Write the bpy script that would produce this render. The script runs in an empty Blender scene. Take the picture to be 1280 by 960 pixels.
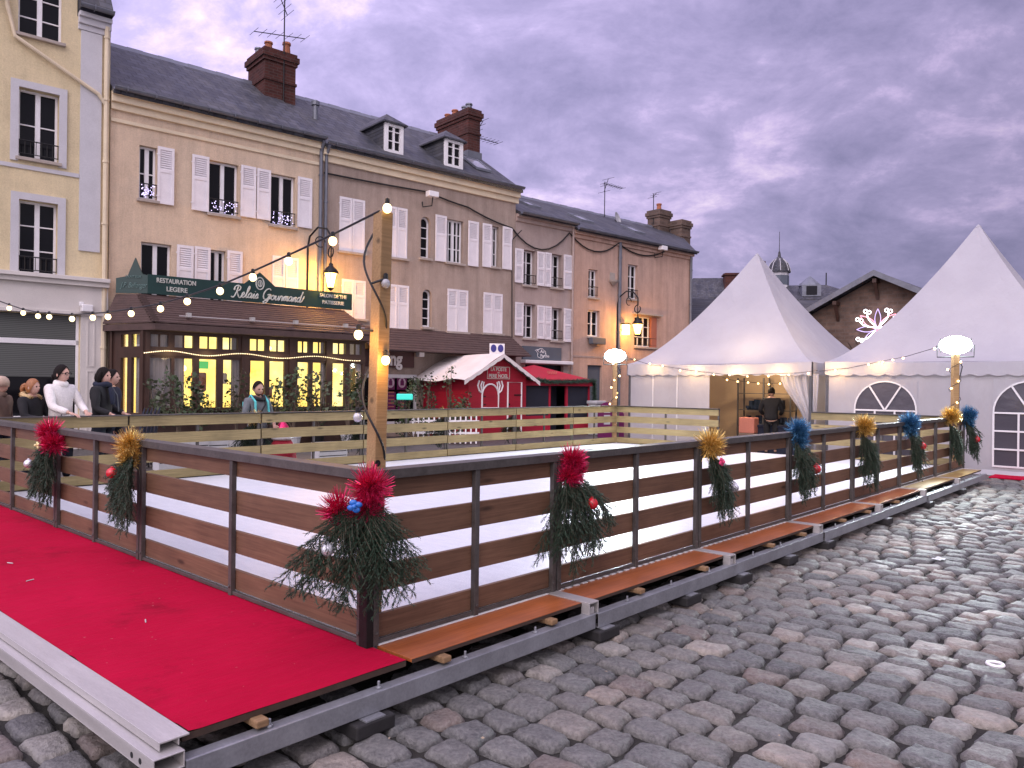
import bpy, math, random
import numpy as np
from mathutils import Vector, Matrix
random.seed(7)
R = math.radians
sc = bpy.context.scene
COL = sc.collection
# ---------------------------------------------------------------- camera model
FPX, CX, CY, ROLL, CZ = 961.0, 640.0, 482.0, R(0.7), 1.75
cr, sr = math.cos(ROLL), math.sin(ROLL)
def at(px, py, Y):
    u = (px-CX)/FPX; v = (CY-py)/FPX
    return Vector((Y*(u*cr-v*sr), Y, CZ+Y*(u*sr+v*cr)))
# ---------------------------------------------------------------- frames
A_R = R(47.8)                      # rink long side
dR = Vector((math.cos(A_R), math.sin(A_R), 0)); dL = Vector((-dR.y, dR.x, 0))
P0 = Vector((-0.80, 4.37, 0))      # near corner of the rink
DK = 0.26                          # platform height
RL, RW = 14.2, 8.06
A_F = R(41.0)                      # street front
F0 = Vector((-10.53, 20.0, 0)); dF = Vector((math.cos(A_F), math.sin(A_F), 0)); dN = Vector((-dF.y, dF.x, 0))
def plane_hit(px, py, P, n):
    d = at(px, py, 1.0) - Vector((0, 0, CZ)); o = Vector((0, 0, CZ))
    k = (P-o).dot(n)/d.dot(n)
    return o+d*k
def fp(px, py, off=0.0):           # photo point on the street front -> (along, height)
    h = plane_hit(px, py, F0+dN*off, dN)
    return (h-F0).dot(dF), h.z
def rect(x0, x1, y0, y1, off=0.0):
    ym = (y0+y1)/2; xm = (x0+x1)/2
    return (fp(x0, ym, off)[0], fp(x1, ym, off)[0], fp(xm, y1, off)[1], fp(xm, y0, off)[1])
# ---------------------------------------------------------------- mesh builder
class MB:
    def __init__(s): s.v = []; s.f = []; s.m = []
    def add(s, vs, fs, m=0):
        b = len(s.v); s.v += [tuple(p) for p in vs]
        s.f += [tuple(b+i for i in f) for f in fs]; s.m += [m]*len(fs); return s
    def box(s, x0, x1, y0, y1, z0, z1, m=0, M=None):
        vs = [Vector(p) for p in ((x0,y0,z0),(x1,y0,z0),(x1,y1,z0),(x0,y1,z0),(x0,y0,z1),(x1,y0,z1),(x1,y1,z1),(x0,y1,z1))]
        if M is not None: vs = [M@p for p in vs]
        return s.add(vs, [(3,2,1,0),(4,5,6,7),(0,1,5,4),(1,2,6,5),(2,3,7,6),(3,0,4,7)], m)
    def quad(s, a, b, c, d, m=0): return s.add([a,b,c,d], [(0,1,2,3)], m)
    def prism(s, poly, fn, h0, h1, m=0):   # poly 2d, fn(a,b,h)->3d
        n = len(poly)
        vs = [fn(a,b,h0) for a,b in poly]+[fn(a,b,h1) for a,b in poly]
        fs = [tuple(range(n))[::-1], tuple(range(n,2*n))]+[(i,(i+1)%n,n+(i+1)%n,n+i) for i in range(n)]
        return s.add(vs, fs, m)
    def tube(s, pts, r, n=6, m=0, cap=True):
        pts = [Vector(p) for p in pts]; k = len(pts)
        rs = r if isinstance(r, (list, tuple)) else [r]*k
        vs = []; up = None
        for i, p in enumerate(pts):
            t = (pts[min(i+1,k-1)]-pts[max(i-1,0)]).normalized()
            if up is None: up = Vector((0,0,1)) if abs(t.z) < .9 else Vector((1,0,0))
            a = t.cross(up)
            if a.length < 1e-5: a = t.cross(Vector((0,1,0)))
            a.normalize(); b = a.cross(t); up = b
            for j in range(n):
                q = 2*math.pi*j/n
                vs.append(p+(a*math.cos(q)+b*math.sin(q))*rs[i])
        fs = [(i*n+j, i*n+(j+1)%n, (i+1)*n+(j+1)%n, (i+1)*n+j) for i in range(k-1) for j in range(n)]
        if cap: fs += [tuple(range(n))[::-1], tuple(range((k-1)*n, k*n))]
        return s.add(vs, fs, m)
    def sphere(s, c, r, nu=10, nv=6, m=0, sc=(1,1,1), zmin=-1):
        c = Vector(c); vs = []; fs = []
        for i in range(nv+1):
            th = math.pi*i/nv
            zz = max(math.cos(th), zmin); rr = math.sin(th)
            for j in range(nu):
                q = 2*math.pi*j/nu
                vs.append(c+Vector((rr*math.cos(q)*r*sc[0], rr*math.sin(q)*r*sc[1], zz*r*sc[2])))
        for i in range(nv):
            for j in range(nu):
                fs.append((i*nu+j, (i+1)*nu+j, (i+1)*nu+(j+1)%nu, i*nu+(j+1)%nu))
        return s.add(vs, fs, m)
    def lathe(s, prof, c=(0,0,0), n=12, m=0):   # prof [(r,z)]
        c = Vector(c); vs = []; fs = []
        for r, z in prof:
            for j in range(n):
                q = 2*math.pi*j/n; vs.append(c+Vector((r*math.cos(q), r*math.sin(q), z)))
        for i in range(len(prof)-1):
            for j in range(n): fs.append((i*n+j, i*n+(j+1)%n, (i+1)*n+(j+1)%n, (i+1)*n+j))
        fs += [tuple(range(n))[::-1], tuple(range((len(prof)-1)*n, len(prof)*n))]
        return s.add(vs, fs, m)
    def grid(s, fn, nu, nv, m=0):
        vs = [fn(i/nu, j/nv) for j in range(nv+1) for i in range(nu+1)]
        fs = [(j*(nu+1)+i, j*(nu+1)+i+1, (j+1)*(nu+1)+i+1, (j+1)*(nu+1)+i) for j in range(nv) for i in range(nu)]
        return s.add(vs, fs, m)
    def build(s, name, mats, parent=None, smooth=False, bevel=0, loc=None, rz=None):
        me = bpy.data.meshes.new(name); me.from_pydata(s.v, [], s.f)
        mats = mats if isinstance(mats, (list, tuple)) else [mats]
        for mt in mats: me.materials.append(mt)
        if len(mats) > 1: me.polygons.foreach_set('material_index', s.m)
        if smooth: me.polygons.foreach_set('use_smooth', [True]*len(me.polygons))
        me.update()
        o = bpy.data.objects.new(name, me); COL.objects.link(o)
        if parent is not None: o.parent = parent
        if loc is not None: o.location = loc
        if rz is not None: o.rotation_euler = (0,0,rz)
        if bevel:
            b = o.modifiers.new('Bevel','BEVEL'); b.width = bevel; b.segments = 2; b.limit_method = 'ANGLE'
        return o
def tag(o, label, cat, group=None, kind=None):
    if label: o['label'] = label
    if cat: o['category'] = cat
    if group: o['group'] = group
    if kind: o['kind'] = kind
    return o
def thing(name, label, cat, loc=(0,0,0), rz=0, group=None):
    o = bpy.data.objects.new(name, None); COL.objects.link(o)
    o.empty_display_size = .2
    o.location = loc; o.rotation_euler = (0,0,rz)
    return tag(o, label, cat, group)
def lamp(name, kind, loc, energy, color, parent=None, size=.1, rot=None, spot=None):
    l = bpy.data.lights.new(name, kind); l.energy = energy; l.color = color
    if kind in ('POINT','SPOT'): l.shadow_soft_size = size
    if kind == 'AREA': l.size = size
    if spot: l.spot_size = spot; l.spot_blend = .6
    o = bpy.data.objects.new(name, l); COL.objects.link(o); o.location = loc
    if rot: o.rotation_euler = rot
    if parent: o.parent = parent
    return o
# ---------------------------------------------------------------- materials
class NT:
    def __init__(s, name):
        s.mat = bpy.data.materials.new(name); s.mat.use_nodes = True
        s.t = s.mat.node_tree; s.b = s.t.nodes['Principled BSDF']; s.out = s.t.nodes['Material Output']
    def n(s, ty, **kw):
        nd = s.t.nodes.new(ty)
        for k, v in kw.items():
            if k in nd.inputs: nd.inputs[k].default_value = v
            else: setattr(nd, k, v)
        return nd
    def l(s, a, b): s.t.links.new(a, b)
    def coord(s, scale=(1,1,1), kind='Object', rot=(0,0,0)):
        tc = s.n('ShaderNodeTexCoord'); mp = s.n('ShaderNodeMapping')
        mp.inputs['Scale'].default_value = scale; mp.inputs['Rotation'].default_value = rot
        s.l(tc.outputs[kind], mp.inputs['Vector']); return mp.outputs['Vector']
    def noise(s, vec, scale, detail=4, rough=.55, dist=0):
        nd = s.n('ShaderNodeTexNoise'); nd.inputs['Scale'].default_value = scale
        nd.inputs['Detail'].default_value = detail; nd.inputs['Roughness'].default_value = rough
        nd.inputs['Distortion'].default_value = dist
        s.l(vec, nd.inputs['Vector']); return nd.outputs['Fac']
    def ramp(s, fac, stops):
        nd = s.n('ShaderNodeValToRGB'); e = nd.color_ramp.elements
        while len(e) < len(stops): e.new(.5)
        for i, (p, c) in enumerate(stops):
            e[i].position = p; e[i].color = (*c, 1) if len(c) == 3 else c
        s.l(fac, nd.inputs['Fac']); return nd.outputs['Color']
    def mix(s, fac, a, b, mode='MIX'):
        nd = s.n('ShaderNodeMix'); nd.data_type = 'RGBA'; nd.blend_type = mode
        for i, val in ((0, fac), (6, a), (7, b)):
            if hasattr(val, 'links'): s.l(val, nd.inputs[i])
            else: nd.inputs[i].default_value = val if i == 0 else (*val, 1)
        return nd.outputs[2]
    def bump(s, h, strength=.3, dist=.02, normal=None):
        nd = s.n('ShaderNodeBump'); nd.inputs['Strength'].default_value = strength; nd.inputs['Distance'].default_value = dist
        s.l(h, nd.inputs['Height'])
        if normal is not None: s.l(normal, nd.inputs['Normal'])
        return nd.outputs['Normal']
    def set(s, color=None, rough=None, metal=None, normal=None, spec=None):
        for key, v in (('Base Color',color),('Roughness',rough),('Metallic',metal),('Normal',normal),('Specular IOR Level',spec)):
            if v is None: continue
            if hasattr(v, 'links'): s.l(v, s.b.inputs[key])
            elif key == 'Base Color': s.b.inputs[key].default_value = (*v, 1)
            else: s.b.inputs[key].default_value = v
        return s.mat
def scl(c, k): return tuple(min(1, x*k) for x in c)
def pm(name, col, var=.18, scale=3, rough=.7, bump=.15, bscale=40, metal=0, stretch=(1,1,1), spec=None, fine=.12):
    g = NT(name); v = g.coord(stretch)
    a = g.noise(v, scale, 6, .6); b = g.noise(v, bscale, 3, .6)
    c = g.ramp(a, [(.28, scl(col, 1-var)), (.72, scl(col, 1+var))])
    c = g.mix(fine, c, g.ramp(b, [(.3, scl(col, .55)), (.7, scl(col, 1.45))]))
    rr = g.n('ShaderNodeMapRange'); rr.inputs[3].default_value = max(0, rough-.1); rr.inputs[4].default_value = min(1, rough+.1)
    g.l(a, rr.inputs[0])
    return g.set(c, rr.outputs[0], metal, g.bump(b, bump, .01) if bump else None, spec)
def emit(name, col, strength, base=(.8,.8,.8)):
    g = NT(name); g.set(base, .4)
    g.b.inputs['Emission Color'].default_value = (*col, 1); g.b.inputs['Emission Strength'].default_value = strength
    return g.mat
def stucco(name, col, var=.12, streak=.25):
    g = NT(name); v = g.coord(); vs = g.coord((1.4,1.4,.12))
    big = g.noise(v, .55, 8, .72); st = g.noise(vs, 2.2, 6, .7); fine = g.noise(v, 26, 6, .8); mid = g.noise(v, 3.2, 6, .75)
    c = g.ramp(big, [(.28, scl(col, 1-var*1.6)), (.5, col), (.72, scl(col, 1+var*1.2))])
    c = g.mix(streak, c, g.ramp(st, [(.36, scl(col, .42)), (.62, scl(col, 1.12))]))
    c = g.mix(.30, c, g.mix(1, c, g.ramp(mid, [(.3,(.62,.60,.58)),(.5,(1,1,1)),(.7,(1.25,1.24,1.22))]), 'MULTIPLY'))
    c = g.mix(.22, c, g.ramp(fine, [(.35, scl(col, .45)), (.65, scl(col, 1.45))]))
    return g.set(c, .92, 0, g.bump(fine, .8, .03), .15)
def slate(name, col=(.052,.056,.074), rowh=.30, w=.34, zk=1.7):
    g = NT(name); tc = g.n('ShaderNodeTexCoord'); sp = g.n('ShaderNodeSeparateXYZ'); g.l(tc.outputs['Object'], sp.inputs[0])
    mz = g.n('ShaderNodeMath', operation='MULTIPLY'); g.l(sp.outputs['Z'], mz.inputs[0]); mz.inputs[1].default_value = zk
    cb = g.n('ShaderNodeCombineXYZ'); g.l(sp.outputs['X'], cb.inputs[0]); g.l(mz.outputs[0], cb.inputs[1])
    br = g.n('ShaderNodeTexBrick'); br.inputs['Scale'].default_value = 1; br.inputs['Brick Width'].default_value = w; br.inputs['Row Height'].default_value = rowh
    br.inputs['Mortar Size'].default_value = .022; br.inputs['Mortar Smooth'].default_value = .2; br.inputs['Bias'].default_value = -.1
    br.inputs['Color1'].default_value = (*scl(col,.45),1); br.inputs['Color2'].default_value = (*scl(col,1.7),1); br.inputs['Mortar'].default_value = (*scl(col,.15),1)
    g.l(cb.outputs[0], br.inputs['Vector'])
    v = g.coord(); big = g.noise(v, .9, 8, .75); st = g.noise(g.coord((2.5,.5,.5)), 1.5, 5, .7)
    c = g.mix(.40, br.outputs['Color'], g.ramp(big, [(.32, scl(col,.35)), (.5, col), (.68, (col[0]*2.3, col[1]*2.1, col[2]*1.6))]))
    c = g.mix(.25, c, g.ramp(st, [(.4, scl(col,.4)), (.65, (.16,.15,.13))]))
    iv = g.n('ShaderNodeMath', operation='SUBTRACT'); iv.inputs[0].default_value = 1; g.l(br.outputs['Fac'], iv.inputs[1])
    rr = g.n('ShaderNodeMapRange'); rr.inputs[3].default_value = .45; rr.inputs[4].default_value = .8; g.l(big, rr.inputs[0])
    return g.set(c, rr.outputs[0], 0, g.bump(iv.outputs[0], .8, .03), .3)
def bricks(name, c1, c2, mort, w=.22, h=.07, size=.01):
    g = NT(name); tc = g.n('ShaderNodeTexCoord'); sp = g.n('ShaderNodeSeparateXYZ'); g.l(tc.outputs['Object'], sp.inputs[0])
    ad = g.n('ShaderNodeMath', operation='ADD'); g.l(sp.outputs['X'], ad.inputs[0]); g.l(sp.outputs['Y'], ad.inputs[1])
    cb = g.n('ShaderNodeCombineXYZ'); g.l(ad.outputs[0], cb.inputs[0]); g.l(sp.outputs['Z'], cb.inputs[1])
    br = g.n('ShaderNodeTexBrick'); br.inputs['Scale'].default_value = 1; br.inputs['Brick Width'].default_value = w; br.inputs['Row Height'].default_value = h
    br.inputs['Mortar Size'].default_value = size; br.inputs['Color1'].default_value = (*c1,1); br.inputs['Color2'].default_value = (*c2,1); br.inputs['Mortar'].default_value = (*mort,1)
    g.l(cb.outputs[0], br.inputs['Vector'])
    big = g.noise(g.coord(), 1.6, 6, .7)
    c = g.mix(.5, br.outputs['Color'], g.ramp(big, [(.3, scl(c1,.4)), (.7, scl(c2,1.2))]))
    return g.set(c, .9, 0, g.bump(br.outputs['Fac'], -.4, .01), .2)
def wood(name, ca, cb_, rough=.6, grain=1.0, knots=True, wet=0):
    g = NT(name); tc = g.n('ShaderNodeTexCoord'); oi = g.n('ShaderNodeObjectInfo')
    off = g.n('ShaderNodeVectorMath', operation='SCALE'); off.inputs[0].default_value = (37.3, 11.7, 5.1); g.l(oi.outputs['Random'], off.inputs['Scale'])
    ad = g.n('ShaderNodeVectorMath', operation='ADD'); g.l(tc.outputs['Object'], ad.inputs[0]); g.l(off.outputs[0], ad.inputs[1])
    mp = g.n('ShaderNodeMapping'); mp.inputs['Scale'].default_value = (1.1, 9, 9); g.l(ad.outputs[0], mp.inputs['Vector'])
    dist = g.noise(mp.outputs[0], .9, 3, .5)
    wv = g.n('ShaderNodeTexWave'); wv.wave_type = 'RINGS'; wv.rings_direction = 'X'
    wv.inputs['Scale'].default_value = 1.1*grain; wv.inputs['Distortion'].default_value = 9; wv.inputs['Detail'].default_value = 3; wv.inputs['Detail Scale'].default_value = 1.2
    g.l(mp.outputs[0], wv.inputs['Vector'])
    mp2 = g.n('ShaderNodeMapping'); mp2.inputs['Scale'].default_value = (2, 60, 60); g.l(ad.outputs[0], mp2.inputs['Vector'])
    fib = g.noise(mp2.outputs[0], 1.5, 4, .6)
    c = g.mix(.6, g.ramp(wv.outputs['Fac'], [(.05, ca), (.95, cb_)]), g.ramp(dist, [(.3, ca), (.7, cb_)]))
    c = g.mix(.42, c, g.ramp(fib, [(.3, scl(ca,.6)), (.7, scl(cb_,1.2))]))
    big = g.noise(ad.outputs[0], 1.4, 5, .65)
    c = g.mix(.55, c, g.mix(1, c, g.ramp(big, [(.3, (.55,.52,.5)), (.65, (1.25,1.2,1.15))]), 'MULTIPLY'))
    if knots:
        vo = g.n('ShaderNodeTexVoronoi'); vo.inputs['Scale'].default_value = 1
        mp3 = g.n('ShaderNodeMapping'); mp3.inputs['Scale'].default_value = (1.6, 6, 6); g.l(ad.outputs[0], mp3.inputs['Vector']); g.l(mp3.outputs[0], vo.inputs['Vector'])
        kn = g.ramp(vo.outputs['Distance'], [(.05, (1,1,1)), (.14, (0,0,0))])
        c = g.mix(kn, c, scl(ca, .45))
    return g.set(c, rough, 0, g.bump(fib, .25, .004), .35 if not wet else .5)
M = {}
M['stone'] = None
def make_mats():
    # setts: each sett its own colour
    g = NT('sett_stone'); ge = g.n('ShaderNodeNewGeometry'); v = g.coord()
    base = g.ramp(ge.outputs['Random Per Island'], [(0,(.062,.064,.068)),(.18,(.135,.133,.128)),(.36,(.090,.094,.096)),(.52,(.215,.19,.165)),(.66,(.135,.138,.136)),(.78,(.17,.122,.10)),(.88,(.38,.335,.285)),(1,(.25,.245,.23))])
    a = g.noise(v, 9, 6, .7); b = g.noise(v, 45, 5, .65); d = g.noise(v, 1.1, 3, .5)
    c = g.mix(.75, base, g.mix(1, base, g.ramp(a, [(.25,(.42,.42,.42)),(.5,(1,1,.97)),(.75,(1.75,1.7,1.6))]), 'MULTIPLY'))
    c = g.mix(.42, c, g.ramp(b, [(.3,(.025,.026,.028)),(.7,(.27,.265,.25))]))
    rg = g.n('ShaderNodeMapRange'); rg.inputs[1].default_value = .3; rg.inputs[2].default_value = .7; rg.inputs[3].default_value = .46; rg.inputs[4].default_value = .8; g.l(d, rg.inputs[0])
    n1 = g.bump(a, .9, .025); M['sett'] = g.set(c, rg.outputs[0], 0, g.bump(b, 1.0, .009, n1), .38)
    # ground sheet: gritty joints near, small setts farther off
    g = NT('ground_setts'); v = g.coord(kind='Object')
    mp = g.n('ShaderNodeMapping'); mp.inputs['Rotation'].default_value = (0,0,-A_R-R(90)); tc = g.n('ShaderNodeTexCoord'); g.l(tc.outputs['Object'], mp.inputs['Vector'])
    br = g.n('ShaderNodeTexBrick'); br.inputs['Scale'].default_value = 1; br.inputs['Brick Width'].default_value = .24; br.inputs['Row Height'].default_value = .16
    br.inputs['Mortar Size'].default_value = .018; br.inputs['Mortar Smooth'].default_value = .5
    br.inputs['Color1'].default_value = (.07,.07,.08,1); br.inputs['Color2'].default_value = (.17,.15,.14,1); br.inputs['Mortar'].default_value = (.028,.025,.022,1)
    g.l(mp.outputs[0], br.inputs['Vector'])
    nz = g.noise(v, 2.5, 6, .7); nf = g.noise(v, 60, 4, .7)
    c = g.mix(.5, br.outputs['Color'], g.ramp(nz, [(.3,(.04,.038,.038)),(.7,(.13,.125,.125))]))
    c = g.mix(.3, c, g.ramp(nf, [(.3,(.02,.018,.016)),(.7,(.11,.10,.09))]))
    M['ground'] = g.set(c, .6, 0, g.bump(br.outputs['Fac'], -.6, .03), .4)
    g = NT('joint_grit'); v = g.coord(); nf = g.noise(v, 70, 5, .75); nb = g.noise(v, 3, 4, .6)
    c = g.ramp(nf, [(.3,(.008,.007,.006)),(.6,(.028,.025,.02)),(.8,(.10,.09,.075))]); c = g.mix(.35, c, g.ramp(nb, [(.4,(.02,.018,.014)),(.7,(.035,.036,.02))]))
    M['grit'] = g.set(c, .85, 0, g.bump(nf, .8, .02))
    # ice
    g = NT('ice'); v = g.coord(); v2 = g.coord((1,.25,1), rot=(0,0,.5)); a = g.noise(v, .8, 6, .7); b = g.noise(v, 90, 4, .7); d = g.noise(v2, 14, 5, .7); e = g.noise(v, 9, 5, .7)
    c = g.ramp(a, [(.3,(.60,.65,.70)),(.7,(.73,.77,.80))]); c = g.mix(.25, c, g.ramp(d, [(.38,(.44,.46,.54)),(.6,(.74,.75,.80))]))
    c = g.mix(.22, c, g.ramp(b, [(.38,(.42,.44,.52)),(.62,(.95,.96,.98))]))
    n1 = g.bump(e, .25, .02); M['ice'] = g.set(c, .34, 0, g.bump(b, .55, .006, n1), .5)
    # carpet
    g = NT('red_carpet'); v = g.coord(); a = g.noise(v, 1.2, 6, .65); b = g.noise(v, 220, 3, .7); wv = g.noise(g.coord((8,120,1)), 1, 3, .6)
    c = g.ramp(a, [(.3,(.33,.001,.024)),(.7,(.44,.002,.038))]); c = g.mix(.2, c, g.ramp(b, [(.3,(.22,.0,.012)),(.7,(.62,.008,.055))])); c = g.mix(.15, c, g.ramp(wv, [(.35,(.32,.001,.018)),(.65,(.56,.004,.045))]))
    st = g.noise(v, 1.7, 7, .75); c = g.mix(g.ramp(st, [(.56,(0,0,0)),(.74,(.6,.6,.6))]), c, (.16,.002,.014)); sp_ = g.noise(v, 30, 2, .5); c = g.mix(g.ramp(sp_, [(.735,(0,0,0)),(.76,(.5,.5,.5))]), c, (.5,.2,.2))
    rp_ = g.noise(g.coord((.5,3,1)), 1.6, 3, .6); M['carpet'] = g.set(c, .95, 0, g.bump(b, .6, .004, g.bump(rp_, .5, .05)), .1)
    M['steel'] = pm('galvanised_steel', (.30,.31,.33), .25, 6, .45, .12, 60, .55, fine=.2)
    M['alu'] = pm('aluminium', (.50,.48,.46), .14, 4, .5, .08, 80, .5, stretch=(5,.4,5), fine=.2)
    M['frame'] = pm('dull_steel_frame', (.088,.080,.074), .35, 9, .5, .2, 50, .35, fine=.25)
    M['ply'] = wood('orange_plywood', (.31,.085,.022), (.41,.128,.036), .34, .5, False, 1)
    M['ply_edge'] = pm('ply_edge', (.05,.028,.018), .2, 20)
    M['plank'] = wood('shaded_treated_plank', (.115,.060,.036), (.165,.092,.056), .6)  # near panels: backlit shade put into the colour of the barrier timber
    M['pale'] = wood('floodlit_treated_plank', (.23,.185,.085), (.33,.27,.13), .62)  # far panels: same timber, floodlight put into its colour
    M['post'] = wood('yellow_timber_post', (.26,.165,.075), (.36,.235,.115), .6, 1.0)
    M['wedge'] = wood('wedge_wood', (.20,.12,.06), (.30,.19,.10), .8)
    M['block'] = pm('black_block', (.018,.017,.017), .3, 10, .7)
    M['white_strip'] = pm('white_strip', (.72,.70,.68), .08, 8, .5)
    M['dark'] = pm('dark_void', (.008,.008,.009), .1, 5, .8, 0)
    # house paint
    M['cream'] = stucco('cream_render', (.72,.60,.38), .14, .18)
    M['cream_trim'] = pm('cream_trim', (.66,.56,.40), .1, 2, .8)
    M['greytrim'] = pm('pale_grey_trim', (.52,.51,.53), .08, 2, .8)
    M['tan'] = stucco('tan_render', (.68,.535,.39), .17, .28)
    M['brownr'] = stucco('brown_grey_render', (.41,.325,.27), .22, .4)
    M['greyr'] = stucco('pinkish_grey_render', (.42,.335,.30), .12, .22)
    M['ochre'] = stucco('orange_ochre_render', (.55,.375,.295), .18, .4)
    M['shopcream'] = pm('shop_pale_paint', (.62,.58,.54), .08, 2, .55)
    M['white'] = pm('white_paint', (.78,.76,.76), .06, 4, .5, .05)
    M['shut'] = pm('white_shutter_paint', (.74,.70,.72), .07, 3, .55, .05)
    M['sill'] = pm('stone_sill', (.36,.31,.27), .2, 6, .85)
    M['iron'] = pm('black_iron', (.012,.012,.013), .2, 12, .5, .1, 50, .4)
    M['lead'] = pm('lead_zinc', (.16,.17,.20), .2, 4, .5, .1, 40, .4)
    M['cable'] = pm('black_cable', (.012,.012,.014), .1, 10, .6, 0)
    M['slate'] = slate('roof_slate'); M['slate2'] = slate('roof_slate_flat', (.055,.058,.075), .2, .26, 1.6)
    M['tile'] = pm('brown_roof_tile', (.075,.045,.04), .35, 5, .75, .4, 30, fine=.3)
    M['brick'] = bricks('chimney_brick', (.038,.017,.015), (.10,.034,.027), (.09,.07,.065), .3, .1, .014)
    M['hallbrick'] = bricks('hall_stone', (.07,.05,.042), (.17,.115,.09), (.11,.095,.085), .38, .15, .02)
    M['pot'] = pm('terracotta', (.34,.12,.06), .25, 6, .8)
    M['timber'] = pm('dark_shop_timber', (.050,.024,.017), .35, 6, .5, .25, 40, stretch=(1,1,.3), fine=.25)
    M['green'] = pm('bottle_green_sign', (.006,.036,.031), .15, 3, .4, .05)
    M['gold'] = pm('cream_lettering', (.50,.52,.46), .05, 4, .5, 0)
    M['faint'] = pm('faded_lettering', (.10,.18,.165), .05, 4, .5, 0)
    g = NT('window_glass'); g.set((.006,.006,.008), .05, 0, g.bump(g.noise(g.coord(), 1.2, 2), .05, .02), .22); M['glass'] = g.mat
    g = NT('shop_glass'); tr = g.n('ShaderNodeBsdfTransparent'); gl = g.n('ShaderNodeBsdfGlossy'); gl.inputs['Roughness'].default_value = .03
    mx = g.n('ShaderNodeMixShader'); lw = g.n('ShaderNodeLayerWeight'); lw.inputs['Blend'].default_value = .25; g.l(lw.outputs['Facing'], mx.inputs[0])
    mm = g.n('ShaderNodeMath', operation='MULTIPLY'); mm.inputs[1].default_value = .5; g.l(lw.outputs['Facing'], mm.inputs[0]); ma = g.n('ShaderNodeMath', operation='ADD'); ma.inputs[1].default_value = .06; g.l(mm.outputs[0], ma.inputs[0])
    g.l(ma.outputs[0], mx.inputs[0]); g.l(tr.outputs[0], mx.inputs[1]); g.l(gl.outputs[0], mx.inputs[2]); g.l(mx.outputs[0], g.out.inputs['Surface']); M['clear'] = g.mat
    # lit room wall of the tea room
    g = NT('lit_room_wall'); v = g.coord(); a = g.noise(v, 1.3, 4, .6); c = g.ramp(a, [(.3,(1,.62,.10)),(.55,(1,.80,.24)),(.75,(1,.90,.50))]); g.set((.8,.6,.2), .8)
    g.l(c, g.b.inputs['Emission Color']); g.b.inputs['Emission Strength'].default_value = 1.5; M['litroom'] = g.mat
    M['curtain'] = pm('grey_curtain', (.30,.27,.26), .3, 2, .9, .1, 30, stretch=(14,14,.3))
    M['bulb'] = emit('warm_bulb', (1,.70,.26), 3.6); M['minibulb'] = emit('warm_mini_bulb', (1,.62,.20), 6)
    M['ropebulb'] = emit('rope_light_bulb', (1,.74,.36), 3)
    g = NT('unlit_bulb_glass'); g.set((.75,.76,.8), .08, 0, None, .8); g.b.inputs['Transmission Weight'].default_value = .6; M['offbulb'] = g.mat
    
    g = NT('lantern_glass'); em_ = g.n('ShaderNodeEmission'); em_.inputs[0].default_value = (1,.60,.16,1); em_.inputs[1].default_value = 5; tr_ = g.n('ShaderNodeBsdfTransparent'); ad_ = g.n('ShaderNodeAddShader'); g.l(em_.outputs[0], ad_.inputs[0]); g.l(tr_.outputs[0], ad_.inputs[1]); g.l(ad_.outputs[0], g.out.inputs['Surface']); M['lantern'] = g.mat
    M['flood'] = emit('floodlight_led', (.86,.97,1), 60)
    M['neon_w'] = emit('white_neon', (.95,.92,1), 5); M['neon_r'] = emit('red_neon', (.9,.05,.14), 1.6); M['neon_p'] = emit('violet_neon', (.30,.16,.8), 1.0)
    M['turq'] = emit('turquoise_sign', (.05,.9,.72), .5, (.05,.5,.4)); M['lilac'] = emit('lilac_fairy_light', (.6,.5,1), 1.6)
    # tents
    g = NT('tent_fabric'); v = g.coord(); a = g.noise(v, .9, 5, .6); b = g.noise(g.coord((1,1,.35)), 2.2, 4, .6)
    c = g.ramp(a, [(.3,(.40,.39,.43)),(.7,(.48,.47,.50))]); wr = g.noise(g.coord((3.2,3.2,.35)), 1.5, 5, .65, .6); g.set(c, .6, 0, g.bump(wr, .35, .05, g.bump(b, .5, .10)), .3)
    trl = g.n('ShaderNodeBsdfTranslucent'); trl.inputs['Color'].default_value = (.75,.73,.72,1); mx = g.n('ShaderNodeMixShader'); mx.inputs[0].default_value = .22
    g.l(g.b.outputs[0], mx.inputs[1]); g.l(trl.outputs[0], mx.inputs[2]); g.l(mx.outputs[0], g.out.inputs['Surface']); M['tent'] = g.mat
    M['tentframe'] = pm('tent_white_bar', (.72,.71,.72), .05, 4, .4, 0)
    g = NT('tent_window'); g.set((.075,.07,.085), .12, 0, g.bump(g.noise(g.coord(), 3, 4), .25, .04), .5); M['pvc'] = g.mat
    M['beige'] = pm('beige_wall', (.46,.33,.20), .1, 1.5, .8)
    M['pole'] = pm('tent_pole', (.10,.10,.11), .2, 6, .4, .05, 40, .6)
    # decorations
    M['fir'] = pm('fir_needles', (.026,.056,.032), .5, 7, .6, 0, fine=.3); M['twig'] = pm('fir_twig', (.05,.042,.025), .3, 10, .8)
    def tin(n, c): return pm(n, c, .25, 30, .28, 0, 60, .75)
    M['t_red'] = tin('red_tinsel', (.66,.03,.13)); M['t_gold'] = tin('gold_tinsel', (.72,.50,.16)); M['t_blue'] = tin('blue_tinsel', (.10,.27,.44))
    M['b_red'] = pm('red_bauble', (.55,.01,.02), .05, 4, .2, 0, spec=.7); M['b_white'] = pm('silver_bauble', (.72,.72,.76), .2, 60, .3, .5, 90, .5); M['b_blue'] = pm('blue_bow', (.02,.14,.5), .15, 20, .3, 0); M['b_yel'] = pm('cream_bow', (.8,.7,.35), .1, 20, .4, 0); M['b_pink'] = pm('pink_bow', (.7,.06,.18), .1, 20, .4, 0)
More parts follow.
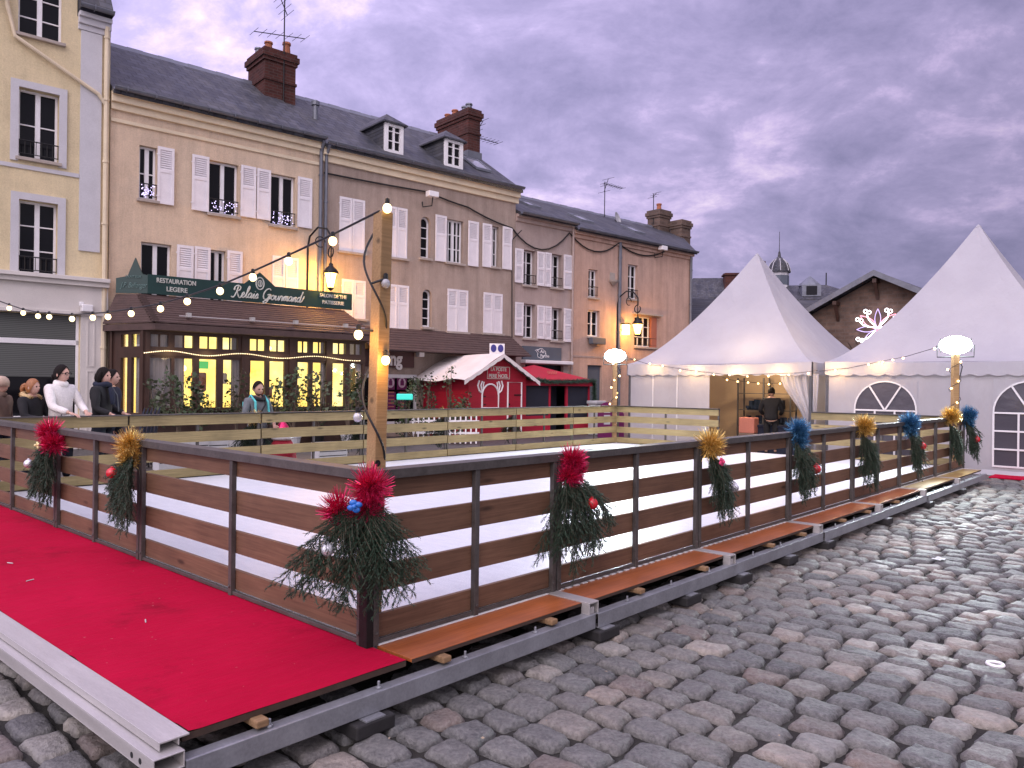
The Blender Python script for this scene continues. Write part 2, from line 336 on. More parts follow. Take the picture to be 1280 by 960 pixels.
    M['leaf'] = pm('shrub_leaf', (.035,.062,.022), .5, 6, .55, 0, fine=.3); M['leaf2'] = pm('olive_leaf', (.075,.095,.05), .4, 6, .6, 0, fine=.3); M['bark'] = pm('bark', (.09,.065,.045), .3, 12, .9)
    M['redwood'] = pm('red_hut_paint', (.30,.006,.022), .2, 3, .55, .3, 12, stretch=(.6,.6,8), fine=.15); M['redcloth'] = pm('red_canopy', (.40,.010,.035), .15, 2, .7)
    M['tarp'] = pm('white_tarp', (.72,.66,.64), .1, 2, .6); M['blind'] = pm('dark_blind', (.02,.022,.035), .2, 4, .6)
    M['purple'] = pm('purple_board', (.14,.012,.085), .1, 4, .5, 0); M['signblue'] = pm('sign_blue', (.035,.03,.20), .05, 4, .4, 0); M['signgrey'] = pm('sign_slate_grey', (.085,.10,.125), .08, 4, .5, 0)
    M['maroon'] = pm('maroon_sign', (.055,.010,.010), .15, 4, .5, 0); M['kiosk'] = pm('grey_white_box', (.45,.45,.46), .1, 5, .6); M['terrac'] = pm('window_red', (.35,.13,.08), .1, 4, .6)
    # people
    M['skin'] = pm('skin', (.56,.34,.26), .08, 12, .5, 0, fine=.05); M['skin2'] = pm('skin_tan', (.44,.26,.19), .08, 12, .5, 0, fine=.05)
    M['h_brown'] = pm('stubble', (.10,.058,.042), .2, 40, .85, 0); M['h_dark'] = pm('dark_hair', (.010,.007,.006), .3, 40, .75, .3, 90, spec=.15); M['h_red'] = pm('auburn_hair', (.30,.115,.035), .3, 40, .45, .3, 90)
    M['c_black'] = pm('black_coat', (.010,.010,.012), .4, 6, .85, 1, 9); M['c_white'] = pm('white_fleece', (.78,.74,.70), .08, 30, .95, .8, 60); M['c_grey'] = pm('grey_hoodie', (.13,.145,.155), .25, 6, .9, 1, 9); M['c_navy'] = pm('navy_scarf', (.012,.016,.035), .3, 12, .9)
    M['c_fur'] = pm('tan_fur_collar', (.55,.40,.20), .3, 30, .95, 1, 60); M['c_turq'] = pm('turquoise_strap', (.10,.52,.52), .1, 10, .8); M['c_jean'] = pm('dark_jeans', (.02,.025,.04), .2, 14, .9); M['c_brown'] = pm('brown_coat', (.17,.115,.085), .2, 10, .9); M['c_beige'] = pm('beige_cap', (.45,.34,.26), .15, 10, .9)
    M['pink'] = pm('pink_box', (.45,.16,.11), .1, 5, .7); M['skate'] = pm('dark_blue_skate', (.012,.022,.045), .35, 12, .5)
make_mats()
# ================================================================ street front
def wall_holes(mb, x0, x1, z0, z1, holes, y=0.0, depth=.28, m=0):
    xs = sorted({x0, x1, *[h[0] for h in holes], *[h[1] for h in holes]}); zs = sorted({z0, z1, *[h[2] for h in holes], *[h[3] for h in holes]})
    xs = [x for x in xs if x0 <= x <= x1]; zs = [z for z in zs if z0 <= z <= z1]
    for i in range(len(xs)-1):
        for j in range(len(zs)-1):
            a, b, c, d = xs[i], xs[i+1], zs[j], zs[j+1]; mx, mz = (a+b)/2, (c+d)/2
            if any(h[0] < mx < h[1] and h[2] < mz < h[3] for h in holes): continue
            mb.quad((a,y,c),(b,y,c),(b,y,d),(a,y,d), m)
    for h in holes:
        a, b, c, d = h[:4]
        mb.quad((a,y,c),(a,y+depth,c),(a,y+depth,d),(a,y,d), m); mb.quad((b,y,d),(b,y+depth,d),(b,y+depth,c),(b,y,c), m)
        mb.quad((a,y,c),(b,y,c),(b,y+depth,c),(a,y+depth,c), m); mb.quad((a,y,d),(a,y+depth,d),(b,y+depth,d),(b,y,d), m)
        if len(h) > 4 and h[4] == 'arch':
            r = (b-a)/2; zc = d-r; n = 8
            for sgn, e in ((-1, a), (1, b)):
                arc = [((a+b)/2+sgn*r*math.cos(q*math.pi/2/n), zc+r*math.sin(q*math.pi/2/n)) for q in range(n+1)]
                poly = arc+[(e, d)]
                mb.prism(poly, lambda p, q, hh: (p, hh, q), y+.001, y+depth-.02, m)
class House:
    def __init__(s, name, label, t0, cat='house', group=None):
        s.t0 = t0; s.root = thing(name, label, cat, F0+dF*t0, A_F, group); s.holes = []; s.todo = []
    def rc(s, x0, x1, y0, y1, off=0): 
        a, b, c, d = rect(x0, x1, y0, y1, off); return a-s.t0, b-s.t0, c, d
    def window(s, r, rows=2, cols=2, arch=False, glass='glass', rail=None, sill=True, frame='white', mull=.055, deep=.17):
        a, b, c, d = r; s.holes.append((a, b, c, d, 'arch') if arch else (a, b, c, d))
        f = MB(); y0, y1 = deep-.03, deep+.03; w = .055
        f.box(a, a+w, y0, y1, c, d); f.box(b-w, b, y0, y1, c, d); f.box(a+w, b-w, y0, y1, c, c+w*1.3)
        if not arch: f.box(a+w, b-w, y0, y1, d-w, d)
        else:
            rr = (b-a)/2; zc = d-rr; n = 10
            for k in range(n):
                q0, q1 = math.pi*k/n, math.pi*(k+1)/n
                P = [((a+b)/2+q*math.cos(t), zc+q*math.sin(t)) for q, t in ((rr-w,q0),(rr,q0),(rr,q1),(rr-w,q1))]
                f.prism(P, lambda p, q, h: (p, h, q), y0, y1)
        for k in range(1, cols):
            x = a+(b-a)*k/cols; mw = mull if k*2 == cols or cols == 2 else .02
            f.box(x-mw, x+mw, y0-.012, y1, c+w*1.3, d-w*(0 if arch else 1))
        for k in range(1, rows):
            z = c+(d-c)*k/rows; f.box(a+w, b-w, y0+.012, y1-.012, z-.016, z+.016)
        wn = f.build('window', M[frame], s.root, bevel=.006)
        MB().box(a+.02, b-.02, deep+.012, deep+.02, c+.02, d-.02 if not arch else d-(b-a)*.1).build('pane', M[glass], wn)
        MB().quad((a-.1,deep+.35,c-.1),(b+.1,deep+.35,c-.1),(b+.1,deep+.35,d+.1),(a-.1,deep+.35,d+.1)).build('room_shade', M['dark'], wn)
        if sill: MB().box(a-.06, b+.06, -.10, deep-.032, c-.075, c+.004).build('sill', M['sill'], wn, bevel=.01)
        if rail:
            k = MB(); zr = c+rail
            k.tube([(a+.01,-.03,zr),(b-.01,-.03,zr)], .016); k.tube([(a+.01,-.03,c+.1),(b-.01,-.03,c+.1)], .012)
            n = max(3, int((b-a)/.11))
            for i in range(n+1):
                x = a+.02+(b-a-.04)*i/n; k.tube([(x,-.03,c+.1),(x,-.03,zr)], .008, 4)
            k.build('window_rail', M['iron'], wn)
        return wn
    def shutter(s, r, louvre=False, split=.42, closed=False):
        a, b, c, d = r; y0, y1 = (-.015, .03) if closed else (-.075, -.035)
        f = MB(); w = min(.07, (b-a)*.16)
        f.box(a+.004, a+w, y0, y1, c, d); f.box(b-w, b-.004, y0, y1, c, d)
        zm = c+(d-c)*(1-split)
        for z0, z1 in ((c, c+.09), (zm-.04, zm+.04), (d-.08, d)): f.box(a+w, b-w, y0, y1, z0, z1)
        for z0, z1, lv in ((c+.09, zm-.04, louvre), (zm+.04, d-.08, True)):
            if lv:
                n = max(4, int((z1-z0)/.055))
                for i in range(n):
                    z = z0+(z1-z0)*(i+.5)/n; h = (z1-z0)/n*.46
                    f.add([(a+w,y0+.006,z-h),(b-w,y0+.006,z-h),(b-w,y1-.006,z+h*.7),(a+w,y1-.006,z+h*.7)], [(0,1,2,3)])
                f.box(a+w, b-w, y1-.005, y1-.002, z0, z1)
            else: f.box(a+w, b-w, y0+.014, y1, z0, z1)
        for z in (c+.2, d-.22): f.box(a-.03, a+.06, y0-.012, y0-.002, z-.018, z+.018)
        return f.build('shutter', M['shut'], s.root)
    def closed_pair(s, r, louvre=False):
        a, b, c, d = r; m = (a+b)/2
        s.holes.append((a, b, c, d))
        MB().box(a, b, .06, .10, c, d).build('shutter_backing', M['dark'], s.root)
        s.shutter((a, m-.004, c, d), closed=True); s.shutter((m+.004, b, c, d), closed=True)
        MB().box(a-.06, b+.06, -.09, .02, c-.08, c-.004).build('sill', M['sill'], s.root, bevel=.01)
    def body(s, w, zt, mat, back=8.0, z0=0.0, y=0.0):
        mb = MB(); wall_holes(mb, 0, w, z0, zt, s.holes, y)
        mb.quad((0,y,z0),(0,y,zt),(0,back,zt),(0,back,z0)); mb.quad((w,y,z0),(w,back,z0),(w,back,zt),(w,y,zt)); mb.quad((0,back,z0),(0,back,zt),(w,back,zt),(w,back,z0))
        s.wall = mb.build('wall', mat, s.root); return s.wall
    def roof(s, x0, x1, ze, zr, yr=4.0, back=8.0, over=.28, x1r=None, slate='slate', g0=True, g1=True, wall=None):
        x1r = x1 if x1r is None else x1r; t = .12
        k = (zr-ze)/yr; zo = ze-k*over
        P = lambda x, y: (x, y, ze+k*y if y <= yr else zr-(zr-ze)*(y-yr)/(back-yr))
        mb = MB(); vs = []
        for dz in (0, t):
            vs += [(x0,-over,zo+dz),(x1,-over,zo+dz),(x1r,yr,zr+dz),(x0,yr,zr+dz),(x0,back+over,ze-k*over+dz),(x1,back+over,ze-k*over+dz)]
        mb.add(vs, [(6,7,8,9),(9,8,11,10),(3,2,1,0),(4,5,2,3),(0,1,7,6),(1,2,8,7),(2,5,11,8),(0,6,9,3),(3,9,10,4),(4,10,11,5)])
        r = mb.build('roof', M[slate], s.root)
        g = MB()
        n = int((x1r-x0)/.45)
        for i in range(n):
            a, b = x0+(x1r-x0)*i/n, x0+(x1r-x0)*(i+1)/n
            g.add([(a,yr-.14,zr+t-.09),(b,yr-.14,zr+t-.09),(b,yr,zr+t+.07+.012*(i%2)),(a,yr,zr+t+.07+.012*(i%2)),(a,yr+.14,zr+t-.09),(b,yr+.14,zr+t-.09)], [(0,1,2,3),(3,2,5,4)])
        g.build('ridge_tiles', M['lead'], r)
        if wall:
            gm = MB()
            for xx in (x0+.02, x1-.02): gm.add([(xx,0,ze-.3),(xx,back,ze-.3),(xx,yr,zr)], [(0,1,2)])
            gm.build('gable_wall', wall, s.root)
        return r
    def gutter(s, x0, x1, z, y=-.36):
        mb = MB(); n = 7
        prof = [(y+.075*math.cos(math.pi+math.pi*i/n)+.0, z+.075*math.sin(math.pi+math.pi*i/n)) for i in range(n+1)]
        for i in range(n):
            (ya,za),(yb,zb) = prof[i], prof[i+1]
            mb.quad((x0,ya,za),(x1,ya,za),(x1,yb,zb),(x0,yb,zb))
        mb.box(x0, x1, y-.09, y-.07, z-.012, z+.012)
        k = mb; nn = int((x1-x0)/.7)
        for i in range(nn): 
            x = x0+.3+i*.7; k.box(x-.012, x+.012, y-.095, y+.09, z-.085, z-.078); k.box(x-.012,x+.012,y-.102,y-.092,z-.08,z+.03)
        return mb.build('gutter', M['lead'], s.root)
    def cornice(s, x0, x1, z, steps, mat):
        mb = MB()
        for dz0, dz1, p in steps: mb.box(x0, x1, -p, .02, z+dz0, z+dz1)
        return mb.build('cornice', mat, s.root, bevel=.012)
    def pipe(s, x, z0, z1, mat='lead', r=.05, y=-.09, top=None):
        mb = MB(); pts = [(x,y,z0),(x,y,z1)]
        if top: pts += top
        mb.tube(pts, r, 8)
        z = z0+.8
        while z < z1: mb.tube([(x,y,z-.025),(x,y,z+.025)], r*1.35, 8); z += 1.6
        return mb.build('downpipe', M[mat], s.root, smooth=False)
    def chimney(s, x0, x1, y0, y1, z0, z1, pots, mat='brick', steps=None):
        mb = MB(); mb.box(x0, x1, y0, y1, z0, z1-.42)
        mb.box(x0-.05, x1+.05, y0-.05, y1+.05, z1-.42, z1-.30); mb.box(x0-.10, x1+.10, y0-.10, y1+.10, z1-.30, z1-.12); mb.box(x0-.04, x1+.04, y0-.04, y1+.04, z1-.12, z1)
        zb = z0+(z1-z0)*.55; mb.box(x0-.035, x1+.035, y0-.035, y1+.035, zb, zb+.09)
        c = mb.build('chimney', M[mat], s.root)
        MB().box(x0-.06, x1+.06, y0-.06, y1+.06, z0, z0+.55).build('flashing', M['lead'], c)
        for (px, py, h, mt) in pots:
            MB().lathe([(.14,z1),(.115,z1+h*.8),(.15,z1+h*.82),(.14,z1+h),(.10,z1+h)], (px,py,0), 10).build('chimney_pot', M[mt], c, smooth=False)
        return c
    def dormer(s, x0, x1, y, z0, z1, rk):
        # slate cheeks + hipped roof, white window front
        yb = y+(z1+.25-z0)/rk
        mb = MB(); mb.add([(x0,y,z0-.3),(x0,y,z1),(x0,yb,z1),(x1,y,z0-.3),(x1,y,z1),(x1,yb,z1)], [(0,1,2),(5,4,3)])
        d = mb.build('dormer', M['slate2'], s.root)
        xm = (x0+x1)/2; e = .12; zr = z1+.42
        k = MB(); k.add([(x0-e,y-.15,z1-.02),(x1+e,y-.15,z1-.02),(xm,y+.45,zr),(xm,yb+.5,zr),(x0-e,yb,z1-.02),(x1+e,yb,z1-.02),(x0-e,y-.15,z1-.07),(x1+e,y-.15,z1-.07),(x0-e,yb,z1-.07),(x1+e,yb,z1-.07)],
              [(0,1,2),(0,2,3,4),(1,5,3,2),(0,6,7,1),(6,0,4,8),(1,7,9,5),(6,8,9,7)])
        k.build('dormer_roof', M['slate2'], d)
        f = MB(); w = .13
        f.box(x0,x0+w,y-.06,y+.05,z0-.1,z1-.03); f.box(x1-w,x1,y-.06,y+.05,z0-.1,z1-.03); f.box(x0+w,x1-w,y-.06,y+.05,z1-.16,z1-.03); f.box(x0+w,x1-w,y-.07,y+.05,z0-.1,z0+.03)
        f.box(xm-.035,xm+.035,y-.03,y+.04,z0,z1-.14)
        for q in (.35,.68): f.box(x0+w,x1-w,y-.015,y+.03,z0+(z1-z0)*q-.015,z0+(z1-z0)*q+.015)
        f.build('dormer_window', M['white'], d)
        MB().box(x0+.03,x1-.03,y+.032,y+.04,z0,z1-.1).build('pane', M['glass'], d)
    def skylight(s, x0, x1, y0, y1, ze, rk):
        z = lambda y: ze+rk*y+.12
        mb = MB()
        for a,b,c,d in ((x0,x1,y0,y0+.06),(x0,x1,y1-.06,y1),(x0,x0+.06,y0+.06,y1-.06),(x1-.06,x1,y0+.06,y1-.06)):
            mb.add([(a,c,z(c)),(b,c,z(c)),(b,d,z(d)),(a,d,z(d)),(a,c,z(c)+.09),(b,c,z(c)+.09),(b,d,z(d)+.09),(a,d,z(d)+.09)], [(4,5,6,7),(0,1,5,4),(1,2,6,5),(2,3,7,6),(3,0,4,7)])
        o = mb.build('skylight', M['lead'], s.root)
        MB().quad((x0+.05,y0+.05,z(y0+.05)+.06),(x1-.05,y0+.05,z(y0+.05)+.06),(x1-.05,y1-.05,z(y1-.05)+.06),(x0+.05,y1-.05,z(y1-.05)+.06)).build('pane', M['skyglass'], o)
g = NT('skylight_glass'); g.set((.25,.25,.29), .12, 0, None, .9); M['skyglass'] = g.mat
def text_mesh(body, size, parent, M4, mat, shear=0.0, ext=.006, align='CENTER', name='lettering', bold=0, width=None, space=1.0):
    c = bpy.data.curves.new(name, 'FONT'); c.body = body; c.size = size; c.shear = shear; c.extrude = ext; c.align_x = align; c.align_y = 'CENTER'; c.offset = bold; c.space_character = space
    o = bpy.data.objects.new(name, c); COL.objects.link(o)
    bpy.context.view_layer.update()
    me = bpy.data.meshes.new_from_object(o.evaluated_get(bpy.context.evaluated_depsgraph_get()))
    bpy.data.objects.remove(o)
    xs = [v.co.x for v in me.vertices]
    if width and xs:
        k = width/(max(xs)-min(xs))
        for v in me.vertices: v.co.x *= k
    me.transform(M4); me.materials.clear(); me.materials.append(M[mat]); me.name = name
    ob = bpy.data.objects.new(name, me); COL.objects.link(ob); ob.parent = parent
    return ob
def face_M(x, y, z, rz=0): return Matrix.Translation((x,y,z)) @ Matrix.Rotation(rz,4,'Z') @ Matrix.Rotation(R(90),4,'X')

tA = 0.0
tB = fp(402,195)[0]; tC = fp(645,245)[0]; tD = fp(716,284)[0]; tE = fp(863,318)[0]
ZE = 9.12; ZR = 11.95; RK = (ZR-ZE)/4.0
# ---- cream house at the left edge
L = House('cream_house', 'pale yellow rendered townhouse with grey corner strip above a closed white shopfront', -8.0)
w = 8.0-.02
for (x0,x1,y0,y1) in ((24,75,112,199),(24,73,251,343)):
    r = L.rc(x0,x1,y0,y1,-.12)
    wn = L.window(r, 3 if y0>200 else 2, 2, rail=.42, deep=.2)
    a,b,c,d = r; t = MB()
    for q in ((a-.17,a,c-.1,d+.17),(b,b+.17,c-.1,d+.17),(a,b,d,d+.17)): t.box(q[0],q[1],-.045,.0,q[2],q[3])
    t.build('window_surround', M['greytrim'], wn)
for xx in (-3.1,-5.4):   # further bays off to the left
    for (y0,y1) in ((112,199),(251,343)):
        r = L.rc(24,75,y0,y1,-.12); L.window((r[0]+xx+.4,r[1]+xx+.4,r[2],r[3]), 2, 2, rail=.42, deep=.2)
rd = L.rc(24,80,-30,46,-.12)
L.window((rd[0],rd[1],rd[2],rd[3]), 3, 2, deep=.2)
ra = L.rc(0,100,392,520,-.12)
shop = (w-4.6, ra[1], .75, ra[3]); L.holes.append(shop)
Lz = L.rc(100,140,22,36)[3]-.1
a,b = rd[0]-.5, rd[1]+.32; zsp = shop[3]+.3
mb = MB(); wall_holes(mb, 0, w, 0, zsp, [shop])
up = [h for h in L.holes if h[2] > zsp]
wall_holes(mb, 0, a, zsp, Lz, [h for h in up if h[1] < a]); wall_holes(mb, b, w, zsp, Lz, [h for h in up if h[0] > b])
wall_holes(mb, a, b, zsp, rd[3]+.5, [h for h in up if a < h[0] and h[1] < b])
for xx, s_ in ((0,1),(w,-1)): mb.quad((xx,0,0),(xx,8,0),(xx,8,Lz),(xx,0,Lz))
mb.quad((a,0,Lz),(a,3,Lz),(a,3,rd[3]+.5),(a,0,rd[3]+.5)); mb.quad((b,0,Lz),(b,3,Lz),(b,3,rd[3]+.5),(b,0,rd[3]+.5))
mb.quad((0,8,0),(w,8,0),(w,8,Lz),(0,8,Lz))
L.wall = mb.build('wall', M['cream'], L.root)
# steep slate mansard either side of the wall dormer
for (xa,xb) in ((0,a-.02),(b+.02,w)):
    m2 = MB(); zt = Lz+.28
    m2.add([(xa,-.3,zt-.05),(xb,-.3,zt-.05),(xb,1.9,zt+3.4),(xa,1.9,zt+3.4),(xb,6,zt+4.2),(xa,6,zt+4.2),(xa,-.3,zt-.15),(xb,-.3,zt-.15),(xb,8,zt-.15),(xa,8,zt-.15)], [(0,1,2,3),(3,2,4,5),(0,6,7,1),(1,7,8,4,2),(0,3,5,9,6)])
    m2.build('roof', M['slate'], L.root)
    L.cornice(xa, xb, Lz, ((-.32,-.18,.06),(-.18,-.02,.12),(-.02,.10,.20)), M['greytrim'])
    L.gutter(xa, xb, Lz+.2)
q = L.rc(100,125,150,340,-.12); MB().box(q[0],w-.2,-.04,-.001,5.05,Lz-.33).build('corner_strip', M['greytrim'], L.root)
MB().box(0,q[0]-.01,-.03,-.001,L.rc(0,100,205,212)[2]-.05,L.rc(0,100,205,212)[2]+.05).build('string_course', M['greytrim'], L.root)
L.pipe(w-.1, 0.2, Lz-.1, 'cream_trim', .06)
p1 = L.rc(8,9,30,40); p2 = L.rc(122,123,118,119); pm_ = L.rc(12,13,44,45)
MB().tube([(p1[0],-.2,Lz+.1),(p1[0],-.09,Lz-.25),(pm_[0]+.1,-.09,pm_[2]),(p2[0],-.09,p2[2]),(w-.1,-.09,p2[2]-.25)], .05, 8).build('diagonal_pipe', M['cream_trim'], L.root)
zf0, zf1 = ra[3]+.02, L.rc(0,100,350,354)[2]
fa = MB(); fa.box(0,w,-.10,-.002,zf0,zf1); fa.box(0,w,-.22,-.002,zf1,zf1+.12); fa.box(0,w,-.30,-.002,zf1+.12,zf1+.22); fa.box(0,w,-.14,-.002,zf0,zf0+.1)
fa.build('shop_fascia', M['shopcream'], L.root, bevel=.01)
pl = MB(); x0 = ra[1]+.02
pl.box(x0,w-.16,-.08,-.002,0,zf0)
for z0,z1 in ((.3,2.0),(2.1,zf0-.12)):
    for bx in ((x0+.14,x0+.17,z0,z1),(w-.33,w-.30,z0,z1),(x0+.17,w-.33,z0,z0+.03),(x0+.17,w-.33,z1-.03,z1)): pl.box(bx[0],bx[1],-.095,-.08,bx[2],bx[3])
pl.build('pilaster', M['shopcream'], L.root)
MB().box(0,shop[0],-.05,-.002,0,zf0).build('shop_panel', M['shopcream'], L.root)
zt = L.rc(0,100,425,430)
sf = MB(); sf.box(shop[0],shop[1],.04,.12,zt[2],zt[3]+.03); sf.box(shop[0],shop[1],.04,.12,.75,.86); sf.box(shop[1]-.07,shop[1],.04,.12,.86,shop[3]); sf.box(shop[0],shop[0]+.07,.04,.12,.86,shop[3])
sfo = sf.build('shop_window', M['white'], L.root, bevel=.008)
MB().box(shop[0],shop[1],.07,.08,.8,shop[3]).build('pane', M['glass'], sfo)
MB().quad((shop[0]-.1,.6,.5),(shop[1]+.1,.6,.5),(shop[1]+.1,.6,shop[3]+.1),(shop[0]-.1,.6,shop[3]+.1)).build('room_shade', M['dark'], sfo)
gb = NT('grey_blind'); wv = gb.n('ShaderNodeTexWave'); wv.bands_direction = 'Z'; wv.inputs['Scale'].default_value = 7; gb.l(gb.coord(), wv.inputs['Vector']); gb.set(gb.ramp(wv.outputs['Fac'], [(.2,(.06,.065,.06)),(.8,(.12,.125,.115))]), .7)
zb2 = L.rc(0,100,470,471)[2]
MB().box(shop[0]+.08,shop[1]-.08,.062,.066,zb2,zt[2]-.01).box(shop[0]+.08,shop[1]-.08,.062,.066,zt[3]+.04,shop[3]-.02).build('blind', gb.mat, sfo)
MB().box(shop[0],shop[1]-.02,-.06,-.002,0,.75).build('stall_riser', M['shopcream'], L.root)
al = L.rc(101,115,381,390,-.2)
tag(MB().box(al[0],al[1],-.34,-.11,al[2],al[3]).box(al[0]-.05,al[0]+.05,-.30,-.22,al[3]-.05,al[3]+.06).build('alarm_box', M['white'], bevel=.02, loc=L.root.location, rz=A_F), 'white alarm box on the pale fascia above the closed shop window', 'alarm box')

# ---- house with the tea room
A = House('tea_room_house', 'tan rendered townhouse with white shutters and a lit timber tea room under a green signboard', 0.0)
wA = tB-.01
def nets(wn, r):
    mb = MB(); random.seed(int(r[0]*100))
    for i in range(34): mb.sphere((random.uniform(r[0]+.05,r[1]-.05), -.05, random.uniform(r[2]+.05,r[2]+.38)), .016, 5, 3)
    mb.build('fairy_lights', M['lilac'], wn)
r = A.rc(174,196,183,250); nets(A.window(r, 2, 2, rail=.42), r); A.shutter(A.rc(196,217,185,256))
r = A.rc(261,298,203,269); nets(A.window(r, 1, 2, rail=.42), r); A.shutter(A.rc(239,260.5,195,264)); A.shutter(A.rc(300,319,208,272))
r = A.rc(338,369,219,283); nets(A.window(r, 1, 2, rail=.42), r); A.shutter(A.rc(320,337.5,212,275)); A.shutter(A.rc(371,389,222.5,285))
A.window(A.rc(176,214,304,374), 1, 2); A.shutter(A.rc(220,241,307,378)); A.shutter(A.rc(242,262,309,380))
A.window(A.rc(263,282,313,381), 1, 2); A.shutter(A.rc(283,302,314,382))
A.closed_pair(A.rc(340,373,321,385))
door = (1.0, wA-1.2, .3, 3.3); A.holes.append((1.0, 6.2, .2, 2.95))
A.body(wA, ZE, M['tan'])
A.roof(0, wA, ZE+.22, ZR, slate='slate', wall=M['tan'])
A.cornice(0, wA, ZE, ((-.62,-.52,.05),(-.30,-.12,.08),(-.12,.05,.18),(.05,.17,.27)), M['cream_trim'])
A.gutter(0, wA, ZE+.2)
A.chimney(5.35, 6.45, 2.9, 4.3, 10.6, 13.0, [(5.6,3.2,.3,'pot'),(6.2,3.1,.42,'pot'),(5.55,3.9,.3,'lead'),(6.25,3.9,.35,'pot')])
MB().lathe([(.09,10.5),(.09,11.1),(.14,11.12),(.14,11.25),(.05,11.3)], (6.75,2.0,0), 10).build('roof_vent', M['lead'], A.root)
A.pipe(wA-.05, 4.2, ZE-.2, 'lead', .055, top=[(wA-.05,-.3,ZE+.1)])
# timber front
YF = -1.6
def tx(px, off=YF): return fp(px, 470, off)[0]
xl, xr = tx(180), tx(456)
zs0, zs1, zt0, zt1, zE = 1.08, 2.34, 2.62, 2.93, 3.18
bays = [((187,214),(188,210)),((218,241),(218,241)),((249,271),(249,271.5)),((279,301),(278,296.6)),((312.5,331.5),(312,331)),((337,355.5),(337,356)),((372,386),(372,385)),((391,410),(391,406)),((415,430.5),(415,432)),((437,453),(437,451))]
sfm = MB(); holes = []
for (m0,m1),(t0,t1) in bays:
    holes.append((tx(m0),tx(m1),zs0,zs1)); holes.append((tx(t0),tx(t1),zt0,zt1))
wall_holes(sfm, xl, xr, 0, zE, holes, YF, .09)
sfm.quad((.02,-.26,0),(.02,0,0),(.02,0,zE),(.02,-.26,zE)); sfm.quad((xr,YF,0),(xr,0,0),(xr,0,zE),(xr,YF,zE)); sfm.quad((xr,YF,zE),(xr,0,zE),(xl,0,zE),(xl,YF,zE))  # first quad added to block room light leaking past the bay
for px in (181,306,365,411): x = tx(px); sfm.box(x-.1 if px!=181 else x, x+.1, YF-.045, YF-.001, 0, zE)
sfm.box(xl, xr, YF-.06, YF-.001, zs0-.09, zs0); sfm.box(xl, xr, YF-.03, YF-.001, zs1+.06, zt0-.06); sfm.box(xl,xr,YF-.05,YF-.001,zE-.2,zE)
front = sfm.build('shopfront', M['timber'], A.root)
# chamfered left bay with the door
cb_, ca_ = Vector((xl, YF, 0)), Vector((.02, -.25, 0)); cv = cb_-ca_; cl = cv.length; cang = math.atan2(cv.y, cv.x)
CM = Matrix.Translation(ca_) @ Matrix.Rotation(cang, 4, 'Z')
def chm(mb):
    mb.v = [tuple(CM@Vector(p)) for p in mb.v]; return mb
ch = MB(); chol = [(cl*.30,cl*.50,.95,zs1),(cl*.62,cl*.86,.95,zs1),(cl*.30,cl*.52,zt0,zt1),(cl*.62,cl*.86,zt0,zt1)]
wall_holes(ch, 0, cl, 0, zE, chol, 0, .08); ch.box(0,.1,-.04,-.001,0,zE); ch.box(cl-.09,cl,-.04,-.001,0,zE)
chm(ch).build('shop_door_bay', M['timber'], A.root)
for i, h in enumerate(chol):
    a,b,c,d = h; pn = MB(); pn.box(a,b,.05,.056,c,d); 
    chm(pn).build('door_pane', M['clear'], front)
cw = MB(); cw.box(cl*.66,cl*.84,.10,.12,.95,zt1); chm(cw).build('curtain', M['curtain'], front)
for (m0,m1),(t0,t1) in bays:
    a,b = tx(m0),tx(m1); MB().box(a,b,YF+.05,YF+.056,zs0,zs1).build('pane', M['clear'], front)
    a,b = tx(t0),tx(t1); pn = MB().box(a,b,YF+.05,YF+.056,zt0,zt1).build('transom_pane', M['clear'], front)
    bar = MB(); x = (a+b)/2; bar.box(x-.022,x+.022,YF+.03,YF+.048,zt0,zt1); bar.build('glazing_bar', M['timber'], front)
# room behind the panes
rm = MB(); rm.quad((.3,-.5,.1),(xr-.05,-.5,.1),(xr-.05,-.5,zE),(.3,-.5,zE))
rm.build('lit_room', M['litroom'], front)
def curt(px0, px1, z0=zs0-.1, z1=zt1+.05, y=YF+.16):
    a, b = tx(px0), tx(px1); n = 14
    MB().grid(lambda u,v: (a+(b-a)*u, y+.035*math.sin(u*n*1.9)+.02*math.sin(u*37), z0+(z1-z0)*v), 40, 1).build('curtain', M['curtain'], front, smooth=True)
for c in ((186,233),(295,303),(292,300),(404,413),(433,437),(448,456)): curt(*c)
rnd = random.Random(4)
gm = MB(); gm.box(tx(251),tx(269),YF+.5,YF+.52,2.1,2.3); gm.build('green_shop_board', emit('green_board',(.1,.7,.15),.7,(.05,.4,.1)), front)
for px,z,wd,h,c in ((262,1.5,.28,.5,'terrac'),(258,1.3,.3,.3,'white'),(320,1.45,.2,.5,'white'),(322,2.0,.12,.5,'terrac'),(290,1.7,.22,.3,'white'),(285,1.4,.12,.3,'c_brown'),(345,1.3,.35,.3,'terrac'),(380,1.3,.3,.4,'c_brown'),(421,1.6,.10,.9,'c_brown'),(424,1.3,.2,.3,'white'),(255,1.85,.2,.15,'t_red')):
    x = tx(px); MB().box(x-wd/2,x+wd/2,YF+.6,YF+.75,z,z+h).build('shop_display', M[c], front, bevel=.04)
MB().sphere((tx(236),YF+.45,2.1),.09,10,8).build('ceiling_lamp', M['minibulb'], front)
MB().sphere((tx(345),YF+.45,2.72),.06,10,8).build('ceiling_lamp', M['minibulb'], front)
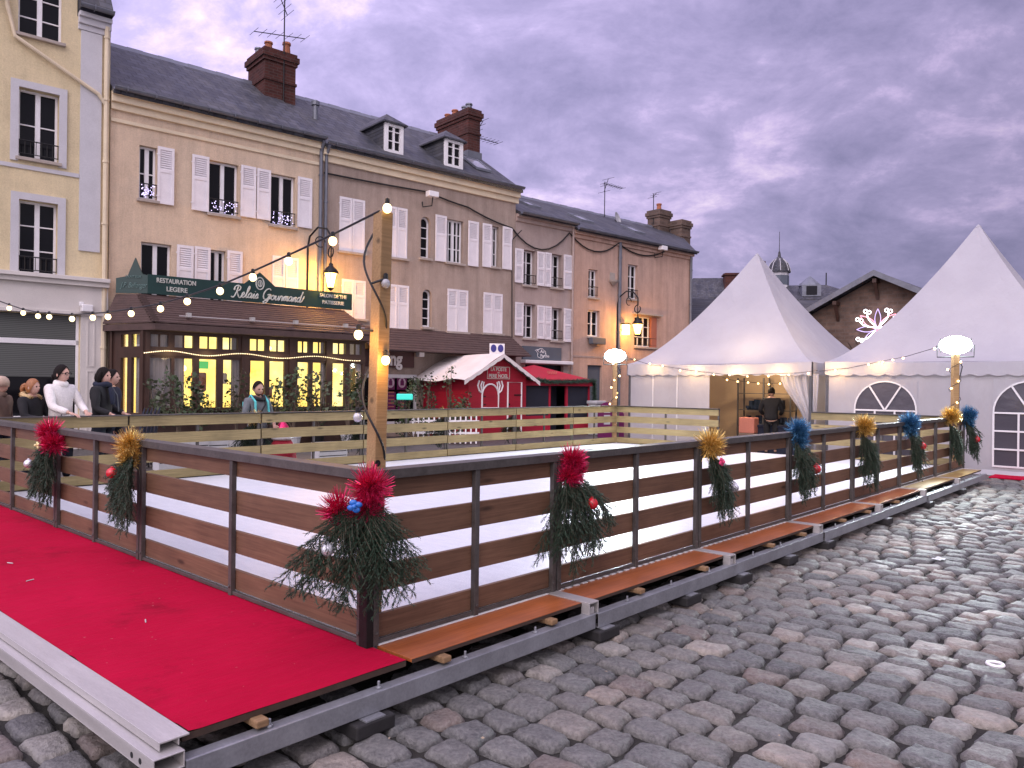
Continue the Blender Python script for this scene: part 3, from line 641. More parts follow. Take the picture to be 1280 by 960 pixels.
# tiled pent roof, stepped courses
def course_roof(parent, xl, xr, yb, zb, yf, zf, hipl=0, hipr=0, n=12, name='tiled_roof'):
    mb = MB()
    for i in range(n):
        k0, k1 = i/n, (i+1)/n
        y0, y1 = yb+(yf-yb)*k0, yb+(yf-yb)*k1; z0, z1 = zb+(zf-zb)*k0, zb+(zf-zb)*k1
        e0, e1 = hipl*k0, hipl*k1; f0, f1 = hipr*k0, hipr*k1
        t = .035
        vs = [(xl-e1,y1,z1),(xr+f1,y1,z1),(xr+f1,y1,z1+t),(xl-e1,y1,z1+t),(xl-e0,y0,z0+.012),(xr+f0,y0,z0+.012)]
        mb.add(vs, [(0,1,2,3),(3,2,5,4)])
    return mb
cr_ = course_roof(None, xl+.12, xr-.25, -.72, 3.98, YF-.42, zE+.02, .0, .38)
# left hip slope
n = 12
for i in range(n):
    k0,k1 = i/n,(i+1)/n
    f = lambda k: Vector((xl+.12, -.72+(YF-.42+.72)*k, 3.98+(zE+.02-3.98)*k))
    b = lambda k: Vector((.12-.30*k, -.25+.0*k, 3.98+(zE+.02-3.98)*k))
    a0,a1,b0,b1 = f(k0),f(k1),b(k0),b(k1)
    up = Vector((0,0,.035)); up0 = Vector((0,0,.012))
    cr_.add([b1,a1,a1+up,b1+up,b0+up0,a0+up0], [(0,1,2,3),(3,2,5,4)])
    cr_.box(xl+.05,xl+.2,a1.y-.04,a1.y+.1,a1.z+.02,a1.z+.07)
cr_.add([(xl+.12,YF-.42,zE),(xr+.1,YF-.42,zE),(xr+.1,YF-.42,zE-.16),(xl+.12,YF-.42,zE-.16),(-.18,-.25,zE),(-.18,-.25,zE-.16)], [(0,1,2,3),(4,0,3,5)])
cr_.add([(xl+.12,YF-.42,zE-.16),(xr+.1,YF-.42,zE-.16),(xr+.1,0,zE-.16),(0,0,zE-.16),(-.18,-.25,zE-.16)], [(0,1,2,3,4)])
cr_.add([(xr+.13,YF-.42,zE+.02),(xr-.25,-.72,3.98),(xr-.25,0,3.98),(xr+.13,0,zE)], [(0,1,2,3)])
cr_.box(xl+.1,xr-.24,-.76,-.002,3.96,4.0)
MBroof = cr_.build('tiled_roof', M['tile'], A.root)
rodm = MB(); ry = YF-.32; rz_ = zE+.22
rodm.tube([(tx(218),ry,rz_),(tx(448),ry,rz_)], .014)
for px in (230,309,363,425): rodm.box(tx(px)-.05,tx(px)+.05,ry-.05,ry+.1,rz_-.02,rz_+.09)
rodm.build('snow_rail', M['alu'], MBroof)
# green sign boards
YS = -.80
sz0, sz1 = 4.02, 4.52
sx0, sx1 = fp(185,360,YS)[0], fp(440,376,YS)[0]; sxm = fp(325,350,YS)[0]
sb = MB(); sb.prism([(sx0,sz0),(sx1,sz0),(sx1,sz1),(sxm+.45,sz1),(sxm,sz1+.36),(sxm-.45,sz1),(sx0,sz1)], lambda p,q,h: (p,h,q), YS, YS+.06)
sign = sb.build('signboard', M['green'], A.root)
e0, e1 = Vector((.1,-.32,0)), Vector((sx0-.005,YS+.01,0)); ev = e1-e0; el = ev.length; ea = math.atan2(ev.y, ev.x)
s2 = MB(); EM = Matrix.Translation(e0) @ Matrix.Rotation(ea,4,'Z')
s2.prism([(0,sz0),(el,sz0),(el,sz1-.03),(el*.82,sz1),(el*.6,sz1+.42),(el*.36,sz1-.06),(0,sz1-.12)], lambda p,q,h: tuple(EM@Vector((p,h,q))), 0, .05)
sign2 = s2.build('side_signboard', M['green'], A.root)
yT = YS-.012
def stx(px): return fp(px, 365, YS)[0]
text_mesh('RESTAURATION', .17, sign, face_M(stx(220.5),yT,4.38), 'gold', bold=.003, width=stx(245)-stx(196), ext=.008)
text_mesh('LEGERE', .17, sign, face_M(stx(221),yT,4.17), 'gold', bold=.003, width=stx(234)-stx(208), ext=.008)
text_mesh('SALON DE THE', .15, sign, face_M(stx(416.5),yT,4.39), 'gold', bold=.003, width=stx(433)-stx(399.5), ext=.008)
text_mesh('PATISSERIE', .15, sign, face_M(stx(416.5),yT,4.19), 'gold', bold=.003, width=stx(430)-stx(403), ext=.008)
text_mesh('TRAITEUR', .10, sign2, EM@face_M(el*.55,-.012,sz1-.08), 'faint', width=el*.5, ext=.008)
text_mesh('J.P. Bellanger', .2, sign2, EM@face_M(el*.56,-.012,sz0+.2), 'faint', shear=.4, width=el*.86, ext=.008)
# cursive name drawn as pen strokes
GL = {'R':[[(.15,.75),(.02,.62),(.12,.95),(.45,1.02),(.62,.82),(.5,.6),(.25,.55)],[(.38,.98),(.3,.5),(.2,.1),(.02,-.05),(-.12,.05)],[(.3,.55),(.45,.3),(.6,.02),(.75,-.02),(.85,.1)]],
 'G':[[(.72,.85),(.55,1.0),(.25,.85),(.08,.45),(.2,.05),(.5,.05),(.68,.4)],[(.45,.42),(.78,.46),(.66,.1),(.5,-.25),(.25,-.35),(.2,-.2),(.5,-.05),(.85,.15)]],
 'e':[[(0,.1),(.22,.25),(.3,.4),(.18,.46),(.08,.25),(.14,.03),(.3,.03),(.42,.14)]],'l':[[(0,.1),(.2,.45),(.34,.95),(.24,1.0),(.16,.6),(.14,.1),(.22,.02),(.34,.12)]],
 'a':[[(.36,.4),(.2,.45),(.05,.2),(.14,.02),(.3,.14),(.38,.42),(.34,.08),(.42,.02),(.52,.14)]],'i':[[(0,.1),(.16,.42),(.13,.08),(.2,.02),(.3,.14)],[(.2,.6),(.22,.63)]],
 's':[[(0,.1),(.2,.46),(.26,.2),(.18,.02),(.05,.06)],[(.18,.02),(.34,.12)]],'o':[[(.22,.44),(.06,.25),(.14,.02),(.32,.1),(.34,.36),(.22,.44),(.32,.34),(.46,.38)]],
 'u':[[(0,.1),(.12,.42),(.1,.08),(.2,.02),(.34,.2),(.4,.42),(.37,.08),(.44,.02),(.54,.14)]],'r':[[(0,.1),(.14,.46),(.18,.36),(.3,.4),(.26,.08),(.32,.02),(.42,.14)]],
 'm':[[(0,.1),(.12,.42),(.08,.0)],[(.1,.2),(.24,.44),(.3,.36),(.25,.0)],[(.28,.2),(.42,.44),(.48,.34),(.44,.06),(.52,.02),(.62,.14)]],'n':[[(0,.1),(.12,.42),(.08,.0)],[(.1,.2),(.26,.44),(.32,.34),(.28,.06),(.36,.02),(.46,.14)]],
 'd':[[(.36,.4),(.2,.45),(.05,.2),(.14,.02),(.3,.14),(.42,.6),(.52,1.0)],[(.42,.6),(.36,.08),(.44,.02),(.6,.2),(.72,.6)]]}
WID = {'R':.78,'G':.82,'e':.36,'l':.28,'a':.46,'i':.26,'s':.30,'o':.40,'u':.48,'r':.36,'m':.56,'n':.42,'d':.6,' ':.42}
def cat(pts, n=5):
    P = [pts[0]]+pts+[pts[-1]]; out = []
    for i in range(1, len(P)-2):
        for k in range(n):
            t = k/n; out.append(tuple(.5*((2*P[i][j])+(-P[i-1][j]+P[i+1][j])*t+(2*P[i-1][j]-5*P[i][j]+4*P[i+1][j]-P[i+2][j])*t*t+(-P[i-1][j]+3*P[i][j]-3*P[i+1][j]+P[i+2][j])*t**3) for j in (0,1)))
    return out+[pts[-1]]
def script(txt, x0, x1, y, zb, parent, mat):
    tot = sum(WID[c] for c in txt); k = (x1-x0)/tot; h = k*1.25; mb = MB(); x = x0
    for c in txt:
        for st in GL.get(c, []):
            q = cat(st); mb.tube([(x+(p[0]+.22*p[1])*k, y, zb+p[1]*h*.85) for p in q], [.013+.008*abs(math.sin(i*.6)) for i in range(len(q))], 5)
        x += WID[c]*k
    mb.build('lettering', M[mat], parent)
script('Relais Gourmand', stx(290), stx(377), yT-.01, 4.12, sign, 'gold')
em = MB(); R0 = .17
em.tube([(sxm+.115*math.cos(i*math.pi/12), yT, sz1+.04+R0*math.sin(i*math.pi/12)) for i in range(25)], .018, 5)
em.tube([(sxm+.06*math.cos(i*math.pi/8), yT, sz1+.04+.09*math.sin(i*math.pi/8)) for i in range(17)], .014, 5); em.box(sxm-.015,sxm+.015,yT-.01,yT,sz1-.04,sz1+.1)
em.build('emblem', M['gold'], sign)

# ---- brown house in the middle
B = House('shuttered_house', 'brown rendered townhouse with closed white shutters, two dormers and a dark tiled awning', tB)
wB = tC-tB-.01
for q in ((424,456,248,315),(483,509,259,322),(427,457,350,398),(482,511,356,412),(559,585,362,414.5),(604,628,366.5,416.5)): B.closed_pair(B.rc(*q))
B.window(B.rc(526,538,271,323), 4, 1, arch=True); B.window(B.rc(528,539.5,362,409), 4, 1, arch=True)
B.window(B.rc(557.5,579,275,329), 3, 4); B.shutter(B.rc(543,557,269.5,327)); B.shutter(B.rc(584,597,277,333))
B.window(B.rc(614,623.5,283,334), 3, 2, mull=.02); B.shutter(B.rc(602,613.5,280,334)); B.shutter(B.rc(627,639,284,337))
r1 = B.rc(482,518,468,530); B.holes.append((r1[0]-1.5, r1[1]+.1, .2, r1[3]))
B.body(wB, ZE-.15, M['brownr'])
B.roof(0, wB+.12, ZE+.1, ZR-.05, wall=M['brownr'])
B.cornice(0, wB+.1, ZE-.1, ((-.36,-.16,.08),(-.16,.02,.18),(.02,.14,.28)), M['cream_trim'])
B.gutter(0, wB+.1, ZE+.1)
d1 = B.rc(480,503,170,209,.45); B.dormer(d1[0],d1[1],.45,ZE+.1+RK*.45+.12,ZE+.1+RK*.45+1.10,RK)
d2 = B.rc(555,577.5,189,226,.45); B.dormer(d2[0],d2[1],.45,ZE+.1+RK*.45+.12,ZE+.1+RK*.45+1.10,RK)
c0 = wB-.62
B.chimney(c0, wB-.02, 2.2, 4.3, 10.5, 12.75, [(c0+.25,2.5,.28,'lead'),(c0+.35,2.9,.3,'lead'),(c0+.3,3.5,.3,'pot'),(c0+.3,4.0,.25,'pot')])
sk = fp(596,224,1.2)[0]-tB; B.skylight(sk-.38,sk+.38,.75,1.6,ZE+.1,RK)
B.pipe(.12, 3.4, ZE-.3, 'lead', .05, top=[(.12,-.3,ZE)])
MB().box(B.rc(481,650,400,420)[0]-2.2, wB, -.03, -.002, 2.9, 3.42).build('fascia_band', M['cream_trim'], B.root)
aw0, aw1 = fp(455,430,-.6)[0]-tB, fp(648,430,-.6)[0]-tB+.1
awz1, awz0 = fp(560,415,0)[1], fp(560,441,-1.0)[1]
cm = course_roof(None, aw0, aw1, 0, awz1, -1.05, awz0, 0, .15, 9)
cm.add([(aw0,-1.05,awz0),(aw1+.15,-1.05,awz0),(aw1+.15,0,awz0),(aw0,0,awz0)], [(0,1,2,3)]); cm.add([(aw1+.15,-1.05,awz0),(aw1,0,awz1),(aw1,0,awz0)], [(0,1,2)])
cm.build('tiled_awning', M['tile'], B.root)
sg = B.rc(470,517,441,459,-.08); so = MB().box(sg[0]-1.2,sg[1],-.12,-.031,sg[2],sg[3]+.1).build('shop_sign', M['maroon'], B.root)
text_mesh('ing', .62, so, face_M((B.rc(482,503,441,459,-.1)[0]+B.rc(482,503,441,459,-.1)[1])/2,-.13,(sg[2]+sg[3])/2+.02), 'white', bold=.022, width=B.rc(483,502,441,459,-.1)[1]-B.rc(483,502,441,459,-.1)[0], ext=.006)
sg2 = B.rc(626,640,448,466,-.08); so2 = MB().box(sg2[0]-1.4,sg2[1]+.15,-.12,-.031,sg2[2]-.05,sg2[3]+.15).build('shop_sign', M['maroon'], B.root)
text_mesh('e', .6, so2, face_M(B.rc(632,638,448,466,-.1)[0]+.1,-.13,(sg2[2]+sg2[3])/2+.02), 'white', bold=.022, ext=.006)
sfo = MB(); x0,x1 = r1[0]-1.5, r1[1]+.1
sfo.box(x0,x1,.02,.1,r1[3]-.12,r1[3]); sfo.box(x1-.08,x1,.02,.1,.2,r1[3]-.12); sfo.box(x0,x0+.08,.02,.1,.2,r1[3]-.12); sfo.box(x0+.08,x1-.08,.02,.1,.2,.5)
swn = sfo.build('shop_window', M['white'], B.root); MB().box(x0,x1,.11,.118,.2,r1[3]).build('pane', M['glass'], swn)
for i,(px0,px1,y0,y1) in enumerate(((482,493,470,487),(496,508,470,487),(483,494,490,512),(497,508,490,512))):
    q = B.rc(px0,px1,y0,y1,.05); po = MB().box(q[0],q[1],.03,.04,q[2],q[3]).build('poster', M['purple'], swn)
    if i < 2:
        k = MB(); cx_, cz_ = (q[0]+q[1])/2, (q[2]+q[3])/2
        k.prism([(cx_+.15*math.cos(t*math.pi/8), cz_+.17*math.sin(t*math.pi/8)) for t in range(16)], lambda p,qq,h:(p,h,qq), .02, .028); k.build('poster_disc', pm('poster_pink',(.55,.40,.46),.1), swn)
        k = MB(); k.box(cx_-.07,cx_+.07,.012,.018,cz_-.09,cz_+.07); k.sphere((cx_,.012,cz_+.09),.05,8,5,sc=(1,.2,1)); k.build('poster_figure', M['purple'], swn)
    else:
        k = MB()
        for j in range(5): k.box(q[0]+.06,q[1]-.06,.022,.028,q[2]+.08+j*.12,q[2]+.12+j*.12)
        k.build('poster_lines', M['pink'], swn)
for px in (522,600):
    lm = B.rc(px,px+6,439,446,-.3); MB().box(lm[0],lm[1],-.42,-.2,lm[2],lm[3]).tube([(lm[0]+.08,-.3,lm[3]),(lm[0]+.08,-.05,lm[3]+.12)],.02).build('wall_spotlight', M['white'], B.root)
# ---- grey house
C_ = House('grey_house', 'narrow pinkish grey townhouse with louvred white shutters above a slate coloured shop sign', tC)
wC = tD-tC-.01
for (y0,y1) in ((314,357),(381,423)):
    C_.window(C_.rc(654,669.5,y0-1,y1), 3, 2, mull=.03, rail=.4 if y0 < 350 else None, deep=.24)
    C_.window(C_.rc(688.5,702.5,y0+4,y1+3), 3, 2, mull=.03, rail=.4, deep=.24)
    for (a,b,dy) in ((642.6,653,-3),(670.3,679.6,1),(680.2,688,2),(703.5,715,5)): C_.shutter(C_.rc(a,b,y0+dy,y1+dy-.5), True, .5)
ds = C_.rc(656,704,456,520); C_.holes.append((ds[0],ds[1],.1,ds[3]))
zeC = fp(645,268)[1]-.05; zrC = 10.25
C_.body(wC, zeC, M['greyr'])
C_.roof(0, wC+.02, zeC+.12, zrC, wall=M['greyr'], slate='slate'); C_.cornice(0, wC, zeC, ((-.2,-.05,.07),(-.05,.08,.16)), M['greyr']); C_.gutter(0, wC, zeC+.1)
kC = (zrC-zeC-.12)/4; sk = fp(663,261,1.6)[0]-tC; C_.skylight(sk-.35,sk+.35,1.3,2.1,zeC+.12,kC)
MB().lathe([(.11,9.7),(.11,10.55),(.17,10.57),(.17,10.68),(.03,10.75)], (.6,3.6,0), 10).build('roof_vent', M['lead'], C_.root)
q = C_.rc(654,702,433.5,450,-.1); so = MB().box(q[0],q[1],-.10,-.002,q[2],q[3]).build('shop_sign', M['signgrey'], C_.root, bevel=.01)
xm, zm = (q[0]+q[1])/2, (q[2]+q[3])/2
text_mesh('Au', .2, so, face_M(xm-.05,-.112,zm+.07), 'white', shear=.2, ext=.006); text_mesh('Perche', .17, so, face_M(xm+.1,-.112,zm-.1), 'white', ext=.006)
em = MB(); em.tube([(xm-.1+.22*math.cos(t*.4)*(1+.25*math.sin(t*2.1)), -.11, zm+.19*math.sin(t*.4)) for t in range(17)], .011, 4); em.tube([(xm-.42,-.11,zm+.1),(xm-.3,-.11,zm+.14),(xm-.2,-.11,zm+.03)], .011, 4); em.build('emblem', M['white'], so)
MB().box(ds[0]-.25,ds[1]+.25,-.32,-.002,ds[3]+.03,ds[3]+.16).build('shop_canopy', M['white'], C_.root, bevel=.02)
k = MB(); k.box(ds[0],ds[1],.15,.2,.1,ds[3]); k.build('shop_glazing', M['glass'], C_.root)
C_.pipe(wC-.04, .1, zeC, 'greyr', .045)
# ---- corner house
D = House('corner_house', 'orange ochre rendered corner house with small windows and a long slate roof', tD)
wD = tE-tD
D.window(D.rc(735.5,747,337,372), 3, 2, rail=.45, mull=.03); w2 = D.window(D.rc(734.5,749.5,388,421), 2, 2, mull=.03)
D.window(D.rc(785,797,331,374), 3, 2, rail=.4, mull=.03)
q = D.rc(793,820,396,434); w4 = D.window(q, 3, 4, mull=.03, rail=.4, glass='glass')
MB().box(q[1]-.38,q[1],-.04,.08,q[2],q[3]).build('side_shutter', M['terrac'], w4); MB().box(q[0]-.15,q[1]+.25,-.2,-.002,q[3]+.06,q[3]+.13).build('hood', M['sill'], w4)
b2 = D.rc(734.5,749.5,421,429); MB().box(b2[0]-.05,b2[1]+.05,-.32,-.101,b2[2]-.05,b2[3]-.05).build('flower_box', M['signgrey'], w2, bevel=.02)
q = D.rc(734,752,456.5,530); D.holes.append((q[0],q[1],.05,q[3])); dr = MB(); dr.box(q[0],q[1],.12,.17,.05,q[3])
for z0,z1 in ((.3,1.0),(1.15,q[3]-.2)): dr.box(q[0]+.12,q[1]-.12,.10,.118,z0,z1)
dr.build('door', M['signgrey'], D.root)
zeD = fp(780,300)[1]-.06; zrD = 10.15
D.body(wD, zeD, M['ochre'])
n = D.rc(762,768,341,357); D_n = MB(); D_n.box(n[0],n[1],-.03,-.002,n[2]+.2,n[3]); D_n.lathe([(.02,n[2]),(.2,n[2]+.15),(.22,n[2]+.22)],((n[0]+n[1])/2,-.08,0),8); D_n.build('wall_niche', M['sill'], D.root)
D.roof(0, wD+.15, zeD+.12, zrD, x1r=wD+4.4, slate='slate'); D.cornice(0, wD+.1, zeD, ((-.25,-.1,.07),(-.1,.06,.17)), M['ochre']); D.gutter(0, wD+.1, zeD+.1)
MB().add([(wD+.1,0,zeD-.2),(wD+4.3,4,zeD-.2),(wD+4.3,4,zrD),(wD+.1,0,zeD+.1)], [(0,1,2,3)]).build('gable_wall', M['ochre'], D.root)
kD = (zrD-zeD-.12)/4
for px,py in ((727,276),(792,292)): sk = fp(px,py,1.7)[0]-tD; D.skylight(sk-.4,sk+.4,1.3,2.2,zeD+.12,kD)
cx0 = fp(826,290,4)[0]-tD
D.chimney(cx0-.75, cx0+.15, 3.5, 4.3, 9.2, 11.15, [(cx0-.3,3.9,.4,'pot')], 'hallbrick'); D.chimney(cx0+.1, cx0+.85, 2.7, 3.45, 8.6, 10.6, [], 'hallbrick')
D.pipe(fp(773,350)[0]-tD, .1, zeD+.0, 'lead', .07); D.pipe(wD-.05, .1, zeD, 'lead', .06)
MB().box(0,wD,-.02,-.002,fp(780,448)[1]-.04,fp(780,448)[1]+.03).build('string_course', M['greyr'], D.root)
# ---- aerials, dish, spotlights, cables, lanterns on the street front
def W(t, y, z): return F0+dF*t+dN*y+Vector((0,0,z))
def aerial(name, label, base, h, arms, dish=False):
    t = thing(name, label, 'dish' if dish else 'antenna', base, A_F)
    MB().tube([(0,0,0),(0,0,h)], .022, 6).build('mast', M['iron'], t)
    for (z, x0, x1, n, el, tilt) in arms:
        b = MB(); b.tube([(x0,0,z),(x1,0,z+tilt)], .016, 5); b.build('boom', M['iron'], t)
        e = MB()
        for i in range(n):
            k = i/max(1,n-1); e.tube([(x0+(x1-x0)*k,-el,z+tilt*k),(x0+(x1-x0)*k,el,z+tilt*k)], .009, 4)
        e.build('elements', M['iron'], t)
    return t
a1 = aerial('roof_antenna', 'tall thin television antenna rising beside the tea room chimney', W(6.0,2.85,11.2), 3.9, [(2.15,-1.05,.75,7,.35,.3),(3.95,-.35,.1,6,.5,-.9)])
aerial('chimney_antenna', 'small television antenna leaning out from the chimney beside the dormers', W(tC-.1,2.3,11.6), .5, [(.1,.1,1.1,6,.3,.0),(.35,.0,.3,3,.35,.5)])
aerial('ridge_antenna', 'long horizontal television antenna on the roof ridge of the corner house', W(fp(752,260,4)[0],3.8,9.9), 2.0, [(1.9,-.1,1.3,9,.22,.0),(1.5,-.05,.25,3,.4,.7)])
aerial('thin_antenna', 'thin faint antenna beside the far orange topped chimney', W(fp(815,262,4)[0],3.9,9.8), 2.2, [(2.0,-.1,.25,3,.3,.3)])
t = thing('satellite_dish', 'pale round satellite dish on the roof of the corner house', 'dish', W(fp(757,267,4)[0],3.3,9.55), A_F)
MB().lathe([(.01,0),(.2,.03),(.36,.11),(.34,.11),(.2,.05)], (0,0,0), 14).build('reflector', M['kiosk'], t).rotation_euler = (R(75),0,R(20)); t.children[0].location = (0,0,.45)
MB().tube([(0,.05,-.2),(0,.05,.45)], .025, 6).build('stand', M['iron'], t)
for nm, px, py, lab in (('facade_spotlight',541,244,'white floodlight on a bracket under the eaves of the brown house'),('facade_spotlight',829,311,'white floodlight under the eaves of the orange corner house')):
    tt, zz = fp(px,py,-.35); t = thing(nm, lab, 'spotlight', W(tt,-.35,zz), A_F)
    MB().box(-.22,.18,-.12,.12,-.07,.12).build('lamp_head', M['white'], t, bevel=.02); MB().tube([(0,0,-.07),(0,.05,-.35),(-.2,.3,-.38),(-.2,.34,-.2)], .022, 6).build('bracket', M['iron'], t)
def cable(label, pts, r=.022, seg=8):
    mb = MB(); P = []
    for (a, b) in zip(pts[:-1], pts[1:]):
        a3, b3 = Vector(a[:3]), Vector(b[:3]); sag = a[3] if len(a) > 3 else 0
        P += [a3.lerp(b3, i/seg)-Vector((0,0,4*sag*(i/seg)*(1-i/seg))) for i in range(seg)]
    P.append(Vector(pts[-1][:3])); mb.tube(P, r, 5)
    return tag(mb.build('cable', M['cable']), label, 'cable')
def wp(px, py, off, *s): tt, zz = fp(px, py, off); return (*W(tt, off, zz), *s)
cable('long black cable sagging along the house fronts to the corner house', [wp(405,216,-.06,.02),wp(535,240,-.06,.03),wp(585,259,-.06,.06),wp(640,285,-.06,.75),wp(712,291,-.06,.55),wp(773,304,-.06,.4),wp(835,312,-.06,.05),wp(862,312,-.06)], .03)
cable('thin black cable running down the seam between the brown and the grey house', [wp(652,288,-.1),wp(640,300,-.06),wp(640,440,-.06)], .02)
def lantern(label, px, py, wallpx, power):
    tt, zz = fp(px, py, -.85); t = thing('wall_lantern', label, 'street lamp', W(tt,-.85,zz), A_F)
    lw = .85
    MB().lathe([(.10,-.30),(.20,.10),(.21,.12)], (0,0,0), 6).build('lantern_glass', M['lantern'], t)
    MB().lathe([(.23,.12),(.24,.15),(.17,.26),(.06,.36),(.07,.40),(.02,.46)], (0,0,0), 12).build('lantern_cap', M['iron'], t, smooth=True)
    k = MB(); k.lathe([(.02,-.40),(.11,-.32),(.11,-.30)], (0,0,0), 6)
    for i in range(6): q = i*math.pi/3; k.tube([(.105*math.cos(q),.105*math.sin(q),-.30),(.205*math.cos(q),.205*math.sin(q),.11)], .010, 4)
    k.build('lantern_frame', M['iron'], t)
    b = MB(); b.tube([(-.35,lw-.02,-1.4),(-.35,lw-.02,1.0),(-.33,lw-.1,1.3),(-.22,lw-.4,1.55),(-.05,.2,1.5),(0,.0,1.25),(0,.0,.95)], .03, 6)
    b.tube([(0,.02+.0+.16*math.sin(q), .78+.16*math.cos(q)) for q in np.linspace(0,5.4,16)], .022, 6); b.tube([(0,0,.95),(0,0,.45)], .022, 6)
    b.tube([(-.18+.16*math.cos(q),.35,1.1+.16*math.sin(q)) for q in np.linspace(0,5.2,14)], .018, 5)
    b.build('bracket', M['iron'], t)
    lamp('lantern_light', 'POINT', (0,-.02,-.12), power, (1,.46,.08), t, .12)
    return t
lantern('lit wrought iron wall lantern above the right end of the green signboard', 413.5, 347, 403, 260)
lantern('lit wrought iron wall lantern on the orange corner house above the left floodlight post', 797, 409, 775, 170)
q = fp(783,412,-.3); t = thing('small_wall_lamp', 'small warm box lamp glowing on the wall beside the corner house pipe', 'wall lamp', W(q[0],-.25,q[1]), A_F)
MB().box(-.12,.12,-.12,.1,-.22,.22).build('lamp_glass', M['lantern'], t); MB().box(-.15,.15,-.15,.13,.22,.28).box(-.04,.04,.1,.26,-.05,.05).build('lamp_bracket', M['iron'], t)
# ================================================================ ground
random.seed(11)
tag(MB().quad((-160,-30,-.036),(160,-30,-.036),(160,260,-.036),(-160,260,-.036)).build('ground', M['grit']), None, None, None, 'structure')
far = MB()
def rk(u, v, z=0): return P0+dR*u+dL*v+Vector((0,0,z))
# far paving laid as one sheet on the ground, beyond the hand-built setts
far.quad((-60,14.5,-.012),(60,14.5,-.012),(60,90,-.012),(-60,90,-.012)); far.quad((-60,-3,-.012),(-7.6,-3,-.012),(-7.6,14.5,-.012),(-60,14.5,-.012)); far.quad((-7.6,9.2,-.012),(3.2,9.2,-.012),(3.2,14.5,-.012),(-7.6,14.5,-.012))
tag(far.build('far_paving', M['ground']), None, None, None, 'structure')
def setts():
    V = []; F = []; rs = np.random.RandomState(3)
    v = -19.0
    u0, u1 = -6.5, 17.0
    row = u0
    while row < u1:
        wdt = rs.uniform(.168,.215); uu = row; row += wdt+.026
        v = -19+rs.uniform(0,.25)
        while v < 9.5:
            ln = rs.uniform(.19,.29); vc = v+ln/2; uc = uu+wdt/2; v += ln+rs.uniform(.018,.032)
            # keep out of the platform's middle
            if (uc > -.85 and vc > .15 and uc < RL+.2 and vc < RW+1.0): continue
            drift = .05*math.sin(uc*.9+vc*.35)+.03*math.sin(vc*1.3)
            p = rk(uc, vc); X, Y = p.x, p.y
            if Y < 1.6 or Y > 19 or abs(X) > .74*Y+1.6: continue
            if X < 3.2 and Y > 9.2 : continue
            if X < -7.6: continue
            n = 11 if Y < 6.0 else (8 if Y < 9 else 6)
            hx, hy = ln/2*rs.uniform(.96,1.03), wdt/2*rs.uniform(.95,1.05); rot = rs.normal(0,.04)
            ca, sa = math.cos(rot), math.sin(rot); tz = rs.normal(0,.004); tx_, ty_ = rs.normal(0,.035,2); dome = rs.uniform(.001,.008)
            ph = rs.uniform(0,6.28,6); pw = rs.uniform(4.5,14); b = len(V)
            ks = rs.normal(0,.10,4)
            for j in range(n+1):
                for i in range(n+1):
                    a = -1+2*i/n; c = -1+2*j/n
                    r = (abs(a)**pw+abs(c)**pw)**(1/pw)
                    m = max(abs(a),abs(c)); f = m/r if r > 1e-6 else 1
                    wob = 1+(.035*math.sin(3*math.atan2(c,a)+ph[0])+.028*math.sin(7*math.atan2(c,a)+ph[1])+.02*math.sin(13*math.atan2(c,a)+ph[5]))*m
                    e = m**2
                    lx, ly = a*f*wob*hx*(1+ks[0]*c), c*f*wob*hy*(1+ks[1]*a)
                    h = tz+tx_*lx+ty_*ly+dome*(1-m**2.6)-.024*max(0,(m-.84)/.16)**1.8 + .005*math.sin(lx*34+ph[2])*math.cos(ly*41+ph[3])*(1-m**4)+.002*math.sin(lx*80+ph[4])*math.sin(ly*75+ph[5])
                    q = rk(uc+drift+(lx*sa+ly*ca), vc+(lx*ca-ly*sa))
                    V.append((q.x,q.y,h))
            for j in range(n):
                for i in range(n):
                    k = b+j*(n+1)+i; F.append((k,k+n+1,k+n+2,k+1))
            ring = [b+i for i in range(n+1)]+[b+j*(n+1)+n for j in range(1,n+1)]+[b+n*(n+1)+i for i in range(n-1,-1,-1)]+[b+j*(n+1) for j in range(n-1,0,-1)]
            s0 = len(V)
            for k in ring: x,y,z = V[k]; V.append((x,y,z-.045))
            L_ = len(ring)
            for i in range(L_): F.append((ring[i],ring[(i+1)%L_],s0+(i+1)%L_,s0+i))
    me = bpy.data.meshes.new('setts'); me.from_pydata(V,[],F); me.materials.append(M['sett'])
    me.polygons.foreach_set('use_smooth',[True]*len(me.polygons))
    o = bpy.data.objects.new('sett_paving', me); COL.objects.link(o); tag(o,None,None,None,'structure')
setts()
# litter on the setts
for nm,px,py,mt,lab in (('paper_ring',1244,833,'white','white ring of litter lying on the setts in the lower right'),('paper_scrap',1176,700,'kiosk','pale scrap of paper flattened on the setts at right'),):
    g0 = plane_hit(px,py,Vector((0,0,.012)),Vector((0,0,1)))
    if nm == 'paper_ring': tag(MB().tube([(.045*math.cos(q),.045*math.sin(q),.014) for q in np.linspace(0,2*math.pi,18)],.011,6).build(nm,M[mt],loc=g0),lab,'litter')
    else: tag(MB().grid(lambda u,v:(.16*(u-.5),.10*(v-.5)+.03*u,.012+.008*math.sin(u*9)*math.cos(v*7)),6,4).build(nm,M[mt],loc=g0,rz=.5),lab,'litter')
rl_ = random.Random(21); m = MB()
for i in range(420):
    u, v = rl_.uniform(-2,15), -rl_.uniform(.5,9); p = rk(u,v,.012); a = Vector((rl_.gauss(0,1),rl_.gauss(0,1),rl_.gauss(0,.15))).normalized(); b = a.orthogonal().normalized(); b = (b-Vector((0,0,b.z*.7))).normalized(); l = rl_.uniform(.004,.014)
    m.add([p-a*l,p+b*l*.6+Vector((0,0,.004)),p+a*l,p-b*l*.6],[(0,1,2,3)])
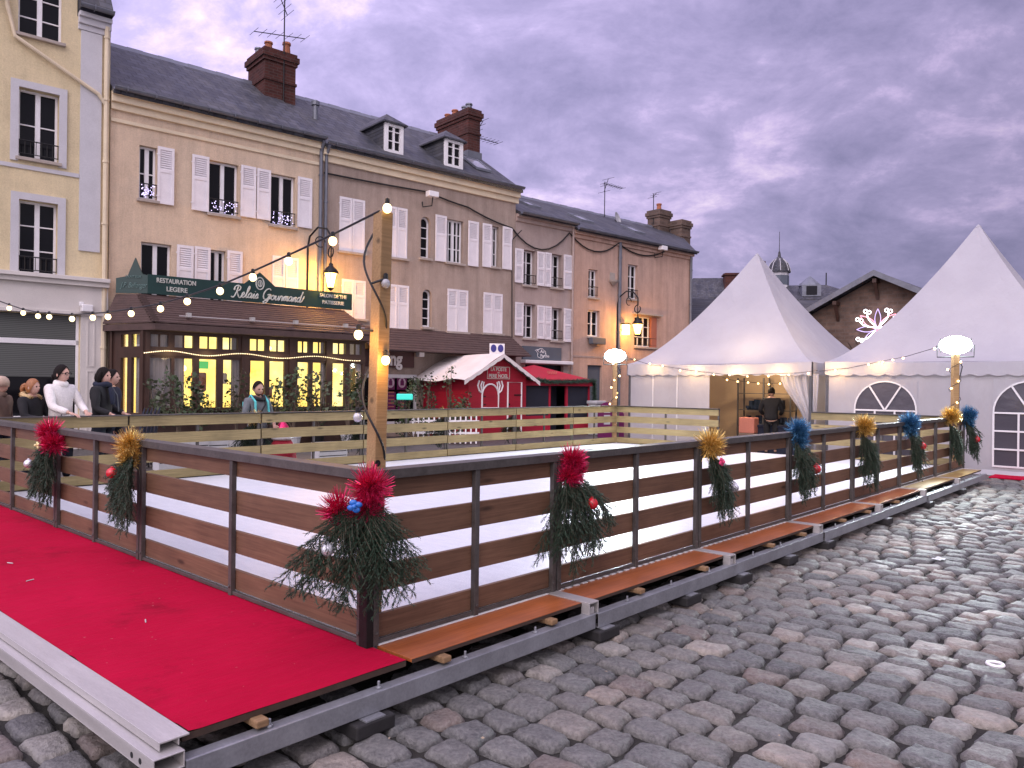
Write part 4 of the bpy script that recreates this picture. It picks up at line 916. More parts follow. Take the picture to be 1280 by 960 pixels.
tag(m.build('fine_litter', pm('litter_bits',(.30,.24,.17),.6,200,.9,0)), 'scattered fine bits of dead leaf and grit on the setts', 'litter', None, 'stuff')
# ================================================================ rink
rink = thing('ice_rink', 'large white artificial ice rink floor inside the wooden barriers', 'ice rink', P0, A_R)
MB().box(.03,RL-.03,.03,RW-.03,DK-.05,DK+.02).build('ice_sheet', M['ice'], rink)
MB().box(.1,RL-.1,.1,RW-.1,.06,DK-.055).build('substructure', M['dark'], rink)
tag(MB().box(-2.5,RL,RW+.06,RW+1.5,DK-.04,DK-.008).build('spectator_deck', M['ply_edge'], loc=P0, rz=A_R), 'plain dark boarded deck behind the far barrier where the spectators stand', 'deck')
# right-hand walkway: boards between aluminium strips
def u_at(px, v=-.15):
    P = rk(0,v,DK); n = dL
    h = plane_hit(px, 500, P, n); return (h-P).dot(dR)
js = [1.66, 3.75, 5.85, 7.95, 10.05, 12.15, 14.2]
us = [0.02]+js
names = ['orange plywood walkway board beside the near rink corner','second orange plywood walkway board, between the first two aluminium strips','third plywood walkway board from the near corner','fourth plywood walkway board from the near corner, under the blue tinsel bundle','fifth walkway board, beginning to pale under the floodlight','sixth walkway board, pale and wet near the far floodlight','last pale yellow walkway board beside the far floodlight post']
yl = pm('floodlit_ply', (.40,.27,.10), .2, 4, .35)  # walkway ply again, floodlight put into the colour for the last boards
for i in range(7):
    a, b = us[i]+.02, us[i+1]-.10
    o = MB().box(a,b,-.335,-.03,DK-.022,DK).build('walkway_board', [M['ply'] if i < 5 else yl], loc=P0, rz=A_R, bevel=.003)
    tag(o, names[i], 'board', 'plywood boards along the right side of the rink')
    e = MB().box(a,b,-.338,-.333,DK-.024,DK-.003).build('board_edge', M['ply_edge'], o)
    st = MB()
    if i == 0: st.box(a,b,-.045,-.018,DK+.002,DK+.006)
    else:
        k = a
        while k < b-.05: st.box(k,k+.055,-.048,-.018,DK+.002,DK+.007); k += .095
    st.build('edging_strip', M['white_strip'], o)
jn = ['first','second','third','fourth','fifth','sixth']
for i, u in enumerate(js[:-1]):
    o = MB().box(u-.095,u+.015,-.40,-.02,DK-.004,DK+.006).box(u-.095,u-.085,-.40,-.33,DK-.09,DK-.004).box(u+.005,u+.015,-.40,-.33,DK-.09,DK-.004).box(u-.085,u+.005,-.40,-.33,DK-.09,DK-.08).box(u-.08,u-.03,-.395,-.335,DK-.075,DK-.03).build('joint_strip', M['alu'], loc=P0, rz=A_R, bevel=.002)
    tag(o, f'{jn[i]} aluminium cross strip joining the walkway boards, counted from the near corner', 'metal strip', 'aluminium strips across the walkway')
# steel edge beams (Z section) and black blocks, wedges
def beam(u0, u1, lab, v=-.36):
    m = MB()
    m.box(u0,u1,v-.055,v-.048,.085,.185); m.box(u0,u1,v-.048,v+.02,.178,.185); m.box(u0,u1,v-.048,v+.01,.085,.092)
    k = u0+.4
    while k < u1: m.tube([(k,v-.02,.17),(k,v-.02,.225)],.008,6); m.tube([(k,v-.02,.186),(k,v-.02,.198)],.016,6); k += .62
    return tag(m.build('edge_beam', M['steel'], loc=P0, rz=A_R, bevel=.003), lab, 'steel beam', 'galvanised beams carrying the rink platform')
bl = ['long galvanised steel beam under the edge of the red carpet and the first walkway board','second galvanised steel beam along the walkway, past the first aluminium strip','third galvanised edge beam along the walkway','fourth galvanised edge beam along the walkway','fifth galvanised edge beam along the walkway','sixth galvanised edge beam, close to the far floodlight','last galvanised edge beam at the far end of the walkway']
bs = [-1.25,1.63]+js[1:]
for i in range(7): beam(bs[i]+.01, bs[i+1]-.01, bl[i], -.36-.012*(i%2))
wu = [-.88,.25,1.20,2.25,3.25,4.6,5.4,6.6,7.5,8.7]
for i,u in enumerate(wu):
    o = MB().box(u-.032,u+.032,-.395,-.20,DK-.062,DK-.026).build('wooden_wedge', M['wedge'], loc=P0, rz=A_R, bevel=.008)
    lab = ['small wooden wedge under the edge of the red carpet','small wooden wedge under the start of the first walkway board','small wooden wedge before the first aluminium strip','wooden wedge just past the first aluminium strip, below the red bauble bundle','wooden wedge halfway along the second walkway board','wooden wedge past the second aluminium strip','wooden wedge before the third aluminium strip','wooden wedge past the third aluminium strip','wooden wedge before the fourth aluminium strip','farthest visible wooden wedge under the walkway'][i]
    tag(o, lab, 'wedge', 'wooden wedges under the platform edge')
bu = [(-1.2,.0),(-.3,0),(1.72,0),(2.9,.05),(3.85,0),(4.9,.03),(5.95,0),(8.05,0),(10.1,0),(12.2,0)]
for i,(u,d) in enumerate(bu):
    m = MB(); m.box(u-.12,u+.12,-.47,-.26,.0,.075)
    o = m.build('support_block', M['block'], loc=P0, rz=A_R, bevel=.01)
    MB().box(u-.06,u+.06,-.465,-.40,.0752,.083).build('foot_plate', M['steel'], o)
    tag(o, ['black block under the near end of the steel beam','black block under the beam beside the red carpet','black support block with a steel foot under the first aluminium strip','black support block on the setts between the first two aluminium strips','black support block under the second aluminium strip','black support block between the second and third aluminium strips','black support block under the third aluminium strip','black support block under the fourth aluminium strip','black support block under the fifth aluminium strip','farthest black support block under the walkway'][i], 'block', 'black blocks under the rink beams')
# carpet and its metal nosing
ce = lambda v: -1.20-.018*v
tag(MB().grid(lambda a,b: (ce(-.335+9.4*b)*(1-a)+.0*a-.0, -.335+9.4*b if a < 1 or b > .0357 else -.335+9.4*b, DK+.004+.0012*math.sin(b*57+a*9)+(.006*(1 if (a<.02 and int(b*97)%13==0) else 0))), 24, 200).build('red_carpet', M['carpet'], loc=P0, rz=A_R, smooth=True), 'bright red carpet laid along the left side of the rink', 'carpet')
tag(MB().box(-1.22,-.0,-.333,9.0,DK-.03,DK+.001).build('carpet_board', M['ply_edge'], loc=P0, rz=A_R), 'dark plywood platform board beneath the red carpet', 'board')
m = MB(); v0, v1 = -.37, 9.0
no = thing('carpet_nosing', 'flat pale aluminium edge rail along the front of the red carpet', 'metal rail', rk(-1.2,0), A_R+R(1.03))
MB().box(-.140,-.012,-.37,9.0,DK+.008,DK+.016).box(-.140,-.135,-.37,9.0,DK-.02,DK+.008).box(-.06,-.055,-.37,9.0,DK-.02,DK+.008).build('top_plate', M['alu'], no, bevel=.002)
ub = MB()
x0,x1,z0,z1 = -.185,-.055,DK-.095,DK-.025; t = .006
ub.box(x0,x1,-.42,9,z1-t,z1); ub.box(x0,x1,-.42,9,z0,z0+t); ub.box(x0,x0+t,-.42,9,z0+t,z1-t); ub.box(x1-t,x1,-.42,9,z0+t,z1-t)
ub.build('box_beam', M['alu'], no, bevel=.002)
for y in (-.30,-.22): MB().tube([(x0-.0015,y,DK-.065),(x0+.002,y,DK-.065)],.013,10).build('bolt_hole', M['dark'], no)
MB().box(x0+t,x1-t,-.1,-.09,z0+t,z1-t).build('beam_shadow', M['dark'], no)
MB().tube([(-.30,-.32,.055),(-.12,-.32,.07),(-.04,-.36,.11)],.04,10).tube([(-.22,-.32,.03),(-.22,-.32,.09)],.055,8).build('clamp', M['steel'], no)
for i, (u,v,rz) in enumerate(((-.9,2.9,.4),(-.7,1.3,1.2),(-.8,3.6,2.0))):
    tag(MB().tube([rk(u,v,DK+.009),rk(u+.06*math.cos(rz),v+.06*math.sin(rz),DK+.009)],.004,4).build('straw', M['kiosk']), ['pale straw lying on the red carpet at the left edge','short pale straw in the middle of the red carpet','pale bit of straw on the carpet below the first fir bundle'][i], 'litter', 'bits of straw on the carpet')
# ---- barrier panels
def panel(label, org, rz, ln, mids, pm_, group='wooden barrier panels round the rink', planks=4, seed=0):
    t = thing('barrier_panel', label, 'barrier', org, rz, group); z = DK
    f = MB(); s = .04
    for x in [s/2+.004, ln-s/2-.004]+list(mids):
        f.box(x-s/2,x+s/2,-.042,-.006,z+.004,z+.975); 
    f.box(.004,ln-.004,-.030,-.0065,z+.010,z+.034)
    f.box(.0,ln,-.045,.075,z+.985,z+1.0); f.box(.0,ln,-.050,-.045,z+.945,z+1.0)
    for x in [.03,ln-.03]+list(mids): f.tube([(x,-.05,z+.07),(x,-.042,z+.07)],.012,6)
    f.build('steel_frame', M['frame'], t, bevel=.003)
    for (a,b) in ((.83,.978),(.565,.725),(.295,.45),(.035,.17))[:planks]:
        r = random.Random(seed*7+int(a*100)); d = r.uniform(-.004,.004)
        pk_ = MB().box(.008,ln-.008,-.003,.027,z+a+d,z+b+d+r.uniform(-.006,.004))
        for xx in [.055,ln-.055]+[q+e for q in mids for e in (-.035,.035)]:
            for zz in (z+a+.035,z+b-.04): pk_.tube([(xx,-.0065,zz),(xx,-.002,zz)],.006,6)
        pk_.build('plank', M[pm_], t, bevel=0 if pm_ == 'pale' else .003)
    return t
rl = ['brown barrier panel just right of the near corner, the shortest one','brown barrier panel right of the red tinsel bundle with the red bauble','brown barrier panel between the gold and the first blue tinsel bundle','brown barrier panel in front of the tied tent curtain','brown barrier panel with the gold tinsel bundle in front of the arched tent window','brown barrier panel by the third blue tinsel on the right','last brown barrier panel at the right floodlight post']
us2 = [0,1.66,3.75,5.84,7.93,10.02,12.11,14.2]
for i in range(7):
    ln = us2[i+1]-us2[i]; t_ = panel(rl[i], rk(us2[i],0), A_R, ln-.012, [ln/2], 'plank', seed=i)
    if i == 0: MB().box(-.042,.003,-.043,-.037,DK+.004,DK+.975).box(-.043,-.037,-.037,.03,DK+.004,DK+.975).build('corner_gap_shade', M['iron'], t_)  # black angle strips stand for the dark gap at the corner
ll = ['long brown barrier panel left of the near corner above the red carpet','brown barrier panel between the gold and the leftmost red tinsel bundle','brown barrier panel at the left edge of the view']
vs2 = [0.0,3.04,5.08,8.06]
for i in range(3): panel(ll[i], rk(0,vs2[i+1]), A_R-R(90), vs2[i+1]-vs2[i]-.012, [(vs2[i+1]-vs2[i])/2], 'plank', seed=20+i)
fl = ['pale barrier panel in front of the spectators at the left','pale barrier panel in front of the tea room door and white crates','pale barrier panel left of the tall near post, below the tea room plants','pale barrier panel behind the tall near post','pale barrier panel in front of the picket fence','pale barrier panel in front of the red hut','pale barrier panel in front of the red market tent']
fs = [0,1.81,3.91,5.98,8.1,10.2,12.3,14.2]
for i in range(7): 
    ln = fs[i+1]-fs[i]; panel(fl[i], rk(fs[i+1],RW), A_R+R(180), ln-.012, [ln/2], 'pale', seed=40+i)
el = [(5.12,8.06,'pale barrier panel in front of the left tent wall'),(0.02,2.94,'pale barrier panel between the tent curtain and the right floodlight post')]
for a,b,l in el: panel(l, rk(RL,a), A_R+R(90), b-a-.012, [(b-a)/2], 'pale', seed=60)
# ================================================================ fir bundles
def fir(label, u, side, mount_h, length, width, lean, tinsel, extras, seed, nb=24, tscale=1.0, tdrop=(0,0), v=0, thin=1):
    r = random.Random(seed)
    org, rz = (rk(u,0,DK), A_R) if side == 'R' else (rk(0,v,DK), A_R-R(90)) if side == 'L' else (u, A_R)
    t = thing('fir_bundle', label, 'fir bundle', org, rz, 'fir bundles tied to the rink barriers')
    t.location = Vector(t.location)
    fb = MB(); tw = MB()
    for k in range(nb):
        q = (k+.5)/nb*2-1+r.uniform(-.12,.12); L = length*r.uniform(.62,1.0)*(1-.28*abs(q)); out = r.uniform(.03,.17)
        x0 = r.uniform(-.03,.03); dx = q*width/2+lean*L
        P = lambda s: Vector((x0+dx*(s**.85), -.06-out*math.sin(min(1,s*1.3)*math.pi*.55), mount_h-.06-L*(s**1.12)))
        n = 9; tw.tube([P(i/n) for i in range(n+1)], [.0042*(1-.6*i/n) for i in range(n+1)], 4)
        def needles(A, B, cnt, ln):
            cnt = int(cnt*1.5)
            d = (B-A).normalized(); 
            for i in range(cnt):
                p = A.lerp(B, i/cnt); ax = Vector((r.gauss(0,1),r.gauss(0,1),r.gauss(0,1))).cross(d).normalized()
                e = p+(ax*.75+d*.85).normalized()*ln*r.uniform(.7,1.15); s = d.cross(ax)*.0024*(1+.35*(thin-1)); mm = p.lerp(e,.45)
                fb.add([p,mm+s,e,mm-s],[(0,1,2,3)])
        for i in range(2, n): needles(P(i/n), P((i+1)/n), 16, .026)
        for i in range(17):
            s = .12+.86*i/17; A = P(s); sd = 1 if i%2 else -1
            d = (P(min(1,s+.05))-P(s-.05)).normalized(); tl = r.uniform(.09,.19)*(1.15-s*.5)*(length/.6)**.5
            B = A+(d*.8+Vector((sd*.55,r.uniform(-.4,.15),r.uniform(-.25,.1)))).normalized()*tl
            tw.tube([A,B],.0018,3,cap=False); needles(A, B, 22, .027)
    f = fb.build('fir_branches', M['fir'], t); tw.build('twigs', M['twig'], f)
    ts = MB()
    def tuft(c, rad, cnt):
        c = Vector(c)
        for i in range(int(cnt*1.7)):
            d = Vector((r.gauss(0,1),r.gauss(0,1)-.35,r.gauss(0,1))).normalized(); p = c+d*rad*r.uniform(.0,.5); e = c+d*rad*r.uniform(.75,1.25)
            s = d.cross(Vector((r.gauss(0,1),r.gauss(0,1),r.gauss(0,1)))).normalized()*.0022*max(1,thin*.9); mid = p.lerp(e,.5)+Vector((0,0,-.12*rad))
            ts.add([p-s,p+s,mid+s,mid-s,e+s*.4,e-s*.4],[(0,1,2,3),(3,2,4,5)])
    for (x,z,rad,cnt) in tinsel[1]: tuft((x,-.09,mount_h+z), rad*tscale, cnt)
    ts.build('tinsel', M[tinsel[0]], t)
    for (kind, mt, x, z, rad) in extras:
        b = MB()
        if kind == 'bauble': 
            b.sphere((x,-.215,mount_h+z), rad, 20, 12); b.lathe([(rad*.25,rad*.95),(rad*.25,rad*1.18),(rad*.1,rad*1.2)], (x,-.215,mount_h+z), 8); b.build('bauble', M[mt], t, smooth=True)
        else:
            for a in (0,1,2,3): b.sphere((x+rad*.6*math.cos(a*1.57+.4),-.20,mount_h+z+rad*.6*math.sin(a*1.57+.4)), rad*.6, 8, 5, sc=(1.1,.5,.8))
            b.sphere((x,-.22,mount_h+z),rad*.4,8,5); b.build('bow', M[mt], t, smooth=True)
    return t
def vpx(px):  # along the left side, from photo column
    P = rk(0,0,DK+.6); h = plane_hit(px, 600, P, dR); return (h-P).dot(dL)
def upx(px):
    P = rk(0,0,DK+.6); h = plane_hit(px, 600, P, dL); return (h-P).dot(dR)
red = lambda *a: ('t_red', a)
T = fir('largest fir bundle, on the near corner, with red tinsel and a blue bow', 0, 'R', .93, .70, .74, -.08, ('t_red', ((.02,.0,.12,420),(.0,-.12,.11,340),(-.15,-.13,.11,340))), (('bauble','b_white',-.19,-.33,.036),('bow','b_blue',-.05,-.10,.035)), 1, 30)
T.rotation_euler.z = A_R-R(45); T.location = rk(-.02,-.02,DK)
fir('spreading fir bundle with red tinsel and a shiny red bauble right of the corner', upx(702), 'R', .93, .78, .86, .02, ('t_red', ((.0,.03,.11,420),(-.04,-.09,.10,320),(.06,-.06,.09,200))), (('bauble','b_red',.09,-.29,.042),), 2, 26)
fir('drooping fir bundle with gold tinsel, a pink bow and a silver bauble', upx(876), 'R', .97, .78, .36, .36, ('t_gold', ((0,.0,.15,420),)), (('bow','b_pink',.02,-.16,.04),('bauble','b_white',.26,-.42,.04)), 3, 20, thin=1.3)
fir('fir bundle with bright blue tinsel and a red bauble in front of the tent opening', upx(987), 'R', .98, .82, .56, .16, ('t_blue', ((0,.06,.13,380),(.02,-.06,.12,300))), (('bauble','b_red',.22,-.40,.055),), 4, 20, thin=1.6)
fir('fir bundle with gold tinsel and loose twigs before the arched tent window', upx(1070), 'R', .97, .84, .62, .2, ('t_gold', ((0,.04,.15,420),)), (), 5, 20, thin=1.9)
fir('fir bundle with blue tinsel and a red bauble, fourth from the far end', upx(1128), 'R', .98, .86, .46, .34, ('t_blue', ((0,.02,.16,420),(.02,-.12,.12,240))), (('bauble','b_red',.25,-.36,.06),), 6, 20, thin=2.1)
fir('bushy fir bundle with sparkling gold tinsel beside the right floodlight post', upx(1180), 'R', .98, .84, .62, .36, ('t_gold', ((0,.06,.17,460),)), (), 7, 24, thin=2.4)
fir('farthest fir bundle, with blue tinsel and a small red bauble at the rink end', RL-.06, 'R', .98, .84, .7, .34, ('t_blue', ((0,.06,.17,420),(.05,-.10,.12,240))), (('bauble','b_red',.18,-.42,.06),), 8, 22, thin=2.4)
fir('compact fir bundle with gold tinsel and a red bauble above the red carpet', 0, 'L', .97, .72, .54, -.02, ('t_gold', ((0,-.0,.13,380),(.0,-.12,.11,300))), (('bauble','b_red',-.06,-.24,.045),), 9, 22, v=vpx(177), thin=1.2)
fir('leftmost fir bundle with red tinsel, a cream bow and a silver bauble', 0, 'L', .98, .80, .54, -.12, ('t_red', ((-.02,.0,.13,380),(.08,-.12,.13,360))), (('bow','b_yel',-.04,-.14,.035),('bauble','b_white',-.26,-.34,.045)), 10, 22, v=vpx(76), thin=1.4)
for i,(u,col,lab) in enumerate(((3.85,'t_gold','small fir bundle with gold tinsel on the far barrier by the man'),(6.0,'t_gold','fir bundle outside the far barrier just left of the tall near post'),(8.1,'t_gold','fir bundle hanging outside the far barrier in front of the picket fence'),(10.2,'t_red','fir bundle hanging outside the far barrier in front of the red hut'))):
    T = fir(lab, rk(u,RW,DK), 'X', .90, .72, .7, .1*(-1)**i, (col, ((0,.0,.14,200 if i==0 else 30),)), (), 30+i, 16, thin=2)
    T.rotation_euler.z = A_R+R(180)
# ================================================================ posts, floodlights, string lights
tp = rk(.085,.085,DK)
post = thing('timber_post', 'tall square yellow timber post standing in the near corner of the rink', 'post', tp, R(47.8))
pt = MB(); pt.box(-.042,.042,-.042,.042,.0,2.50); po = pt.build('post_timber', M['post'], post, bevel=.006)
po.rotation_euler = (0,R(1.2),0)
MB().tube([(0,-.045,1.03),(0,-.042,1.03)],.02,10).build('bolt', M['iron'], post)
def fest(name, label, pts3, bulbs, rc=.007, br=.026, mat='bulb', off=None, group='festoon lights'):
    t = thing(name, label, 'string lights', pts3[0], 0, group); o = Vector(pts3[0])
    MB().tube([Vector(p)-o for p in pts3], rc, 6).build('cable', M['cable'], t)
    for i, (p, on) in enumerate(bulbs):
        p = Vector(p)-o; m = MB()
        m.sphere(p-Vector((0,0,br*1.1)), br, 14, 9, sc=(1,1,1.12))
        b = m.build('bulb', M[mat] if on else M['offbulb'], t, smooth=True)
        MB().lathe([(br*.42,0),(br*.55,br*.3),(br*.5,br*1.3),(br*.2,br*1.5)], p-Vector((0,0,br*.25)), 8).build('socket', M['iron'], b)
    return t
tops = Vector((tp.x,tp.y,DK+2.50))
bx = [(416,303),(361,328),(316,348),(275,365),(234,378),(200.6,387),(164,393),(135,397),(116,398),(90,399.5),(61.5,397),(47.5,396),(29,392),(11.5,386)]
pts = [tuple(tops+Vector((.02,0,.0)))]; bl_ = []
for px,py in bx:
    P = tp; h = plane_hit(px, py, P, dR); pts.append(tuple(h+Vector((0,0,.05)))); bl_.append((h+Vector((0,0,.036)), 1))
endp = rk(-.0,8.0,2.82); pts.append(tuple(endp))
fest('festoon_lights', 'long string of warm bulbs sagging from the tall near post to the left', pts, bl_)
fp_ = thing('timber_post', 'timber post at the far left rink corner carrying the bulb string', 'post', rk(.0,8.02,DK), A_R)
MB().box(-.042,.042,-.0,.084,0,2.6).build('post_timber', M['post'], fp_, bevel=.006)
# wrap of cable and bulbs on the near post
sp = []; nz_ = 60
for i in range(nz_+1):
    z = 2.46-1.62*i/nz_; a = 1.2+i/nz_*2.1*2*math.pi; rr = .066
    sp.append(tuple(tp+Vector((math.cos(a)*rr, math.sin(a)*rr, z+ (0.012)))))
wb = []
for px,py,on in ((484,262,1),(482,356,0),(448,420,1),(482,452,1),(447,523,0)):
    h = at(px,py,tp.y-.02); wb.append((h+Vector((0,0,.036)),on)); sp_near = min(range(len(sp)), key=lambda i: (Vector(sp[i])-h).length)
wt = fest('post_lights', 'cable with five bulbs wound round the tall near post, two of them unlit', sp, wb)
arms = MB(); o0 = Vector(sp[0])
for p,_ in wb: 
    i = min(range(len(sp)), key=lambda k: (Vector(sp[k])-p).length); arms.tube([Vector(sp[i])-o0, p-o0+Vector((0,0,.0))], .007, 5)
arms.build('bulb_lead', M['cable'], wt)
for px,py,pw in ((482,455,5),(450,424,3.5)): lamp('bulb_light','POINT',at(px,py,tp.y-.10)-o0,pw*.55,(1,.52,.12),wt,.035)
lamp('bulb_light','POINT',at(484,250,tp.y)-o0,.5,(1,.58,.18),wt,.035)
def flood(label, base, px, py, aim, ph, roll=0):
    t = thing('floodlight_post', label, 'floodlight', base, 0)
    MB().box(-.055,.055,-.055,.055,0,ph).build('post_timber', M['post'], t, bevel=.008)
    d = (Vector(aim)-(Vector(base)+Vector((0,0,ph)))); ang = math.atan2(d.y,d.x)-math.pi/2
    hd = MB(); hd.sphere((0,-.06,ph+.17),.27,28,12,sc=(1,.25,.58))
    for i in range(9): x = -.26+i*.065; hd.box(x-.008,x+.008,-.09,-.05,ph+.03,ph+.31)
    h = hd.build('lamp_head', M['iron'], t, bevel=.012, rz=ang)
    MB().sphere((0,.02,ph+.17),.28,28,14,sc=(1,.30,.62)).build('led_lens', M['flood'], h, smooth=True)
    MB().tube([(-.31,-.02,ph+.17),(-.31,-.02,ph-.06),(.31,-.02,ph-.06),(.31,-.02,ph+.17)],.014,6).build('yoke', M['iron'], h)
    MB().tube([(.06,.0,ph-.1),(.15,.02,ph-.25),(.08,0,ph-.5),(.08,.0,.9)],.010,6).build('lead', M['cable'], t)
    q = d.normalized().to_track_quat('-Z','Y').to_euler()
    l = lamp('floodlight_beam','AREA',(0,0,0),240,(.86,.98,.97),t,.5,q); l.location = Vector((0,0,ph+.17))+d.normalized()*.16
    l.data.spread = R(150)
    return t
f1b = rk(RL-.1,.12,DK); f2b = rk(RL-.02,RW+.05,0)
flood('right floodlight glaring on its timber post at the far end of the walkway', f1b, 1198, 430, rk(1.5,-2.0,.3), at(1198,441,f1b.y).z-DK-.02)
flood('left floodlight glaring on its timber post in front of the orange corner house', f2b, 776, 443, rk(3.5,3.2,.3), at(776,453,f2b.y).z)
def mini(label, pts, n, seed, r=.016, group='small warm string lights', jit=.04):
    rr = random.Random(seed); P = [Vector(p) for p in pts]; o = P[0]; t = thing('string_lights', label, 'string lights', o, 0, group)
    MB().tube([p-o for p in P], .006, 4).build('cable', M['cable'], t)
    segs = [(P[i+1]-P[i]).length for i in range(len(P)-1)]; tot = sum(segs)
    for k in range(n):
        d = tot*(k+.5)/n; i = 0
        while d > segs[i] and i < len(segs)-1: d -= segs[i]; i += 1
        p = P[i].lerp(P[i+1], d/segs[i])-o+Vector((rr.uniform(-jit,jit),rr.uniform(-jit,jit),-.02+rr.uniform(-jit,jit)))
        MB().sphere(p, r, 8, 5).build('bulb', M['minibulb'], t, smooth=True)
    return t
def spiral(base, z0, z1, turns, r): return [tuple(Vector(base)+Vector((r*math.cos(a),r*math.sin(a),z0+(z1-z0)*k))) for k,a in ((i/40, i/40*turns*2*math.pi) for i in range(41))]
mini('warm string lights twisted round the right floodlight post', spiral(f1b,1.0,2.1,3,.10), 9, 3, .022)
mini('warm string lights twisted round the left floodlight post', spiral(f2b,1.1,2.6,3,.10), 10, 4, .026)
# rope light on the tea room front
rp = []
for i in range(61):
    px = 180.5+(452-180.5)*i/60; ph = (px-180.5)/90*2*math.pi
    a, z = fp(px, 446, YF-.09); rp.append(tuple(W(a, YF-.09, 2.475+.045*math.sin(ph*.98-.6))))
t = thing('string_lights', 'fine wavy string of tiny lights across the front of the tea room', 'string lights', rp[0], 0, 'small warm string lights'); o0 = Vector(rp[0])
MB().tube([Vector(p)-o0 for p in rp], .004, 4).build('cable', M['cable'], t)
mb = MB()
for i in range(60):
    for q in (.0,.5): mb.sphere(Vector(rp[i]).lerp(Vector(rp[i+1]),q)-o0+Vector((0,0,0)), .0135, 6, 4)
mb.build('bulbs', M['ropebulb'], t)
for px in (212,260,345,420): lamp('rope_glow','POINT',W(tx(px),YF-.3,2.45)-o0,3.0,(1,.72,.35),t,.15)
# ================================================================ white tents
TP = Vector((10.14,16.1,0)); TS = 5.3; TA = A_R-R(90)
EV = 2.42
def tent(label, u0, apex, holes, walls):
    org = TP+dL*u0; t = thing('pagoda_tent', label, 'tent', org, TA); S = TS; H = S/2; c = H
    mb = MB(); nu, nv = 16, 22
    for k in range(4):
        ca, sa = [(1,0),(0,1),(-1,0),(0,-1)][k]
        def fn(a, b):
            r = .022+(1-.022)*b; x = r*(2*a-1)*H; y = -r*H
            bow = .05*math.sin(math.pi*a)*math.sin(math.pi*min(1,b*1.0))
            z = EV+(apex-EV)*((1-b)**1.38)-bow*.6
            if b > .85: z -= .05*math.sin(math.pi*a)*(b-.85)/.15
            return (c+x*ca-y*sa, c+x*sa+y*ca, z)
        mb.grid(fn, nu, nv)
    mb.lathe([(.09,apex-.12),(.06,apex+.03),(.01,apex+.08)], (c,c,0), 10)
    mb.build('canopy', M['tent'], t, smooth=True)
    va = MB(); n = 132
    for k in range(4):
        ca, sa = [(1,0),(0,1),(-1,0),(0,-1)][k]
        for i in range(n):
            q = [(-H+S*i/n), (-H+S*(i+1)/n)]; vs = []
            for x in q:
                y = -H-.03+.012*math.sin(x*7); s = abs(math.sin((x+H)*math.pi/.34)); z1 = EV-.30-.045*s
                mz = EV-.05*math.sin(math.pi*(x+H)/S)
                vs += [(c+x*ca-y*sa, c+x*sa+y*ca, mz-.002), (c+x*ca-(y-.02)*sa, c+x*sa+(y-.02)*ca, z1)]
            va.add(vs, [(0,1,3,2)])
    va.build('valance', M['tent'], t)
    for (x,y) in ((.04,.04),(S-.04,.04),(.04,S-.04),(S-.04,S-.04)):
        MB().box(x-.035,x+.035,y-.035,y+.035,0,EV).box(x-.1,x+.1,y-.1,y+.1,0,.012).build('leg', M['pole'], t, bevel=.005)
    MB().tube([(c,c,EV),(c,c,apex-.05)],.03,8).build('mast', M['pole'], t)
    rr = MB(); rr.tube([(.04,.04,EV-.05),(S-.04,.04,EV-.05),(S-.04,S-.04,EV-.05),(.04,S-.04,EV-.05),(.04,.04,EV-.05)],.025,6); rr.build('eave_frame', M['pole'], t)
    for w in walls:
        m = MB(); x0,x1 = w[1],w[2]
        if w[0] == 'front':
            wall_holes(m, x0, x1, .10, EV-.06, [h for h in holes if x0 <= h[0] and h[1] <= x1], .02, .01)
            nm = 'front_wall'
        elif w[0] == 'back': m.grid(lambda a,b:(x0+(x1-x0)*a, S-.02+.02*math.sin(a*40), .02+(EV-.08)*b), 60, 1); nm = 'back_wall'
        else:
            xx = .01 if w[0] == 'left' else S-.01; m.grid(lambda a,b:(xx+.015*math.sin(a*33), .04+(S-.08)*a, .02+(EV-.08)*b), 60, 1); nm = 'side_wall'
        m.build(nm, M['tent'], t, smooth=False)
    for h in holes: 
        a,b,c_,d = h[:4]; rad = (b-a)/2; zc = d-rad; f = MB(); xm = (a+b)/2; y0,y1 = .0,.024; w = .035
        for z in (zc-.02, zc-.02-(zc-c_)/3, zc-.02-2*(zc-c_)/3, c_): f.box(a,b,y0,y1,z,z+w)
        for x in (a,xm-rad*.34,xm+rad*.34-w,b-w):
            z = c_+w
            for zz in (zc-.02-2*(zc-c_)/3, zc-.02-(zc-c_)/3, zc-.02): f.box(x,x+w,y0+.001,y1-.001,z,zz); z = zz+w
        n = 18
        for k in range(n):
            q0,q1 = math.pi*k/n, math.pi*(k+1)/n
            f.prism([(xm+q*math.cos(tt), zc+q*math.sin(tt)) for q,tt in ((rad-.03,q0),(rad,q0),(rad,q1),(rad-.03,q1))], lambda p,q,hh:(p,hh,q), y0, y1)
        for sg in (-1,1): 
            p0, p1 = Vector((xm,0,zc+.0)), Vector((xm+sg*rad*.52,0,zc+rad*.85)); d_ = (p1-p0).normalized(); nn = Vector((d_.z,0,-d_.x))*.017
            f.add([(p.x+s*nn.x, y, p.z+s*nn.z) for y in (y0,y1) for p,s in ((p0,-1),(p0,1),(p1,1),(p1,-1))], [(0,1,2,3),(4,7,6,5),(0,3,7,4),(1,5,6,2)])
        wn = f.build('window_bars', M['tentframe'], t)
        pv = MB(); pts = [(a,c_),(b,c_)]+[(xm+rad*math.cos(math.pi*k/16), zc+rad*math.sin(math.pi*k/16)) for k in range(17)]
        pv.prism(pts, lambda p,q,hh:(p,hh,q), .026, .030); pv.build('clear_sheet', M['pvc'], wn)
    return t
def tX(px, org): h = plane_hit(px, 520, TP, dR); return -(h-org).dot(dL)
o2 = TP+dL*3.53; o1 = TP+dL*9.15
wa, wb_ = tX(1067,o2), tX(1146,o2); wc = tX(1240.5,o2)
